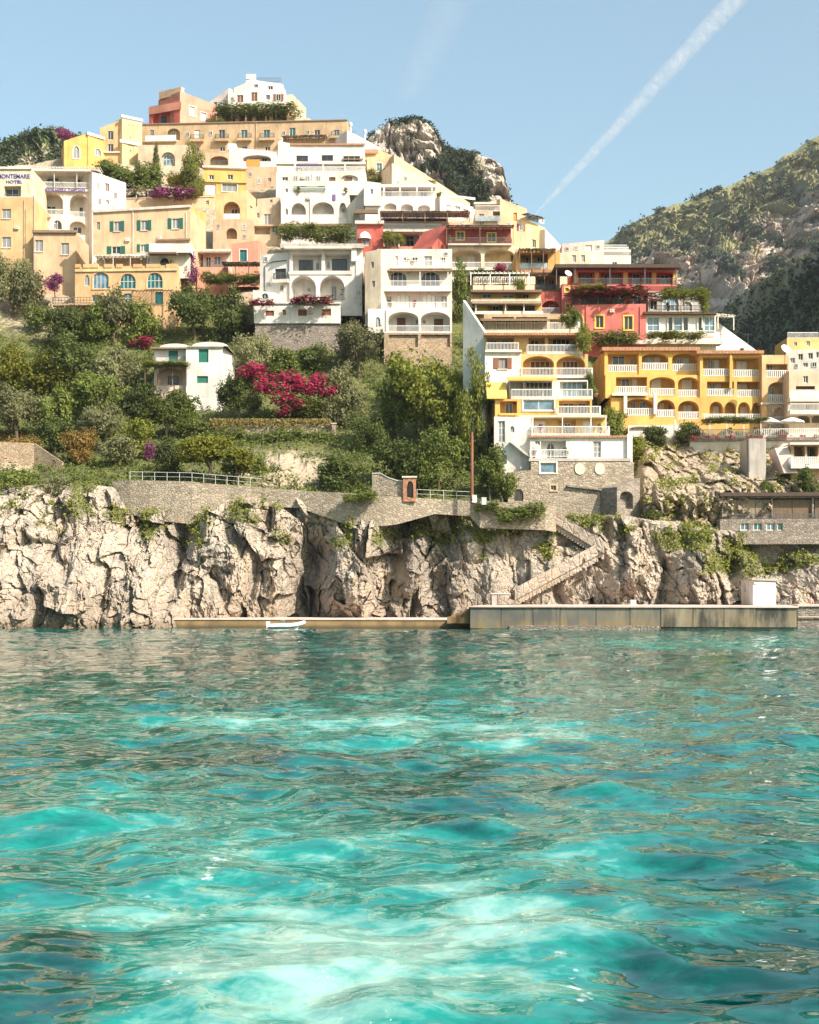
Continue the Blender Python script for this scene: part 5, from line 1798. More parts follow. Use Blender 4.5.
# terrace in front of it with cafe pergola
r = house('cafe_terrace', 'hotel terrace with white balustrade, red flowers and a green pergola above the scrub', 'terrace', 745, 438, Y - 9)
f = Face(690, Y - 9, 830, Y - 11)
block(r, f, 436.2, 442, 8, 'trim', [], drop=2)
railing(r, f, .1, f.L - .1, f.uz(740, 436.2)[1], -.02, 'bal', .95)
pergola(r, f, 709, 762, 421, 436, .2, 'white', 'canvas_white', 4, w0=-4)
slab(r, f, 690, 830, 438.5, 440, .25, 'stone_dark', 'ledge')
f = Face(628, Y - 5, 694, Y - 6)
block(r, f, 425.5, 440, 6, 'white', [LG(629, 426.6, 651, 431, .6, .5, [W(630, 427, 650, 430.5, m=(3, 0), gl='pale')])], drop=2, name='terrace_wall')

# -- right edge: pale houses
Y = D(430)
r = house('villa', 'cream and orange house with white balconies at the right edge beside the yellow hotel', 'house', 805, 430, Y)
f = Face(789, Y, 850, Y)
block(r, f, 371, 432, 12, 'beige', [LG(796, 386, 815, 397, 1.5, 0, [], 'solid', 'orange'), W(803, 376, 808, 383), W(805, 404, 810, 410, gl='brown'), LG(797, 415, 810, 423, 1.2, .5, [DR(800, 417, 804, 423)], None, 'apricot'), LG(812, 415, 826, 423, 1.2, .5, [], None, 'apricot')], drop=3)
balcony(r, f, 790, 850, 397.5, 1.5, 'solid', .5, 'warmwhite')
balcony(r, f, 790, 850, 411, 1.8, 'bars', .4, 'warmwhite')
Y = D(372) + 10
r = house('white_house', 'white house with dark windows under a yellow one near the right edge', 'house', 805, 366, Y)
f = Face(786, Y, 850, Y - 3)
block(r, f, (350, 348), 372, 10, 'white', [W(798, 354, 803, 360), W(808, 353, 813, 359), W(816, 352, 821, 358), W(790, 358, 795, 363, gl='pale'), W(803, 363, 808, 367, gl='pale')], drop=5)
f = Face(787, Y + 9, 850, Y + 9)
block(r, f, (338, 337), 352, 8, 'yellow', [W(794, 342, 797, 346), W(806, 341, 810, 346)], drop=3, name='upper_wall')
railing(r, f, .1, 5, f.uz(790, 338.5)[1], 0, 'bars')
mb = MB()
f = Face(768, Y - 1, 790, Y - 1)
block(r, f, 360, 374, 8, 'rose', [W(775, 363, 779, 368)], drop=4, name='low_wall')

# lower right pillars, building, reed fence, etc.
Y = D(470) + 1
r = house('concrete_pillar', 'broad weathered concrete pillar below the hotel terrace', 'pillar', 757, 470, Y)
f = Face(749, Y, 766, Y)
block(r, f, 438.5, 474, 5, 'concrete', [], drop=3)
mb = MB(); a = f.uz(749, 440); b = f.uz(751, 472)
mb.tube([f.P(-.15, .1, a[1]), f.P(-.1, .1, b[1])], .16); mb.build('drainpipe', M['rail_dark'], r)
r = house('chute_wall', 'pale sloping concrete wall right of the concrete pillar', 'wall', 790, 473, Y - .5)
mb = MB(); f = Face(778, Y - 2, 800, Y - 2)
P0 = [f.uz(x, y) for x, y in ((784, 473), (798, 473), (791, 445), (778, 447))]
mb.hexa([f.P(u, 0, z) for u, z in P0[:2]] + [f.P(u, -4, z) for u, z in (P0[1], P0[0])], [f.P(P0[3][0], -1.5, P0[3][1]), f.P(P0[2][0], -1.5, P0[2][1]), f.P(P0[2][0], -5, P0[2][1]), f.P(P0[3][0], -5, P0[3][1])])
mb.build('wall', M['rose'], r)
r = house('pavilion', 'low dark pavilion with a white balustrade at the right edge under the hotel terrace', 'pavilion', 808, 468, Y)
f = Face(791, Y - 1, 860, Y - 1)
block(r, f, 443.5, 470, 8, 'tan', [LG(794, 446, 805, 458.5, 2.2, 0, [], None, 'brown'), LG(807, 446, 818, 458.5, 2.2, 0, [DR(809, 448, 815, 458)], None, 'brown'), LG(820, 446, 835, 458.5, 2.2)], drop=3)
slab(r, f, 790, 860, 442.5, 444.5, .9, 'trim', 'roof_slab')
balcony(r, f, 791, 860, 465, 1.4, 'bal', .4, 'trim')

# small fittings on the walls and roofs
by = lambda key: next(o for o in bpy.data.objects if o.parent is None and key in o.get('label', ''))
Y = D(330); f = Face(289, Y, 362, Y); r = by('two deep round arches')
pipe(r, f, 356, 256, 302); pipe(r, f, 289.8, 250, 302); air_con(r, f, 354, 262, .0); antenna(r, 300, 243.5, Y - 1); antenna(r, 345, 243.5, Y - 2)
h = Face(254, Y - 3.4, 340, Y - 3.4); pipe(r, h, 290.5, 304, 322); air_con(r, h, 311, 312)
Y = D(241); f = Face(281, Y, 349, Y); r = by('three round arches below a terrace')
air_con(r, f, 308.5, 198.5); pipe(r, f, 310, 195, 222); antenna(r, 297, 181, Y - 3); antenna(r, 340, 181, Y - 3)
Y = D(208); f = Face(276, Y, 366, Y); r = by('long white block with dark windows')
pipe(r, f, 312, 173, 187); air_con(r, f, 303, 178); antenna(r, 312, 143.5, Y); antenna(r, 352, 143.5, Y)
for a, b in ((293, 298), (305, 310), (316, 321)):
    make_window(r, f, DR(a, 176, b, 184, gl='pale', fr='trim'), .02, True)
Y = D(350); r = by('white four storey block'); f = Face(368, Y, 452, Y); f2 = Face(381, Y + 3, 452, Y + 3); f4 = Face(377, Y + 6.5, 452, Y + 6.5)
air_con(r, f4, 408, 258); air_con(r, f4, 384, 259); pipe(r, f, 386, 310, 331); antenna(r, 395, 248.5, Y + 4); antenna(r, 436, 248.5, Y + 4)
for a, b in ((404, 409), (412, 418), (441, 446)):
    make_window(r, f4, W(a, 257, b, 262.5, gl='dark'), .02, True)
Y = D(425) + 3; r = by('long bright yellow hotel')
for px in (618, 650, 690, 722, 748):
    antenna(r, px, 347.5, Y + 6, 2.0)
r = by('tan terraced building'); Y = D(152) - 3
for px in (160, 208, 232, 276, 300):
    antenna(r, px, 122, Y + 3, 2.6)
f = Face(138, Y + 4, 347, Y)
for px, py in ((186, 132), (209, 131), (282, 131), (306, 130)):
    make_window(r, f, W(px, py, px + 3.5, py + 4.5), .02, True)
r = by('green shutters and a bright yellow side'); Y = D(300); f = Face(93, Y, 190, Y - 1.5)
antenna(r, 110, 208, Y + 2); antenna(r, 150, 207, Y + 2); air_con(r, f, 128, 240); air_con(r, f, 160, 238); pipe(r, f, 186, 212, 250)
r = by('coral red hotel'); Y = D(350); f = Face(573, Y, 646, Y - 1)
pipe(r, f, 586, 306, 334, 'coral'); air_con(r, f, 612, 311); pipe(r, f, 640, 306, 334, 'coral')
r = by('blue lettering'); Y = D(285); f = Face(-90, Y, 33, Y); pipe(r, f, 24, 200, 280, 'beige'); air_con(r, f, 17, 228); pass

# more openings in blank walls
def more(key, f, wins, w=.02):
    r = by(key)
    for o in wins:
        make_window(r, f, o, w, True)


Y = D(205)
more('long cream building', Face(392, Y, 450, Y + 4), [W(396, 180, 400, 186, gl='pale'), W(404, 176, 407, 181), W(407, 186, 411, 192), W(418, 186, 421, 190, gl='pale'), W(438, 195, 442, 200), W(422, 193, 426, 198)])
Y = D(118)
more('very top of the town', Face(228, Y, 285, Y), [W(231, 97, 234, 101), W(276, 94, 281, 101, sh='shutter_brown'), W(246, 103, 249, 107), W(272, 103, 276, 107)])
Y = D(350)
more('white four storey block', Face(377, Y + 6.5, 452, Y + 6.5), [W(381, 252, 386, 258), W(444, 252, 448, 256)])
Y = D(262)
more('sign and slatted roof terrace', Face(92, Y - .5, 126, Y + 3), [W(96, 182, 99.5, 190, gl='pale'), W(114, 192, 117, 199), W(98, 198, 101, 205), W(112, 206, 115, 212, gl='pale')])
Y = D(180)
more('orange cloth over its parapet', Face(244, Y - 2, 277, Y - 2), [W(249, 172, 252, 177), W(257, 178, 261, 184, gl='pale'), W(271, 186, 274, 190)])
Y = D(244)
more('tall white lined arch', Face(213, Y - .6, 252, Y - .6), [W(217, 224, 220, 229), W(242, 224, 246, 230, gl='pale'), W(243, 234, 246, 239)])
Y = D(330)
more('two deep round arches', Face(260, Y + 1.5, 289, Y + .2), [W(267, 282, 271, 287, gl='pale'), W(280, 285, 284, 291), W(264, 257, 268, 262)])
Y = D(268)
more('skyline behind the red hotel', Face(562, Y, 604, Y), [W(565, 247, 569, 251), W(574, 246, 578, 250, gl='pale'), W(596, 245, 600, 249)])
Y = D(250)
more('tall peach house', Face(500, Y, 527, Y + 1.5), [W(507, 222, 511, 228, gl='pale'), W(519, 224, 523, 231, sh='shutter_brown'), W(508, 234, 512, 240)])
Y = D(350) + 0
Y = D(372) + 10
more('under a yellow one', Face(786, Y, 850, Y - 3), [W(812, 362, 817, 367), W(795, 364, 798, 368)])
# ------------------------------------------------------------------ plants
LEAF = dict(dark=leaf('oak_leaves', (.06, .09, .022), (.15, .18, .045)), olive=leaf('olive_leaves', (.15, .165, .07), (.33, .32, .15)), lime=leaf('bright_leaves', (.15, .185, .025), (.34, .35, .06)),
            green=leaf('green_leaves', (.09, .13, .028), (.23, .265, .055)), yellow=leaf('acacia_leaves', (.30, .24, .02), (.48, .38, .05)), dry=leaf('dry_stalks', (.26, .21, .06), (.42, .33, .12)),
            magenta=leaf('magenta_bracts', (.27, .008, .055), (.46, .022, .10), .3, .28), purple=leaf('purple_bracts', (.22, .015, .15), (.42, .06, .27), .3, .3), vine=leaf('crimson_vine', (.20, .028, .03), (.36, .075, .07), .3, .3), rust=leaf('withered_leaves', (.22, .13, .03), (.40, .26, .07)),
            pine=leaf('pine_needles', (.13, .15, .014), (.30, .29, .035)))
BARK = wood('bark', (.17, .12, .085))


def leaf_mesh(name, pts, nrm, size, mat, seed):
    """many small bent leaf sprays, one quad folded to two halves each"""
    rng = np.random.RandomState(seed)
    n = len(pts)
    d = nrm + rng.normal(0, .7, (n, 3))
    d /= np.linalg.norm(d, axis=1)[:, None]
    a = np.cross(d, rng.normal(0, 1, (n, 3)))
    a /= np.linalg.norm(a, axis=1)[:, None] + 1e-9
    b = np.cross(d, a)
    s = (size * rng.uniform(.6, 1.4, n))[:, None]
    v = np.empty((n, 4, 3))
    v[:, 0] = pts - a * s * .75
    v[:, 1] = pts - b * s * .5 + d * s * .22
    v[:, 2] = pts + a * s * .75
    v[:, 3] = pts + b * s * .5 + d * s * .12
    me = bpy.data.meshes.new(name)
    me.vertices.add(n * 4)
    me.vertices.foreach_set('co', v.ravel().astype(np.float32))
    me.loops.add(n * 4)
    me.loops.foreach_set('vertex_index', np.arange(n * 4, dtype=np.int32))
    me.polygons.add(n)
    me.polygons.foreach_set('loop_start', np.arange(0, n * 4, 4, dtype=np.int32))
    me.polygons.foreach_set('loop_total', np.full(n, 4, dtype=np.int32))
    me.update(calc_edges=True)
    me.materials.append(mat)
    return me


def lobed(rng, lobes, n, clump=6, spread=.05, gap=.42):
    """points and outward directions through the shells of several lobes, with gaps"""
    m = n // clump + 1
    w_ = np.array([l[3] * l[4] * l[5] for l in lobes]) ** .7
    k = rng.choice(len(lobes), m * 2, p=w_ / w_.sum())
    L = np.array(lobes)[k]
    d = rng.normal(0, 1, (m * 2, 3))
    d /= np.linalg.norm(d, axis=1)[:, None]
    r = rng.uniform(.25, 1, m * 2) ** .45 * (1 + .22 * rng.normal(0, 1, m * 2).clip(-1, 1) * .6)
    c = L[:, :3] + d * L[:, 3:6] * r[:, None]
    g = fbm(c[:, 0] * 4.5 + 3, c[:, 2] * 4.5 + c[:, 1] * 3.5, 2, int(rng.randint(900)))
    keep = np.argsort(-g)[:int(m * 2 * (1 - gap))]
    keep = rng.permutation(keep)[:m]
    c, d = c[keep], d[keep]
    p = np.repeat(c, clump, 0) + rng.normal(0, spread, (len(c) * clump, 3))
    return p, np.repeat(d, clump, 0) + np.array([0, 0, .35])


def crown_lobes(kind, rng):
    if kind == 'round':
        L = [(0, 0, .55, .36, .36, .32)]
        for k in range(9):
            t = rng.uniform(0, 6.28); z = rng.uniform(.3, .85)
            rr = .30 * math.sqrt(max(.05, 1 - ((z - .5) / .5) ** 2)) + .05
            q = rng.uniform(.13, .22)
            L.append((rr * math.cos(t), rr * math.sin(t), z, q, q, q * .85))
        return L
    if kind == 'bush':
        L = []
        for k in range(9):
            t = rng.uniform(0, 6.28); q = rng.uniform(.16, .27); rr = rng.uniform(.05, .33)
            L.append((rr * math.cos(t), rr * math.sin(t), rng.uniform(.15, .72), q, q, q * rng.uniform(.8, 1.2)))
        return L
    if kind == 'tall':
        L = []
        for k in range(10):
            z = .12 + .8 * k / 9; q = .30 * math.sin(math.pi * min(1, .25 + z * .72)) + .06
            t = rng.uniform(0, 6.28)
            L.append((.16 * math.cos(t), .16 * math.sin(t), z, q, q, .12))
        return L
    if kind == 'cypress':
        return [(0, 0, z, .42 * (1 - z) ** .6 + .06, .42 * (1 - z) ** .6 + .06, .1) for z in np.linspace(.08, .94, 9)]
    if kind == 'flat':
        L = []
        for k in range(11):
            t = rng.uniform(0, 6.28); rr = rng.uniform(.0, .36)
            L.append((rr * math.cos(t), rr * math.sin(t), rng.uniform(.45, .95) - .5 * rr, rng.uniform(.14, .24), rng.uniform(.14, .24), .07))
        return L
    if kind == 'hedge':
        return [(x, 0, rng.uniform(.35, .6), .09, .3, rng.uniform(.3, .45)) for x in np.linspace(-.45, .45, 12)]
    if kind == 'cascade':
        L = [(x, -.05, .72 + .2 * (x < -.3) - .25 * abs(x) * (x > 0) + rng.uniform(-.08, .08), .11, .28, .13) for x in np.linspace(-.46, .46, 10)]
        for x, z, q in ((-.25, .55, .11), (-.1, .5, .12), (.1, .5, .1), (.02, .36, .12), (.05, .16, .11), (.14, .24, .09), (-.1, .34, .1), (.25, .55, .08), (.0, .05, .08), (.33, .5, .06)):
            L.append((x, -.3, z, q, .2, q))
        return L


PROTO = {}


def plant_proto(kind, leafk, size, var):
    key = (kind, leafk, size, var)
    if key in PROTO:
        return PROTO[key]
    rng = np.random.RandomState(sum(map(ord, kind + leafk + size)) + 31 * var)
    n, ls, cl = dict(big=(7000, .027, 7), mid=(3300, .041, 6), small=(900, .075, 5))[size]
    lobes = crown_lobes(kind, rng)
    p, d = lobed(rng, lobes, n, cl, ls * 1.15, .42 if kind in ('round', 'bush', 'tall') else .3)
    p[:, 2] = np.maximum(p[:, 2], .01)
    me = leaf_mesh(f'{leafk}_{kind}_crown', p, d, ls, LEAF[leafk], int(rng.randint(9999)))
    mb = MB()
    lean = rng.uniform(-.05, .05, 2)
    if kind == 'cascade' or kind == 'hedge':
        mb.tube([(0, .1, -.15), (.02, .05, .3), (-.03, 0, .6)], [.012, .010, .006], 5)
    else:
        fork = .32 if kind in ('round', 'flat') else .5
        r0 = .035 if kind != 'bush' else .025
        mb.tube([(0, 0, -.25), (lean[0], lean[1], fork * .6), (lean[0] * 1.6, lean[1] * 1.4, fork)], [r0, r0 * .8, r0 * .65], 7)
        top = Vector((lean[0] * 1.6, lean[1] * 1.4, fork))
        for k in range(5):
            l = lobes[rng.randint(len(lobes))]
            e = Vector(l[:3])
            mid = top.lerp(e, .5) + Vector((0, 0, .04))
            mb.tube([top - Vector((0, 0, .03)), mid, e], [r0 * .5, r0 * .35, r0 * .15], 5)
    tm = bpy.data.meshes.new(f'{kind}_trunk')
    tm.from_pydata(mb.v, [], mb.f)
    tm.materials.append(BARK)
    PROTO[key] = (me, tm)
    return PROTO[key]


_first = {}


def plant(name, label, cat, kind, leafk, loc, w_, h_, size='mid', var=0, rot=0., group=None, dep=None):
    me, tm = plant_proto(kind, leafk, size, var)
    key = (kind, leafk, size, var, name)
    if key not in _first:
        root = thing(name, label, cat, loc, group)
        c = bpy.data.objects.new('crown', me); t = bpy.data.objects.new('trunk', tm)
        for o in (c, t):
            col.objects.link(o); o.parent = root
        _first[key] = (root, c, t)
    else:
        root = _first[key][0].copy()
        col.objects.link(root)
        root.location = loc
        root['label'] = label
        if group:
            root['group'] = group
        elif 'group' in root:
            del root['group']
        for o in _first[key][1:]:
            q = o.copy(); col.objects.link(q); q.parent = root
    root.scale = (w_, dep or w_, h_)
    root.rotation_euler = (0, 0, rot)
    return root


def ground(px, py):
    X, Y_, Z = hill_surface(np.array([[float(px)]]), np.array([[float(py)]]))
    return Vector((X[0, 0], Y_[0, 0], Z[0, 0]))


def slope_plant(px, yt, yb, w_, kind, leafk, label, name='tree', cat='tree', size='mid', var=0, group=None, Y=None):
    """px centre, rows of crown top and foot, width in pixels"""
    p = ground(px, yb) if Y is None else at(px, yb, Y)
    m = p.y / F
    w_, yt = w_ * 1.0, yt
    return plant(name, label, cat, kind, leafk, p, w_ * m * 1.05, (yb - yt) * m * 1.06, size, var, random.uniform(0, 6.28) if kind not in ('hedge', 'cascade') else 0, group)


T = [  # px, top, foot, width, kind, leaves, size, variant, label
    (10, 255, 316, 48, 'round', 'olive', 'big', 0, 'grey green olive tree against the tan hotel wall at the left edge'),
    (26, 268, 318, 34, 'round', 'olive', 'mid', 1, 'smaller olive tree standing right of the one against the tan hotel'),
    (38, 302, 332, 30, 'bush', 'green', 'mid', 0, 'low bush on the pale rocks below the tan hotel wing'),
    (64, 303, 348, 40, 'bush', 'dark', 'mid', 1, 'dark rounded bush under the left end of the wooden terrace rail'),
    (92, 300, 345, 44, 'bush', 'green', 'mid', 2, 'green bush under the middle of the wooden terrace rail'),
    (116, 288, 342, 38, 'round', 'olive', 'mid', 2, 'olive tree rising in front of the ochre house with three arched windows'),
    (144, 300, 345, 40, 'bush', 'green', 'mid', 3, 'green bush below the right end of the ochre house'),
    (196, 280, 340, 56, 'round', 'dark', 'big', 1, 'big dark rounded tree right of the ochre house'),
    (228, 290, 342, 40, 'tall', 'dark', 'mid', 0, 'dark ivy covered tree between the big round tree and the white villa with double arches'),
    (355, 274, 330, 56, 'round', 'olive', 'big', 2, 'olive tree overlapping the right arch of the white villa'),
    (359, 322, 378, 50, 'round', 'olive', 'big', 0, 'pale olive tree just below the white four storey block'),
    (346, 366, 428, 46, 'tall', 'olive', 'big', 1, 'tall grey green tree right of the crimson bougainvillea'),
    (241, 372, 425, 44, 'round', 'dark', 'big', 2, 'dark tree left of the crimson bougainvillea beside the small white villa'),
    (257, 332, 384, 46, 'round', 'olive', 'big', 3, 'olive tree behind the crimson bougainvillea and above it'),
    (285, 345, 380, 36, 'bush', 'green', 'mid', 4, 'green bush under the low stone wall above the crimson bougainvillea'),
    (312, 342, 372, 40, 'bush', 'dark', 'mid', 0, 'dark bush beneath the right end of the low stone wall'),
    (430, 352, 448, 84, 'round', 'lime', 'big', 0, 'large bright green tree in the middle of the slope left of the yellow terraces'),
    (398, 380, 448, 50, 'round', 'green', 'big', 4, 'mid green tree leaning on the left of the large bright tree'),
    (474, 360, 470, 40, 'tall', 'lime', 'big', 1, 'tall narrow tree against the white wall of the yellow terraces'),
    (440, 425, 492, 60, 'bush', 'green', 'big', 1, 'leafy bush below the large bright tree left of the rusty pole'),
    (490, 440, 500, 50, 'bush', 'green', 'big', 2, 'bush right of the rusty pole under the white sea wall'),
    (412, 440, 490, 40, 'bush', 'dark', 'mid', 5, 'dark bush behind the little brick gateway'),
    (207, 430, 486, 70, 'flat', 'pine', 'big', 0, 'yellow green umbrella pine with flat layered sprays above the coast path'),
    (238, 452, 488, 44, 'flat', 'pine', 'mid', 1, 'small low pine right of the umbrella pine'),
    (48, 352, 395, 46, 'bush', 'pine', 'mid', 0, 'yellow green bush under the pale rocks on the left slope'),
    (14, 345, 395, 44, 'bush', 'pine', 'mid', 1, 'yellow green bush at the left edge above the dark tree clump'),
    (70, 338, 392, 62, 'round', 'dark', 'big', 0, 'broad dark tree in the upper middle of the left slope'),
    (102, 352, 400, 40, 'bush', 'olive', 'mid', 0, 'silvery bush right of the broad dark tree'),
    (125, 346, 392, 40, 'bush', 'olive', 'mid', 1, 'silvery bush just left of the small white villa'),
    (18, 385, 440, 56, 'round', 'olive', 'big', 1, 'grey green tree at the left edge above the stone bank'),
    (56, 385, 438, 40, 'bush', 'green', 'mid', 5, 'green bush between the edge tree and the domed tree'),
    (98, 370, 432, 66, 'round', 'green', 'big', 0, 'large domed green tree in the centre of the left slope'),
    (140, 385, 440, 40, 'round', 'dark', 'mid', 3, 'dark tree under the arches of the small white villa'),
    (55, 415, 455, 46, 'round', 'dark', 'mid', 4, 'dark tree right of the stone bank at the foot of the left slope'),
    (100, 404, 452, 52, 'round', 'olive', 'big', 2, 'olive tree in front of the large domed tree'),
    (132, 418, 458, 40, 'bush', 'lime', 'mid', 2, 'bright bush near the foot of the left slope beside the small white villa path'),
    (82, 430, 464, 34, 'bush', 'rust', 'mid', 0, 'brownish withered bush on the edge of the stone bank'),
    (120, 434, 468, 38, 'round', 'olive', 'mid', 5, 'small olive tree lowest on the left slope above the coast path'),
    (168, 392, 440, 44, 'round', 'green', 'big', 3, 'green tree under the white villa with green shutters'),
    (190, 395, 436, 46, 'bush', 'green', 'mid', 6, 'green bush right under the wall of the small white villa'),
    (165, 440, 482, 36, 'bush', 'dark', 'mid', 6, 'dark bush left of the umbrella pine'),
    (300, 398, 424, 60, 'bush', 'green', 'mid', 7, 'green bush hanging under the crimson bougainvillea'),
    (372, 400, 452, 44, 'bush', 'dark', 'big', 3, 'dark shaded bush in the gully right of the terrace wall post'),
    (386, 440, 486, 46, 'bush', 'dark', 'mid', 8, 'dark bush at the bottom of the gully above the coast wall'),
    (340, 452, 488, 48, 'bush', 'dark', 'mid', 9, 'dark bush draping the bank left of the wavy garden wall'),
    (265, 455, 474, 30, 'bush', 'green', 'mid', 8, 'small bush on the pale rocks under the terrace wall'),
    (26, 462, 510, 80, 'bush', 'green', 'big', 0, 'spreading green bush on top of the sea cliff at the left edge'),
    (52, 474, 506, 40, 'bush', 'olive', 'mid', 3, 'olive green bush on the cliff edge right of the spreading bush'),
    (655, 425, 448, 34, 'bush', 'dark', 'mid', 2, 'dark green shrub under the hotel terrace right of the low white house'),
    (690, 422, 446, 30, 'round', 'dark', 'mid', 6, 'dark little tree beside the closed parasol on the hotel terrace'),
    (614, 402, 440, 26, 'bush', 'green', 'mid', 9, 'leafy shrub between the yellow terraces and the yellow hotel'),
    (637, 430, 466, 22, 'bush', 'lime', 'mid', 3, 'yellow green shrub trailing from the corner of the low white house'),
    (652, 509, 530, 20, 'round', 'green', 'mid', 6, 'round dark shrub on the cliff path below the rubble wall'),
    (630, 510, 528, 24, 'bush', 'green', 'mid', 1, 'low shrub hanging over the cliff left of the round shrub'),
    (771, 478, 496, 20, 'bush', 'green', 'mid', 2, 'shrub between the concrete pillar and the sloping wall'),
    (806, 466, 494, 24, 'bush', 'dark', 'mid', 7, 'dark shrub below the pavilion at the right edge'),
    (463, 262, 320, 22, 'tall', 'green', 'mid', 0, 'narrow ivy column between the white block and the ochre terraces'),
    (480, 318, 350, 16, 'bush', 'green', 'mid', 0, 'green creeper hanging from the left corner of the ochre terraces'),
]
for px, yt, yb, w_, kind, lk, sz, var, lab in T:
    nm = 'shrub' if kind == 'bush' else ('pine_tree' if kind == 'flat' else ('olive_tree' if lk == 'olive' and kind == 'round' else 'tree'))
    slope_plant(px, yt, yb, w_, kind, lk, lab, nm, 'shrub' if kind == 'bush' else 'tree', sz, var)

# garden and terrace plants that stand close to a house: distance given
for px, yt, yb, w_, kind, lk, sz, var, lab, Yp in (
    (122, 157, 196, 62, 'bush', 'green', 'big', 4, 'broad green garden tree clump below the bright yellow villa', D(204) + 4),
    (150, 159, 198, 54, 'bush', 'green', 'big', 5, 'garden tree clump left of the yellow flowering acacia', D(204) + 3.5),
    (106, 158, 176, 22, 'bush', 'lime', 'mid', 5, 'small bright tree under the villa with white cornices', D(178) - 2),
    (156, 146, 172, 9, 'cypress', 'dark', 'mid', 0, 'slim dark cypress left of the blue arched window', D(172) - 3),
    (194, 147, 196, 27, 'tall', 'lime', 'big', 2, 'upright bright green tree before the lemon yellow cottage', D(196) - 3),
    (178, 171, 192, 20, 'round', 'yellow', 'mid', 0, 'yellow flowering acacia between the garden trees and the upright tree', D(192) - 3),
    (192, 184, 198, 18, 'bush', 'lime', 'mid', 6, 'low lime green shrub at the foot of the upright bright tree', D(197) - 5),
    (316, 223, 243, 68, 'hedge', 'green', 'big', 0, 'long clipped green hedge under the villa with three arches', D(246) - 3),
    (374, 169, 188, 32, 'bush', 'green', 'mid', 3, 'green shrub on the roof edge left of the sloping long house', D(190) - 2),
    (418, 181, 188, 30, 'hedge', 'lime', 'mid', 1, 'strip of yellow green plants along the white house with three low arches', D(190) - 2),
    (440, 190, 204, 12, 'bush', 'green', 'mid', 4, 'small bush at the right end of the white house with three low arches', D(200) - 3),
    (394, 229, 248, 24, 'bush', 'lime', 'mid', 7, 'bright potted shrub on the covered terrace left of its white columns', D(268) - 4),
    (520, 276, 300, 14, 'bush', 'lime', 'mid', 8, 'palm like plant at the right end of the ochre terraces', 199),
    (570, 308, 328, 22, 'bush', 'green', 'mid', 5, 'round leafy plant on the terrace below the coral tower', 187.5),
    (584, 324, 352, 16, 'tall', 'lime', 'mid', 3, 'climbing plant at the right end of the yellow block with brown shutters', 186),
    (590, 283, 292, 26, 'hedge', 'lime', 'mid', 2, 'vine on the pergola left of the coral hotel', D(350) - 1),
    (684, 287, 302, 46, 'hedge', 'lime', 'big', 3, 'thick yellow green ivy over the arch of the grey veranda house', D(352) - .5),
    (704, 294, 314, 13, 'bush', 'lime', 'mid', 9, 'ivy hanging at the right corner of the grey veranda house', D(352) - .2),
    (676, 331, 340, 50, 'hedge', 'lime', 'mid', 4, 'low hedge at the foot of the glazed veranda', D(352) - 4),
    (735, 417, 424, 56, 'hedge', 'green', 'mid', 5, 'green vine over the white pergola of the hotel terrace', D(425) - 8),
    (590, 372, 395, 14, 'bush', 'green', 'mid', 6, 'plants on the balconies at the right end of the yellow block', 185),
    (475, 268, 282, 20, 'bush', 'dark', 'mid', 3, 'dark shrub on the terrace above the ochre terraces', 205),
    (610, 330, 345, 50, 'hedge', 'green', 'mid', 6, 'creeper along the foot of the coral hotel wall', D(350) - 2.5),
    (500, 272, 286, 40, 'hedge', 'dark', 'mid', 7, 'dark creepers on the white pergola over the ochre terraces', 203),
    (232, 272, 286, 56, 'hedge', 'green', 'big', 8, 'ivy curtain below the small salmon red house', D(285) - 9),
    (215, 118, 126, 16, 'hedge', 'green', 'mid', 9, 'little hedge between the pink house and the summit terrace', D(130) - 3),
    (256, 106, 120, 76, 'hedge', 'green', 'big', 9, 'green vine covering the terrace of the white house on the summit', D(118) - 4),
):
    nm = dict(hedge='hedge', tall='tree', cypress='cypress_tree', round='tree').get(kind, 'shrub')
    slope_plant(px, yt, yb, w_, kind, lk, lab, nm, 'tree' if nm.endswith('tree') else nm, sz, var, Y=Yp)
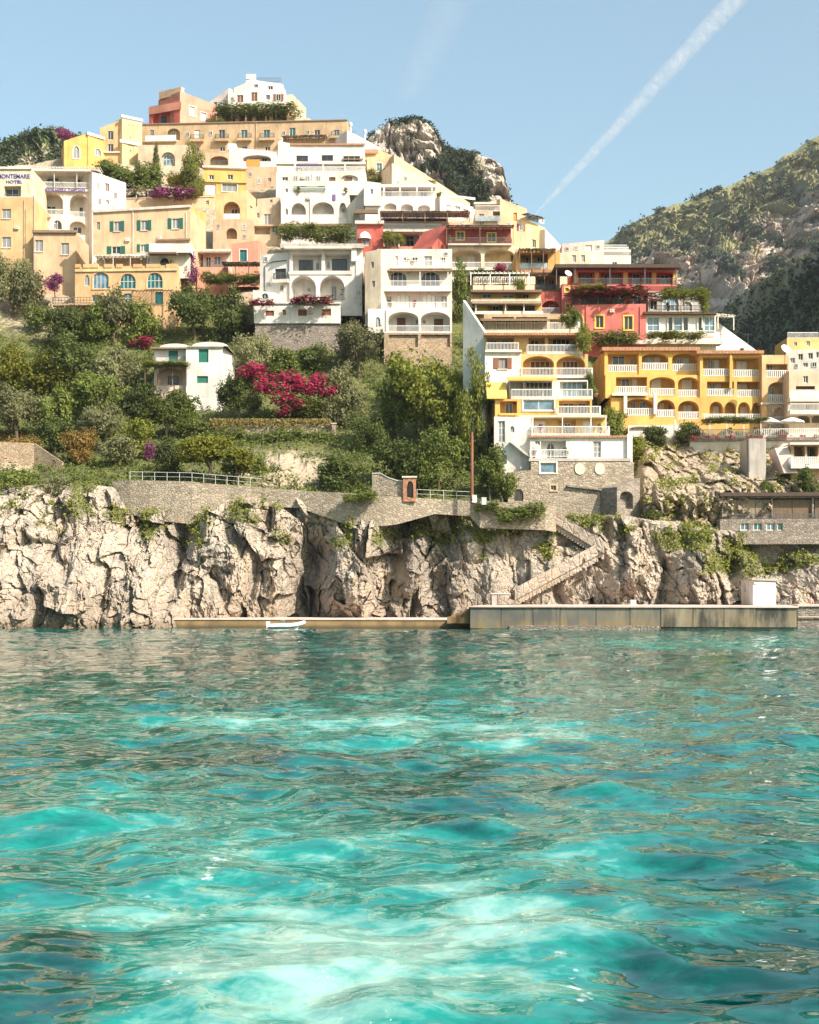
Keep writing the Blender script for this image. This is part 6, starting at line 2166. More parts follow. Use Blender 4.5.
# bougainvilleas
for px, yt, yb, w_, kind, lk, sz, lab, Yp in (
    (288, 370, 420, 82, 'cascade', 'magenta', 'big', 'large crimson bougainvillea cascading over the terrace above the dry grass', ground(288, 416).y - 3),
    (55, 272, 292, 20, 'bush', 'purple', 'mid', 'purple bougainvillea between the tan hotel wing and the ochre house', D(300)),
    (190, 253, 286, 17, 'tall', 'purple', 'mid', 'purple bougainvillea climbing the right side of the peach villa', D(305)),
    (174, 188, 199, 38, 'hedge', 'purple', 'small', 'purple bougainvillea along the terrace wall beside the acacia', D(204) - .6),
    (140, 333, 349, 24, 'bush', 'magenta', 'mid', 'small crimson bush above the silvery shrubs on the left slope', None),
    (274, 321, 331, 62, 'hedge', 'purple', 'mid', 'strip of mauve bougainvillea below the white villa with double arches', None),
    (262, 299, 306, 20, 'hedge', 'magenta', 'small', 'pink flowers on the porch of the white villa with double arches', D(330) - 5),
    (312, 296, 304, 34, 'hedge', 'magenta', 'small', 'pink flowers below the two deep arches', D(330) - 5),
    (303, 318, 334, 14, 'bush', 'purple', 'small', 'mauve bush in the dark garden under the orange shutters', None),
    (197, 375, 396, 12, 'bush', 'magenta', 'small', 'pink flowering shrub on the terrace of the white villa with green shutters', ground(197, 392).y - 4),
    (150, 440, 462, 16, 'bush', 'purple', 'small', 'dull purple bush above the coast path left of the umbrella pine', None),
    (150, 395, 425, 12, 'tall', 'purple', 'small', 'purple creeper by the dark arch under the small white villa', None),
    (612, 287, 299, 76, 'hedge', 'vine', 'small', 'dark pink bougainvillea along the middle terrace of the coral hotel', D(350) + 1.2),
    (66, 128, 142, 20, 'bush', 'purple', 'mid', 'dark purple bougainvillea behind the bright yellow villa', D(160) + 8),
    (500, 263, 276, 14, 'bush', 'magenta', 'small', 'pink flowering plant under the twin cream arches', 203.4),
):
    slope_plant(px, yt, yb, w_, kind, lk, lab, 'bougainvillea', 'bougainvillea', sz, 0, Y=Yp)

# palm beside the coast path
pr = thing('palm_tree', 'young palm with spiky fronds beside the coast path left of the umbrella pine', 'palm', ground(155, 480))
mb = MB(); o_ = ORG[pr.name]
mb.tube([o_ - Vector((0, 0, .5)), o_ + Vector((.05, -.6, 1.2))], [.16, .13]); mb.build('trunk', BARK, pr)
mb = MB()
for k in range(16):
    t = k * 2.4; el = .25 + .08 * (k % 7)
    p0 = o_ + Vector((.05, -.6, 1.2)); prev = None
    for j in range(6):
        s_ = j / 5 * 1.5
        c = p0 + Vector((math.cos(t) * s_ * math.cos(el), math.sin(t) * s_ * math.cos(el), s_ * math.sin(el) * 1.4 - .45 * s_ * s_))
        wv = Vector((-math.sin(t), math.cos(t), .2)) * (.16 * math.sin(math.pi * (.12 + .85 * j / 5)))
        if prev:
            mb.poly([prev[0], prev[1], c + wv, c - wv])
        prev = (c - wv, c + wv)
mb.build('fronds', LEAF['pine'], pr)


# ---- ground cover nobody could count
def scatter(name, n, region, leafk, size, rad, per, label, seed):
    rng = np.random.RandomState(seed)
    P_, Nn = [], []
    px = rng.uniform(region[0], region[1], n); py = rng.uniform(region[2], region[3], n)
    k = region[4](px, py) > rng.uniform(0, 1, n)
    px, py = px[k], py[k]
    X, Y_, Z = hill_surface(px[None], py[None])
    c = np.stack([X[0], Y_[0] - .1, Z[0] + .15], -1)
    r = rng.uniform(.5, 1.2, len(c)) * rad
    pts = np.repeat(c, per, 0) + rng.normal(0, 1, (len(c) * per, 3)) * np.repeat(r, per)[:, None] * np.array([.55, .4, .42])
    me = leaf_mesh(name, pts, np.tile([0, -.5, .7], (len(pts), 1)), size, LEAF[leafk], seed)
    o = bpy.data.objects.new(name, me)
    col.objects.link(o)
    tag(o, label, name.replace('_', ' '), None, 'stuff')
    return o


def veg(px, py):
    base = sstep(330, 345, py) * sstep(500, 480, px) + sstep(295, 320, py) * sstep(210, 190, px) * sstep(30, 50, px)
    base += sstep(590, 600, px) * sstep(665, 640, px) * sstep(300, 330, py) * sstep(430, 415, py)
    base *= 1 - np.exp(-((px - 285) / 40) ** 2 - ((py - 470) / 16) ** 2)
    base *= 1 - sstep(60, 30, px) * sstep(437, 445, py) * sstep(474, 466, py)
    return np.clip(base, 0, 1) * (.55 + .45 * np.sign(fbm(px / 18, py / 18, 3, 771) + .35))


def veg_right(px, py):
    return sstep(618, 640, px) * sstep(436, 444, py) * np.clip(.3 + 1.1 * fbm(px / 20, py / 14, 3, 781), 0, 1) * (1 - sstep(700, 715, px) * sstep(488, 492, py))


def veg_yellow(px, py):
    return (sstep(70, 40, px) * sstep(345, 365, py) * sstep(440, 425, py) + .6 * sstep(70, 120, px) * sstep(440, 455, py) * sstep(160, 130, px)) * (fbm(px / 25, py / 15, 3, 791) > -.1)


scatter('undergrowth', 6500, (-330, 660, 296, 496, veg), 'green', .22, 1.0, 20, 'dense green undergrowth covering the slope between the trees', 11)
scatter('shaded_scrub', 3600, (-330, 640, 300, 496, veg), 'dark', .22, 1.1, 20, 'darker scrub filling the gaps on the wooded slope', 12)
scatter('hillside_scrub', 4200, (600, 1150, 436, 532, veg_right), 'lime', .17, .55, 16, 'tufts of yellow green scrub on the rocky slope under the hotel terrace', 13)
scatter('yellow_scrub', 3600, (-330, 170, 340, 470, veg_yellow), 'pine', .22, .9, 18, 'yellowish scrub on the left of the slope', 14)
rngd = np.random.RandomState(15)
Yw = ground(280, 432).y - 1.6
pp_ = []
for k in range(5200):
    px, dy = rngd.uniform(210, 331), rngd.uniform(0, 3.2)
    q = at(px, 425.2, Yw + dy); q.z += rngd.uniform(-.3, .85)
    pp_.append(q)
pp_ = np.array(pp_)
o = bpy.data.objects.new('dry_grass', leaf_mesh('dry_grass', pp_, np.tile([0, -.8, .2], (len(pp_), 1)), .2, LEAF['dry'], 15))
col.objects.link(o); tag(o, 'strip of dry grass on the terrace under the bougainvillea', 'dry grass', None, 'stuff')
scatter('rust_scrub', 500, (-60, 42, 434, 446, lambda a, b: .9 + 0 * a), 'rust', .22, .5, 10, 'rust coloured grass along the top of the stone bank', 16)
# tufts on the sea cliff
co = np.empty(len(cliff.data.vertices) * 3, np.float32); cliff.data.vertices.foreach_get('co', co); co = co.reshape(-1, 3)
ms = np.empty(len(co), np.float32); cliff.data.attributes['moss'].data.foreach_get('value', ms)
rng = np.random.RandomState(21)
pick = rng.permutation(np.nonzero((ms > .45) & (co[:, 2] > 4))[0])[:1700]
pts = np.repeat(co[pick], 10, 0) + rng.normal(0, 1, (len(pick) * 10, 3)) * np.array([.35, .22, .28])
o = bpy.data.objects.new('cliff_scrub', leaf_mesh('cliff_scrub', pts + np.array([0, -.15, .1]), np.tile([0, -.7, .5], (len(pts), 1)), .2, LEAF['lime'], 22))
col.objects.link(o); tag(o, 'small green tufts growing in the cracks of the sea cliff', 'scrub', None, 'stuff')

# scrub of the far mountains
def mountain_scrub(name, mname, n, size, leafk, per, lab, seed, thr=.35):
    ob = bpy.data.objects[mname]
    co = np.empty(len(ob.data.vertices) * 3, np.float32); ob.data.vertices.foreach_get('co', co); co = co.reshape(-1, 3)
    sc = np.empty(len(co), np.float32); ob.data.attributes['scrub'].data.foreach_get('value', sc)
    rng = np.random.RandomState(seed)
    px = co[:, 0] / co[:, 1] * F + CX
    idx = np.nonzero((sc + rng.uniform(-.35, .35, len(sc)) > thr) & (px > -120) & (px < 940))[0]
    pick = rng.permutation(idx)[:n]
    r = size * rng.uniform(.5, 1.3, len(pick))
    pts = np.repeat(co[pick], per, 0) + rng.normal(0, .5, (len(pick) * per, 3)) * np.repeat(r, per)[:, None] * np.array([1, 1, .75])
    pts[:, 2] += .3 * np.repeat(r, per)
    o = bpy.data.objects.new(name, leaf_mesh(name, pts, np.tile([0, -.5, .7], (len(pts), 1)), size * .5, LEAF[leafk], seed))
    col.objects.link(o)
    tag(o, lab, 'scrub', None, 'stuff')


LEAF['far'] = leaf('mountain_scrub_leaves', (.024, .040, .020), (.060, .075, .032), .2)
mountain_scrub('mountain_scrub', 'mountain', 22000, 3.6, 'far', 6, 'dark scrub and small trees speckled over the far mountain', 31)
mountain_scrub('spur_scrub', 'mountain_spur', 7000, 2.4, 'far', 6, 'dark woodland on the shaded mountain spur at the right', 32, .1)
mountain_scrub('peak_scrub', 'rocky_peak', 5000, 1.4, 'far', 6, 'scrub clinging to the rocky peak behind the town', 33)
mountain_scrub('hill_scrub', 'wooded_hill', 8000, 1.2, 'far', 7, 'bushes covering the wooded hill behind the left of the town', 34, .1)

# potted plants on terraces
def pot(px, yb, Y, kind, lab, wd=.75, ht=1.0):
    p = at(px, yb, Y)
    r = thing('potted_plant', lab, 'potted plant', p, 'potted plants on the terraces')
    mb = MB(); mb.lathe(p, [(.0, 0), (.16, 0), (.24, .34), (.27, .35), (.27, .42), (.21, .42), (.2, .36), (0, .36)], 10); mb.build('pot', M['terracotta_trim'], r, True)
    me, _ = plant_proto('bush', kind, 'small', 0)
    o = bpy.data.objects.new('plant', me); col.objects.link(o); o.parent = r
    o.location = (0, 0, .3); o.scale = (wd, wd, ht)


for px, yb, Yp, k, lab in ((299, 193, D(241) - .3, 'green', 'potted plant under the green awning of the villa with three arches'), (346, 193, D(241) - .3, 'lime', 'potted plant at the right end of the patterned white rail'),
                       (370, 266.5, D(350) + 5, 'green', 'potted plant at the left end of the top terrace of the white four storey block'), (412, 266.5, D(350) + 5.2, 'lime', 'potted plant in the middle of the top terrace of the white four storey block'),
                       (414, 308, D(350) + 1, 'magenta', 'flowering pot between the arched doors of the white four storey block'), (390, 308, D(350) + 1, 'green', 'green pot at the left end of the third floor rail of the white block'),
                       (450, 243, D(290) - 1.5, 'green', 'potted plant at the left end of the dark red balcony'), (505, 243, D(290) - 1.5, 'lime', 'potted plant at the right end of the dark red balcony'),
                       (575, 352.3, 187.2, 'green', 'potted plant on the highest balcony of the yellow block with brown shutters'), (588, 375.6, 185.8, 'lime', 'potted plant at the right end of the balcony with two yellow arches'),
                       (545, 375.6, 185.8, 'green', 'potted plant before the left yellow arch'), (596, 397, 183.8, 'lime', 'potted plant at the right end of the rail below the blue glass doors'),
                       (540, 434.4, 180.2, 'magenta', 'pot of pink flowers by the left white door of the lowest yellow balcony'), (600, 434.4, 180.2, 'green', 'potted plant by the right white door of the lowest yellow balcony'),
                       (534, 458, 178.2, 'dark', 'dark potted plant on the left of the low white house terrace'), (566, 458, 178.2, 'green', 'potted plant hanging by the arched door of the low white house'),
                       (600, 284.3, D(350) + 7, 'lime', 'potted plant on the upper terrace of the coral hotel'), (668, 311, D(352) + .3, 'green', 'potted plant on the dark flat roof of the glazed veranda'),
                       (62, 188, D(262) + .5, 'green', 'potted plant on the slatted roof terrace of the restaurant'), (172, 266, D(300) - 5, 'lime', 'potted plant by the dark arched door under the peach villa')):
    pot(px, yb, Yp, k, lab)
# ------------------------------------------------------------------ walls along the coast path
def wall_run(name, label, pts, thick, mat, cap=None, cat='wall'):
    """a wall seen along a row of (px, top row, foot row, distance)"""
    r = thing(name, label, cat, at(pts[0][0], pts[0][2], pts[0][3]))
    mb, cb = MB(), MB()
    for a, b in zip(pts, pts[1:]):
        a1, a0, b1, b0 = at(a[0], a[1], a[3]), at(a[0], a[2], a[3]), at(b[0], b[1], b[3]), at(b[0], b[2], b[3])
        t = Vector((0, thick, 0))
        mb.hexa([a0, b0, b0 + t, a0 + t], [a1, b1, b1 + t, a1 + t])
        if cap:
            e = Vector((0, .08, 0)); h = Vector((0, 0, .12)); l = Vector((0, 0, .004))
            cb.hexa([a1 - e + l, b1 - e + l, b1 + t + e + l, a1 + t + e + l], [a1 - e + h, b1 - e + h, b1 + t + e + h, a1 + t + e + h])
    mb.build('masonry', M[mat], r)
    if cap:
        cb.build('coping', M[cap], r)
    return r


wall_run('path_wall', 'long rubble wall carrying the coast path along the top of the cliff', [(112, 481, 500, 176), (130, 480.3, 514, 174.8), (150, 480.5, 520, 174.2), (192, 481.5, 524, 173.6), (200, 482.8, 518, 173.7), (230, 485, 508, 174), (262, 487.5, 506, 173.8), (300, 490.5, 508, 173.2), (345, 493, 524, 171.6), (385, 496, 526, 171.2), (398, 496.8, 524, 171.3), (435, 499, 514, 172), (470, 500.5, 516, 171.8), (480, 501, 528, 170.9), (545, 504, 530, 170.8), (556, 507, 532, 171.5)], .5, 'stone', None)
wall_run('terrace_wall', 'ivy grown stone terrace wall under the dry grass with a post at its right end', [(206, 426, 440, ground(206, 430).y - 2), (262, 424.5, 450, ground(262, 432).y - 2), (331, 424, 455, ground(331, 432).y - 2)], .6, 'stone', None)
r = thing('gate_post', 'square stone post at the right end of the ivy grown terrace wall', 'post', at(334, 455, ground(331, 432).y - 2))
mb = MB(); p = at(334, 456, ground(331, 432).y - 2.6); q = at(334, 424, ground(331, 432).y - 2.6)
mb.box(p.x - .28, p.x + .28, p.y, p.y + .6, p.z - 1, q.z); mb.build('shaft', M['stone_fine'], r)
mb = MB(); mb.box(p.x - .36, p.x + .36, p.y - .08, p.y + .68, q.z + .003, q.z + .16); mb.build('coping', M['trim'], r)
wall_run('low_wall', 'low tan stone wall in the wood above the crimson bougainvillea', [(264, 342, 350, ground(264, 346).y - 1.5), (338, 340.5, 349, ground(338, 346).y - 1.5)], .5, 'stone_fine', 'tan')
r = thing('fence_post', 'thin pale post at the right end of the low tan wall', 'post', at(338, 341, ground(338, 346).y - 1.6))
mb = MB(); mb.tube([at(338.5, 344, ground(338, 346).y - 2), at(338.5, 331, ground(338, 346).y - 2)], [.09, .08]); mb.build('shaft', M['beige'], r)
mb = MB(); mb.lathe(at(338.5, 331, ground(338, 346).y - 2), [(.0, .12), (.13, .1), (.13, 0), (.0, -.01)], 8); mb.build('cap', M['beige'], r)
wall_run('stone_bank', 'sloping dry stone bank at the left edge below the rusty grass', [(-120, 440, 470, 189), (0, 442, 474, 187), (34, 443, 472, 186.6), (62, 462, 474, 184)], 1.0, 'stone_fine')
wall_run('garden_wall', 'wavy topped rubble garden wall left of the little brick gateway', [(372, 474, 494, 172.5), (380, 473.5, 495, 172.3), (388, 478, 495.5, 172), (397, 481, 496, 171.8), (403, 481.5, 497, 171.6)], .4, 'stone', 'trim')

# little brick gateway
r = thing('gateway', 'little brick gateway with a dark arch on the coast path', 'gateway', at(409, 498, 171.3))
f = Face(403, 171.2, 416, 171.2)
block(r, f, 477.5, 498, 1.2, 'brick', [LG(407, 481, 413.5, 498, 1.0, .4, [DR(407.3, 481.6, 413.2, 498, .4, gl='dark', fr='frame_dark', m=(0, 0))], None, 'stone_dark')], drop=.4)
slab(r, f, 402, 417, 476, 477.6, .15, 'trim', 'coping', .9)
# rusty pole
r = thing('pole', 'tall rusty iron pole standing on the coast path by two white boxes', 'pole', at(472, 502, 170.2))
mb = MB(); mb.tube([at(472, 504, 170.2), at(472, 432, 170.2)], [.19, .15], 10); mb.build('shaft', M['rust'], r)
mb = MB(); mb.box(*(lambda p: (p.x - .3, p.x + .3, p.y - .3, p.y + .3, p.z, p.z + .25))(at(472, 503, 170.2))); mb.build('foot', M['concrete'], r)
for px, y0, y1, lab in ((474.5, 495.5, 501.5, 'small white metal cabinet at the foot of the rusty pole'), (484, 498, 503.5, 'wider white metal cabinet right of the one touching the rusty pole')):
    r = thing('utility_cabinet', lab, 'cabinet', at(px, y1, 169.3), 'white cabinets on the coast path')
    a, b = at(px - 2.2, y1, 169.3), at(px + 2.2, y0, 169.3)
    mb = MB(); mb.box(a.x, b.x, a.y, a.y + .4, a.z - .1, b.z); mb.build('body', M['plastic_white'], r)
    mb = MB(); mb.box(a.x + .04, b.x - .04, a.y - .03, a.y - .003, a.z + .1, b.z - .06); mb.build('door', M['plastic_white'], r)
    mb = MB(); mb.box(a.x - .04, b.x + .04, a.y - .06, a.y + .45, b.z + .003, b.z + .06); mb.build('lid', M['rail_white'], r)

# path rail
def path_rail(pts, label):
    r = thing('path_railing', label, 'railing', at(*pts[0]))
    mb = MB()
    P_ = [at(*p) for p in pts]
    up = Vector((0, 0, 1.0))
    mb.tube([p + up for p in P_], .022, 5); mb.tube([p + up * .5 for p in P_], .015, 5); mb.build('rails', M['rail_white'], r)
    for a, b in zip(P_, P_[1:]):
        n = int((b - a).length / 1.6) + 1
        for k in range(n):
            p = a.lerp(b, k / n)
            mb = MB(); mb.tube([p - up * .1, p + up], .022, 5); mb.build('post', M['rail_white'], r)
    return r


path_rail([(130, 480.3, 175), (192, 481.5, 173.8), (262, 487.5, 174)], 'thin white railing on the coast path wall below the umbrella pine')
path_rail([(417, 498.2, 171.9), (470, 500.5, 171.9)], 'thin pale railing between the brick gateway and the rusty pole')

# stairs cut on the right cliff
def stair(label, a, b, width, n):
    r = thing('stairs', label, 'stairs', at(*a))
    A, B = at(*a), at(*b)
    mb, wb = MB(), MB()
    for k in range(n):
        p = A.lerp(B, k / n); q = A.lerp(B, (k + 1) / n)
        x0, x1 = sorted((p.x, q.x))
        mb.box(x0, x1 + .01, p.y - .0, p.y + width, p.z - 1.5, q.z)
    mb.build('steps', LIME, r)
    t = Vector((0, -.3, 0))
    wb.hexa([A + t - Vector((0, 0, .9)), B + t - Vector((0, 0, .9)), B - Vector((0, .02, .9)), A - Vector((0, .02, .9))], [A + t + Vector((0, 0, .45)), B + t + Vector((0, 0, .45)), B + Vector((0, -.02, .45)), A + Vector((0, -.02, .45))])
    wb.build('parapet', LIME, r)
    return r


stair('long stone stair climbing right across the cliff above the quay', (515, 592, 169), (598, 547, 171.2), 1.6, 26)
stair('upper stone stair turning back left towards the rubble wall', (604, 546, 170.9), (556, 516, 172.2), 1.5, 18)
stair('short stair dropping to the quay at the foot of the cliff', (498, 598, 163.6), (520, 607, 163.2), 1.5, 6)
r = thing('landing_block', 'squat masonry block beside the short stair on the quay', 'block', at(500, 607, 163.4))
f = Face(492, 163.4, 509, 163.4)
block(r, f, 594, 607, 3, 'concrete', [], drop=1)
slab(r, f, 491, 510, 593, 594, .12, 'trim', 'coping')

# reed fence and blue doors
Yf = 177.0
r = thing('reed_shelter', 'long shed screened with brown reed mats under a dark flat roof', 'shed', at(765, 518, Yf))
f = Face(722, Yf, 860, Yf - 1)
block(r, f, 495.5, 522, 5, 'stone_dark', [LG(723, 498, 771.5, 519, .8, 0, [], None, 'timber_dark'), LG(773, 498, 812, 519, .8, 0, [], None, 'timber_dark'), LG(814, 498, 850, 519, .8, 0, [], None, 'timber_dark')], drop=5)
for a, b, m_ in ((723.5, 739, 'reed_pale'), (739.6, 755, 'reed_pale'), (755.6, 771, 'reed_pale'), (773.5, 792, 'reed'), (792.6, 812, 'reed'), (815, 850, 'reed')):
    mb = MB(); u0, z1 = f.uz(a, 499.5, -.3); u1, z0 = f.uz(b, 518.5, -.3)
    n = int((u1 - u0) / .12)
    for k in range(n):
        u = u0 + (u1 - u0) * k / n
        f.box(mb, u, u + .105, -.36 - random.uniform(0, .04), -.3, z0, z1 - random.uniform(0, .12))
    mb.build('reed_mat', M[m_], r)
slab(r, f, 720, 862, 492.5, 495.6, .7, 'timber_dark', 'roof', 3)
railing(r, f, .3, f.L * .9, f.uz(760, 519)[1], .3, 'dark', .6)
f = Face(720, Yf - 2, 862, Yf - 3)
block(r, f, 519, 534, 3, 'stone_dark', [W(740, 523, 749, 530.5, gl='blue', m=(1, 0)), W(753, 523, 762, 530.5, gl='teal', m=(1, 0)), W(766, 523, 775, 530.5, gl='blue', m=(1, 0)), W(777, 523, 783, 530.5, gl='teal', m=(0, 0))], drop=1.2, name='base_wall')

# ------------------------------------------------------------------ quays
M['quay'] = None
n = N('stained_quay')
st = n.noise(.5, 6, .65, stretch=(1.4, 1.4, .35)); big = n.noise(.16, 4)
c = n.mix(n.ramp(big, .38, .62), (.27, .205, .115), (.20, .18, .145))
c = n.mix(n.ramp(st, .46, .62, 0, .9), c, (.04, .038, .034))
c = n.mix(n.ramp(st, .42, .32, 0, .6), c, (.36, .29, .19))
M['quay'] = n.done(c, .9, n.bump(st, .5, .1))
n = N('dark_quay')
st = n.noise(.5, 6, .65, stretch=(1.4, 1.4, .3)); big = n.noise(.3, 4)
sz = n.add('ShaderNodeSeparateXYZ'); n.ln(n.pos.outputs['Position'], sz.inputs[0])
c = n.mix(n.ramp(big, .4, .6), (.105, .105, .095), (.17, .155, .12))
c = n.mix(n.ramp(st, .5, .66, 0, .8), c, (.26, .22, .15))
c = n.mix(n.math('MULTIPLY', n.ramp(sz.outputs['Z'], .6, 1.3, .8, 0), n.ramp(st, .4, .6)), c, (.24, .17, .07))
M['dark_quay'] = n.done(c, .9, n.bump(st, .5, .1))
n = N('ochre_quay')
st = n.noise(.5, 6, .65, stretch=(1, 1, .6))
sz = n.add('ShaderNodeSeparateXYZ'); n.ln(n.pos.outputs['Position'], sz.inputs[0])
c = n.mix(n.ramp(st, .42, .62), (.30, .19, .085), (.17, .11, .055))
c = n.mix(n.ramp(sz.outputs['Z'], .1, .45, .8, 0), c, (.06, .045, .03))
M['ochre_quay'] = n.done(c, .9, n.bump(st, .4, .08))

r = thing('quay', 'low ochre stone quay running along the foot of the cliff', 'quay', at(330, 628, 161))
fq = Face(173, 162.2, 512, 159.5)
zq = fq.uz(330, 620)[1]
mb = MB(); fq.box(mb, 0, fq.L, -9, 0, -1.5, zq); mb.build('wall', M['ochre_quay'], r)
mb = MB(); fq.box(mb, -.06, fq.L + .05, -9, .1, zq + .003, zq + .13); mb.build('coping', M['rose'], r)
rb = random.Random(4)
r = thing('breakwater_quay', 'high stained concrete quay on the right with a pale coping and vertical joints', 'quay', at(640, 631, 153))
fh = Face(470, 156.6, 797, 150.6)
zt = fh.uz(630, 607.5)[1]
seg = [470, 501, 533, 560, 596, 630, 661, 693, 724, 756, 797]
for a, b in zip(seg, seg[1:]):
    ua, _ = fh.uz(a, 600); ub, _ = fh.uz(b, 600)
    mb = MB(); o_ = rb.uniform(-.06, .06)
    fh.box(mb, ua + .03, ub - .03, -16, o_, .35 if a > 650 else .1, zt - .002)
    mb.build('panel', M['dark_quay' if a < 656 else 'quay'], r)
mb = MB(); fh.box(mb, 0, fh.L + .15, -16.5, .15, zt, zt + .15); mb.build('coping', M['rose'], r)
mb = MB(); fh.box(mb, .05, fh.L - .1, -15.8, -.25, -1.5, .5); mb.build('footing', M['stone_dark'], r)
mb = MB(); u0, _ = fh.uz(510, 600); u1, _ = fh.uz(659, 600); fh.box(mb, u0, u1, -.2, .55, -1.5, .45); mb.build('ledge', M['stone_dark'], r)
mb = MB()
u0, _ = fh.uz(447, 610, -.5)
for k in range(7):
    fh.box(mb, u0 + k * .46, 0.02, -3.2, -.5, .6, zq + .2 + (zt - zq) * (k + 1) / 7)
mb.build('steps', M['ochre_quay'], r)
r = thing('far_quay', 'dark shaded quay with a pale pipe at the right edge behind the concrete one', 'quay', at(830, 626, 160))
f = Face(797.5, 161, 960, 159)
zt2 = f.uz(800, 606.5)[1]
mb = MB(); f.box(mb, 0, f.L, -8, 0, -1.5, zt2); mb.build('wall', M['stone_dark'], r)
mb = MB(); f.box(mb, 0, f.L, -8, .2, zt2 + .003, zt2 + .2); mb.build('coping', M['rose'], r)
mb = MB(); mb.tube([f.P(.1, .2, f.uz(800, 617)[1]), f.P(f.L, .2, f.uz(800, 617)[1])], .07, 6); mb.build('pipe', M['beige'], r)

# white hut
r = thing('hut', 'white hut with a grey flat roof and a tan door side standing on the quay', 'hut', at(759, 605, 162))
f = Face(753, 162, 776, 162.4)
zb = zt + .15
mb = MB()
f1 = Face(742.5, 164.6, 753, 162)
hz = f.uz(760, 578.5)[1]
block(r, f, 579.5, 606, 3.4, 'white', [], drop=0)
block(r, f1, 580, 606.4, 2.5, 'cream', [W(744.5, 583, 747.5, 592, gl='dark', m=(0, 0)), DR(748, 581.5, 752.5, 605, gl='orange', fr='trim', m=(0, 0))], drop=0, name='side_wall')
mb = MB()
ua, ub = -.25, f.L + .3
mb.hexa([f.P(ua, .3, hz - .15), f.P(ub, .3, hz - .3), f.P(ub, -3.6, hz - .3), f.P(ua, -3.6, hz - .15)], [f.P(ua, .3, hz), f.P(ub, .3, hz - .15), f.P(ub, -3.6, hz - .15), f.P(ua, -3.6, hz)])
P1 = [f1.P(-.3, .1, hz - .16), f1.P(f1.L, .25, hz - .16), f1.P(f1.L, -2.6, hz - .16), f1.P(-.3, -2.6, hz - .16)]
mb.hexa(P1, [(x, y, z + .14) for x, y, z in P1])
mb.build('roof', M['grey'], r)
mb = MB(); f.box(mb, .25, f.L - .2, .004, .05, zb + .15, zb + 2.25); mb.build('roller_shutter', M['plastic_white'], r)
mb = MB(); f.box(mb, .1, f.L - .05, .006, .12, zb + 2.3, zb + 2.5); mb.build('sign_board', M['white'], r)
for px, y0, lab in ((633.5, 600.5, 'small white box standing on the concrete quay left of the hut'),):
    rr = thing('storage_box', lab, 'box', at(px, 606, 160))
    a = at(px - 2.6, 606.2, 160); b = at(px + 2.6, y0, 160)
    mb = MB(); mb.box(a.x, b.x, a.y, a.y + .5, zb, b.z); mb.build('body', M['plastic_white'], rr)
    mb = MB(); mb.box(a.x - .03, b.x + .03, a.y - .03, a.y + .53, b.z + .003, b.z + .06); mb.build('lid', M['rail_white'], rr)

# inflatable dinghy moored at the low quay
r = thing('dinghy', 'small white inflatable dinghy with an outboard floating by the low quay', 'boat', at(286, 628, 158.5))
c0 = at(286, 627, 158.3); c0.z = .0
def bp(t, s, z):      # t along the boat -1..1, s across
    return Vector((c0.x + t * 1.95, c0.y + s, z))
mb = MB()
side = [bp(-1, -.72, .36), bp(-.5, -.75, .34), bp(.2, -.74, .36), bp(.6, -.6, .46), bp(.88, -.3, .62), bp(.98, 0, .70)]
mb.tube(side + [Vector((p.x, 2 * c0.y - p.y, p.z)) for p in reversed(side[:-1])], [.16, .21, .22, .22, .2, .19, .2, .22, .22, .21, .16], 10)
mb.build('tube', M['plastic_white'], r, True)
mb = MB()
mb.hexa([bp(-.92, -.45, -.12), bp(.6, -.35, -.08), bp(.6, .35, -.08), bp(-.92, .45, -.12)], [bp(-.92, -.68, .3), bp(.8, -.4, .45), bp(.8, .4, .45), bp(-.92, .68, .3)])
mb.build('hull', M['dish'], r)
mb = MB(); mb.box(c0.x - 2.05, c0.x - 1.75, c0.y - .14, c0.y + .14, -.2, .35); mb.box(c0.x - 2.08, c0.x - 1.7, c0.y - .17, c0.y + .17, .352, .78)
mb.build('outboard', M['dish'], r)
mb = MB(); mb.box(c0.x - .4, c0.x - .15, c0.y - .2, c0.y + .2, .3, .86); mb.box(c0.x - .55, c0.x - .1, c0.y - .32, c0.y + .32, .862, .93)
mb.build('console', M['glass_pale'], r)

# person in pink sitting in the cleft behind the far quay
pp = at(811, 604, 163.2)
r = thing('person', 'person in a pink top sitting on the quay at the right edge', 'person', pp)
pp = Vector((pp.x, pp.y, zt2 + .2))
me = bpy.data.meshes.new('body')
V_ = [(0, 0, .12), (0, -.02, .38), (0, 0, .58), (0, -.02, .66), (0, -.02, .80), (.10, -.02, .12), (.14, -.42, .30), (.13, -.5, .04), (-.10, -.02, .12), (-.14, -.42, .32), (-.13, -.5, .04), (.2, 0, .54), (.24, -.1, .3), (.14, -.32, .3), (-.2, 0, .54), (-.24, -.1, .3), (-.14, -.32, .3)]
E_ = [(0, 1), (1, 2), (2, 3), (3, 4), (0, 5), (5, 6), (6, 7), (0, 8), (8, 9), (9, 10), (2, 11), (11, 12), (12, 13), (2, 14), (14, 15), (15, 16)]
me.from_pydata([tuple(pp - ORG[r.name] + Vector(v)) for v in V_], E_, [])
rad = [.15, .14, .14, .055, .105, .1, .075, .05, .1, .075, .05, .06, .045, .035, .06, .045, .035]
bo = bpy.data.objects.new('body', me); col.objects.link(bo)
mo = bo.modifiers.new('Skin', 'SKIN')
for v, q in zip(me.skin_vertices[0].data if me.skin_vertices else [], rad):
    v.radius = (q, q)
bo.modifiers.new('Sub', 'SUBSURF').levels = 1
if not me.skin_vertices:
    bpy.context.view_layer.objects.active = bo
dg = bpy.context.evaluated_depsgraph_get()
me2 = bpy.data.meshes.new_from_object(bo.evaluated_get(dg))
bpy.data.objects.remove(bo)
me2.materials.clear(); me2.materials.append(plain('skin_tone', (.50, .30, .21), .6))
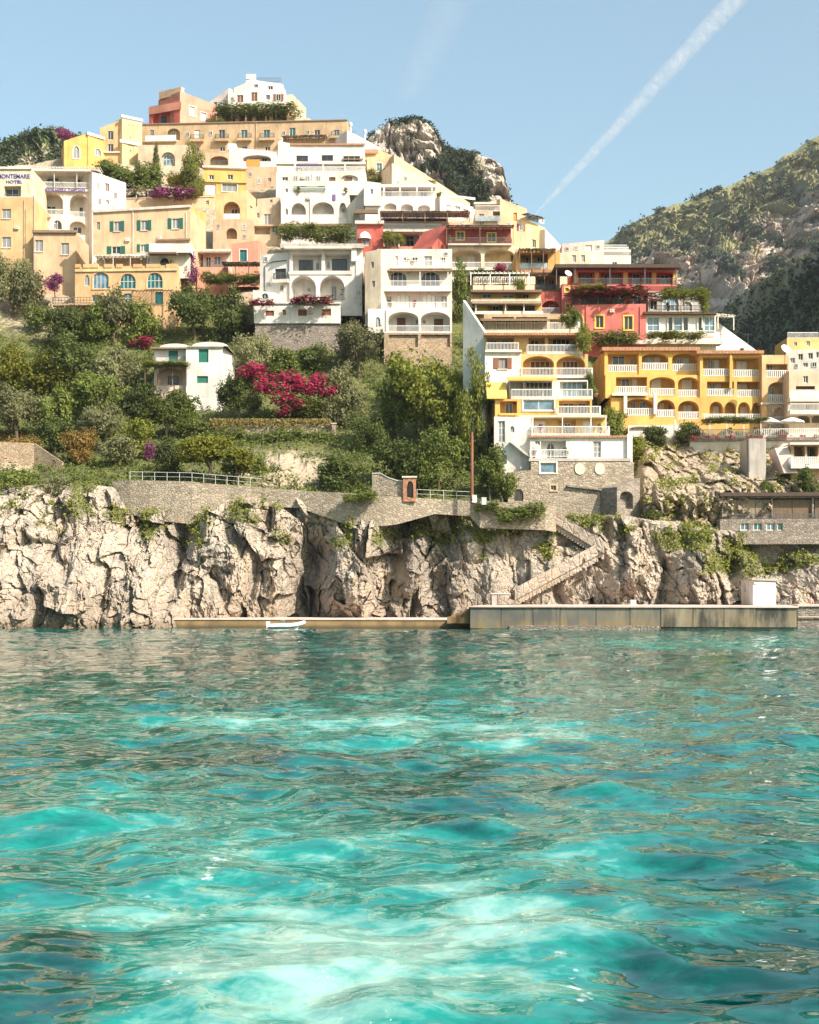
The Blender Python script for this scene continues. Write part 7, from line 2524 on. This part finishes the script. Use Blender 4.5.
bo = bpy.data.objects.new('body', me2); col.objects.link(bo); bo.parent = r
mb = MB(); mb.lathe(pp, [(.18, .14), (.17, .38), (.20, .5), (.16, .6), (.07, .63)], 10); mb.build('top', M['canvas_pink'], r, True)
mb = MB(); mb.lathe(pp + Vector((0, .01, 0)), [(.115, .78), (.125, .85), (.09, .93), (.0, .955)], 10); mb.build('hair', M['frame_dark'], r, True)

# satellite dishes
for px, py, Yd, rad_, lab in ((568, 274, D(318) - 6, .6, 'white satellite dish left of the coral hotel canopy'), (785.5, 350, D(425) - 4, .75, 'white satellite dish on the roof of the yellow hotel at its right end')):
    p = at(px, py, Yd)
    r = thing('satellite_dish', lab, 'satellite dish', p)
    mb = MB(); rings = [(0, .0), (.4, .05), (.75, .17), (1, .3)]
    ax = Vector((.35, -.75, .55)).normalized(); e1 = ax.cross(Vector((0, 0, 1))).normalized(); e2 = ax.cross(e1)
    pr_ = None
    for q, h in rings:
        rg = [p + ax * (h * rad_) + (e1 * math.cos(k * .3927) + e2 * math.sin(k * .3927)) * (q * rad_) for k in range(16)]
        if pr_:
            for k in range(16):
                mb.poly([pr_[k], pr_[(k + 1) % 16], rg[(k + 1) % 16], rg[k]])
        pr_ = rg
    mb.build('dish', M['dish'], r, True)
    mb = MB(); mb.tube([p, p - ax * .15 - Vector((0, 0, .3)), p - ax * .15 - Vector((0, 0, 1.8))], .05, 6); mb.build('mast', M['rail_dark'], r)
    mb = MB(); mb.tube([p - Vector((0, 0, rad_ * .7)) + ax * .1, p + ax * rad_ * .8], .025, 5); mb.build('feed_arm', M['rail_dark'], r)

# parasols on the hotel terrace
for px, yb, Yp, op, lab in ((675, 438, D(425) - 4, False, 'closed white parasol on the hotel terrace beside the dark little tree'), (770, 436.2, D(425) - 9, True, 'open white parasol before the stone arch of the yellow hotel'),
                            (792, 436.2, D(425) - 9.5, True, 'wider open white parasol right of the one before the stone arch')):
    p = at(px, yb, Yp)
    r = thing('parasol', lab, 'parasol', p, 'parasols on the hotel terrace')
    mb = MB(); mb.tube([p, p + Vector((0, 0, 2.3))], .04, 6); mb.build('pole', M['rail_white'], r)
    mb = MB()
    if op:
        s_ = 1.25 if px < 780 else 1.6
        mb.lathe(p, [(.02, 2.45), (s_ * .5, 2.2), (s_, 1.9), (s_, 1.75)], 8)
    else:
        mb.lathe(p, [(.03, 2.45), (.14, 2.1), (.22, 1.1), (.17, .75), (.05, .72)], 8)
    mb.build('canopy', M['canvas_white'], r)
    mb = MB(); mb.lathe(p, [(.0, .12), (.25, .1), (.28, .0), (0, -.01)], 10); mb.build('base', M['concrete'], r)
# red flowers along the balustrade
rngf = np.random.RandomState(8)
fr = Face(690, D(425) - 9, 830, D(425) - 11)
pts = np.array([fr.P(rngf.uniform(.2, fr.L - .2), .18 + rngf.uniform(0, .2), fr.uz(740, 437)[1] + rngf.uniform(-.15, .2)) for _ in range(900) if True])
keep = fbm(pts[:, 0] * .6, pts[:, 0] * 0, 2, 5) > -.1
o = bpy.data.objects.new('flower_bed', leaf_mesh('flower_bed', pts[keep], np.tile([0, -.7, .5], (keep.sum(), 1)), .13, LEAF['magenta'], 3))
col.objects.link(o); tag(o, 'red flowers spilling from the foot of the hotel terrace balustrade', 'flowers', None, 'stuff')

# ------------------------------------------------------------------ small white villa with two vaults on the wooded slope
Yv = ground(195, 392).y - 5
r = house('villa', 'small white villa with two vaulted roofs and dark green shutters in the wood', 'house', 196, 392, Yv)
f = Face(154, Yv, 192, Yv)
ops1 = [W(168.5, 350.5, 178, 363, gl='green', fr='frame_green', m=(1, 0))]
block(r, f, 347.5, 366, 9, 'white', ops1, drop=.2, name='left_wall')
block(r, Face(154, Yv - 1, 186, Yv - 1), 366, 386, 9, 'rose', [LG(157, 367, 183, 385.5, 1.6, .4, [W(168, 376.5, 178.5, 384.5, fr='frame_dark', m=(1, 0))], None, 'rose')], drop=3, name='loggia_wall')
f2 = Face(186, Yv - 2, 222, Yv - 2)
block(r, f2, 346.5, 394, 10, 'white', [W(198.5, 349, 208.5, 362.5, gl='green', fr='frame_green', m=(1, 0)), W(197, 376, 208, 383, gl='green', fr='frame_green', m=(1, 0))], drop=3, name='right_wall')
g = Face(222, Yv - 2, 235, Yv + 7)
block(r, g, (346.5, 356), 394, .3, 'white', [], drop=3, name='side_wall')
for ff, a, b, yy in ((f, 160, 190, 347.3), (f2, 192, 228, 346.2)):
    mb = MB(); u0, z = ff.uz(a, yy); u1, _ = ff.uz(b, yy); rz = (u1 - u0) * .12
    n_ = 14
    prof = [((u0 + u1) / 2 - (u1 - u0) / 2 * math.cos(math.pi * k / n_), z + rz * math.sin(math.pi * k / n_)) for k in range(n_ + 1)]
    for (ua, za), (ub, zb_) in zip(prof, prof[1:]):
        mb.poly([ff.P(ua, .1, za), ff.P(ub, .1, zb_), ff.P(ub, -8, zb_), ff.P(ua, -8, za)])
    mb.poly([ff.P(u, .1, q) for u, q in prof]); mb.poly([ff.P(u, -8, q) for u, q in prof])
    mb.build('vault', M['warmwhite'], r)
slab(r, f, 151, 190, 347.2, 348.6, .8, 'tiles_dark', 'eave')
slab(r, f2, 187, 223, 345.8, 347.2, .3, 'grey', 'eave')
balcony(r, f, 154, 186, 363.5, 1.4, 'dark', .2, 'white', rail=True)
pergola(r, Face(146, Yv - 1, 187, Yv - 1), 144, 187, 365, 386, 2.0, 'timber', None, 4)
slope_plant(166, 361.5, 367, 42, 'hedge', 'lime', 'vine on the pergola of the small white villa with green shutters', 'hedge', 'hedge', 'mid', 0, Y=Yv - 2.5)

# ------------------------------------------------------------------ condensation trails in the sky
def contrail(label, a, b, alt, r0, r1, dens, seed):
    def sp(px, py):
        Yc = (alt - H) * F / (HY - py)
        return Vector(((px - CX) / F * Yc, Yc, alt))
    A, B = sp(*a), sp(*b)
    rr = random.Random(seed)
    pts, rad = [], []
    for k in range(25):
        t = k / 24
        p = A.lerp(B, t) + Vector((rr.uniform(-1, 1), rr.uniform(-1, 1), rr.uniform(-1, 1))) * 9
        pts.append(p)
        rad.append((r0 + (r1 - r0) * t) * rr.uniform(.95, 1.05) * min(1, .25 + 4 * t))
    mb = MB(); mb.tube(pts, rad, 24, cap=False)
    n = N('trail_ice')
    lw = n.add('ShaderNodeLayerWeight'); lw.inputs['Blend'].default_value = .5
    edge = n.math('POWER', n.math('SUBTRACT', 1.0, lw.outputs['Facing']), 1.2)
    nz = n.noise(.006, 6, .65)
    al = n.math('MULTIPLY', n.math('MULTIPLY', edge, n.ramp(nz, .3, .72)), dens)
    df = n.add('ShaderNodeBsdfDiffuse'); df.inputs['Color'].default_value = (.85, .85, .85, 1)
    tl = n.add('ShaderNodeBsdfTranslucent'); tl.inputs['Color'].default_value = (.85, .85, .85, 1)
    m1 = n.add('ShaderNodeMixShader'); m1.inputs[0].default_value = .4
    n.ln(df.outputs[0], m1.inputs[1]); n.ln(tl.outputs[0], m1.inputs[2])
    tp = n.add('ShaderNodeBsdfTransparent')
    m2 = n.add('ShaderNodeMixShader')
    n.ln(al, m2.inputs[0]); n.ln(tp.outputs[0], m2.inputs[1]); n.ln(m1.outputs[0], m2.inputs[2])
    n.ln(m2.outputs[0], n.out.inputs['Surface'])
    m = n.m
    o = mb.build('contrail', m, None, True)
    tag(o, label, 'contrail')
    return o


contrail('long white condensation trail slanting across the blue sky above the right mountain', (536, 214), (800, -70), 9000, 105, 190, 1.0, 1)
contrail('short faint condensation trail above the rocky peak', (405, 100), (462, -20), 9000, 300, 380, .26, 2)

# ivy hanging over the path wall
for px, yt, yb, w_, lab in ((520, 502, 524, 44, 'ivy curtain hanging over the path wall right of the white cabinets'), (486, 501, 512, 22, 'short fringe of ivy on the path wall under the white cabinets'), (360, 491, 503, 30, 'fringe of weeds on the path wall left of the garden wall')):
    slope_plant(px, yt, yb, w_, 'hedge', 'green', lab, 'ivy', 'ivy', 'mid', 0, Y=170.4)
# a closed body of hazy air round the whole place
hz = MB(); hz.box(-3200, 3200, -140, 3300, -3.2, 1300)
m = bpy.data.materials.new('hazy_air'); m.use_nodes = True
m.node_tree.nodes.remove(m.node_tree.nodes['Principled BSDF'])
v = m.node_tree.nodes.new('ShaderNodeVolumePrincipled')
v.inputs['Color'].default_value = (.82, .90, 1.0, 1)
v.inputs['Density'].default_value = .00005
m.node_tree.links.new(v.outputs[0], m.node_tree.nodes['Material Output'].inputs['Volume'])
ho = hz.build('haze', m); ho['kind'] = 'stuff'

for px, yt, yb, w_, lab in ((244, 426, 456, 62, 'ivy covering the left half of the terrace wall under the dry grass'), (302, 426, 452, 58, 'ivy covering the right half of the terrace wall under the dry grass')):
    slope_plant(px, yt, yb, w_, 'hedge', 'green', lab, 'ivy', 'ivy', 'big', 0, Y=ground(300, 432).y - 3.4)
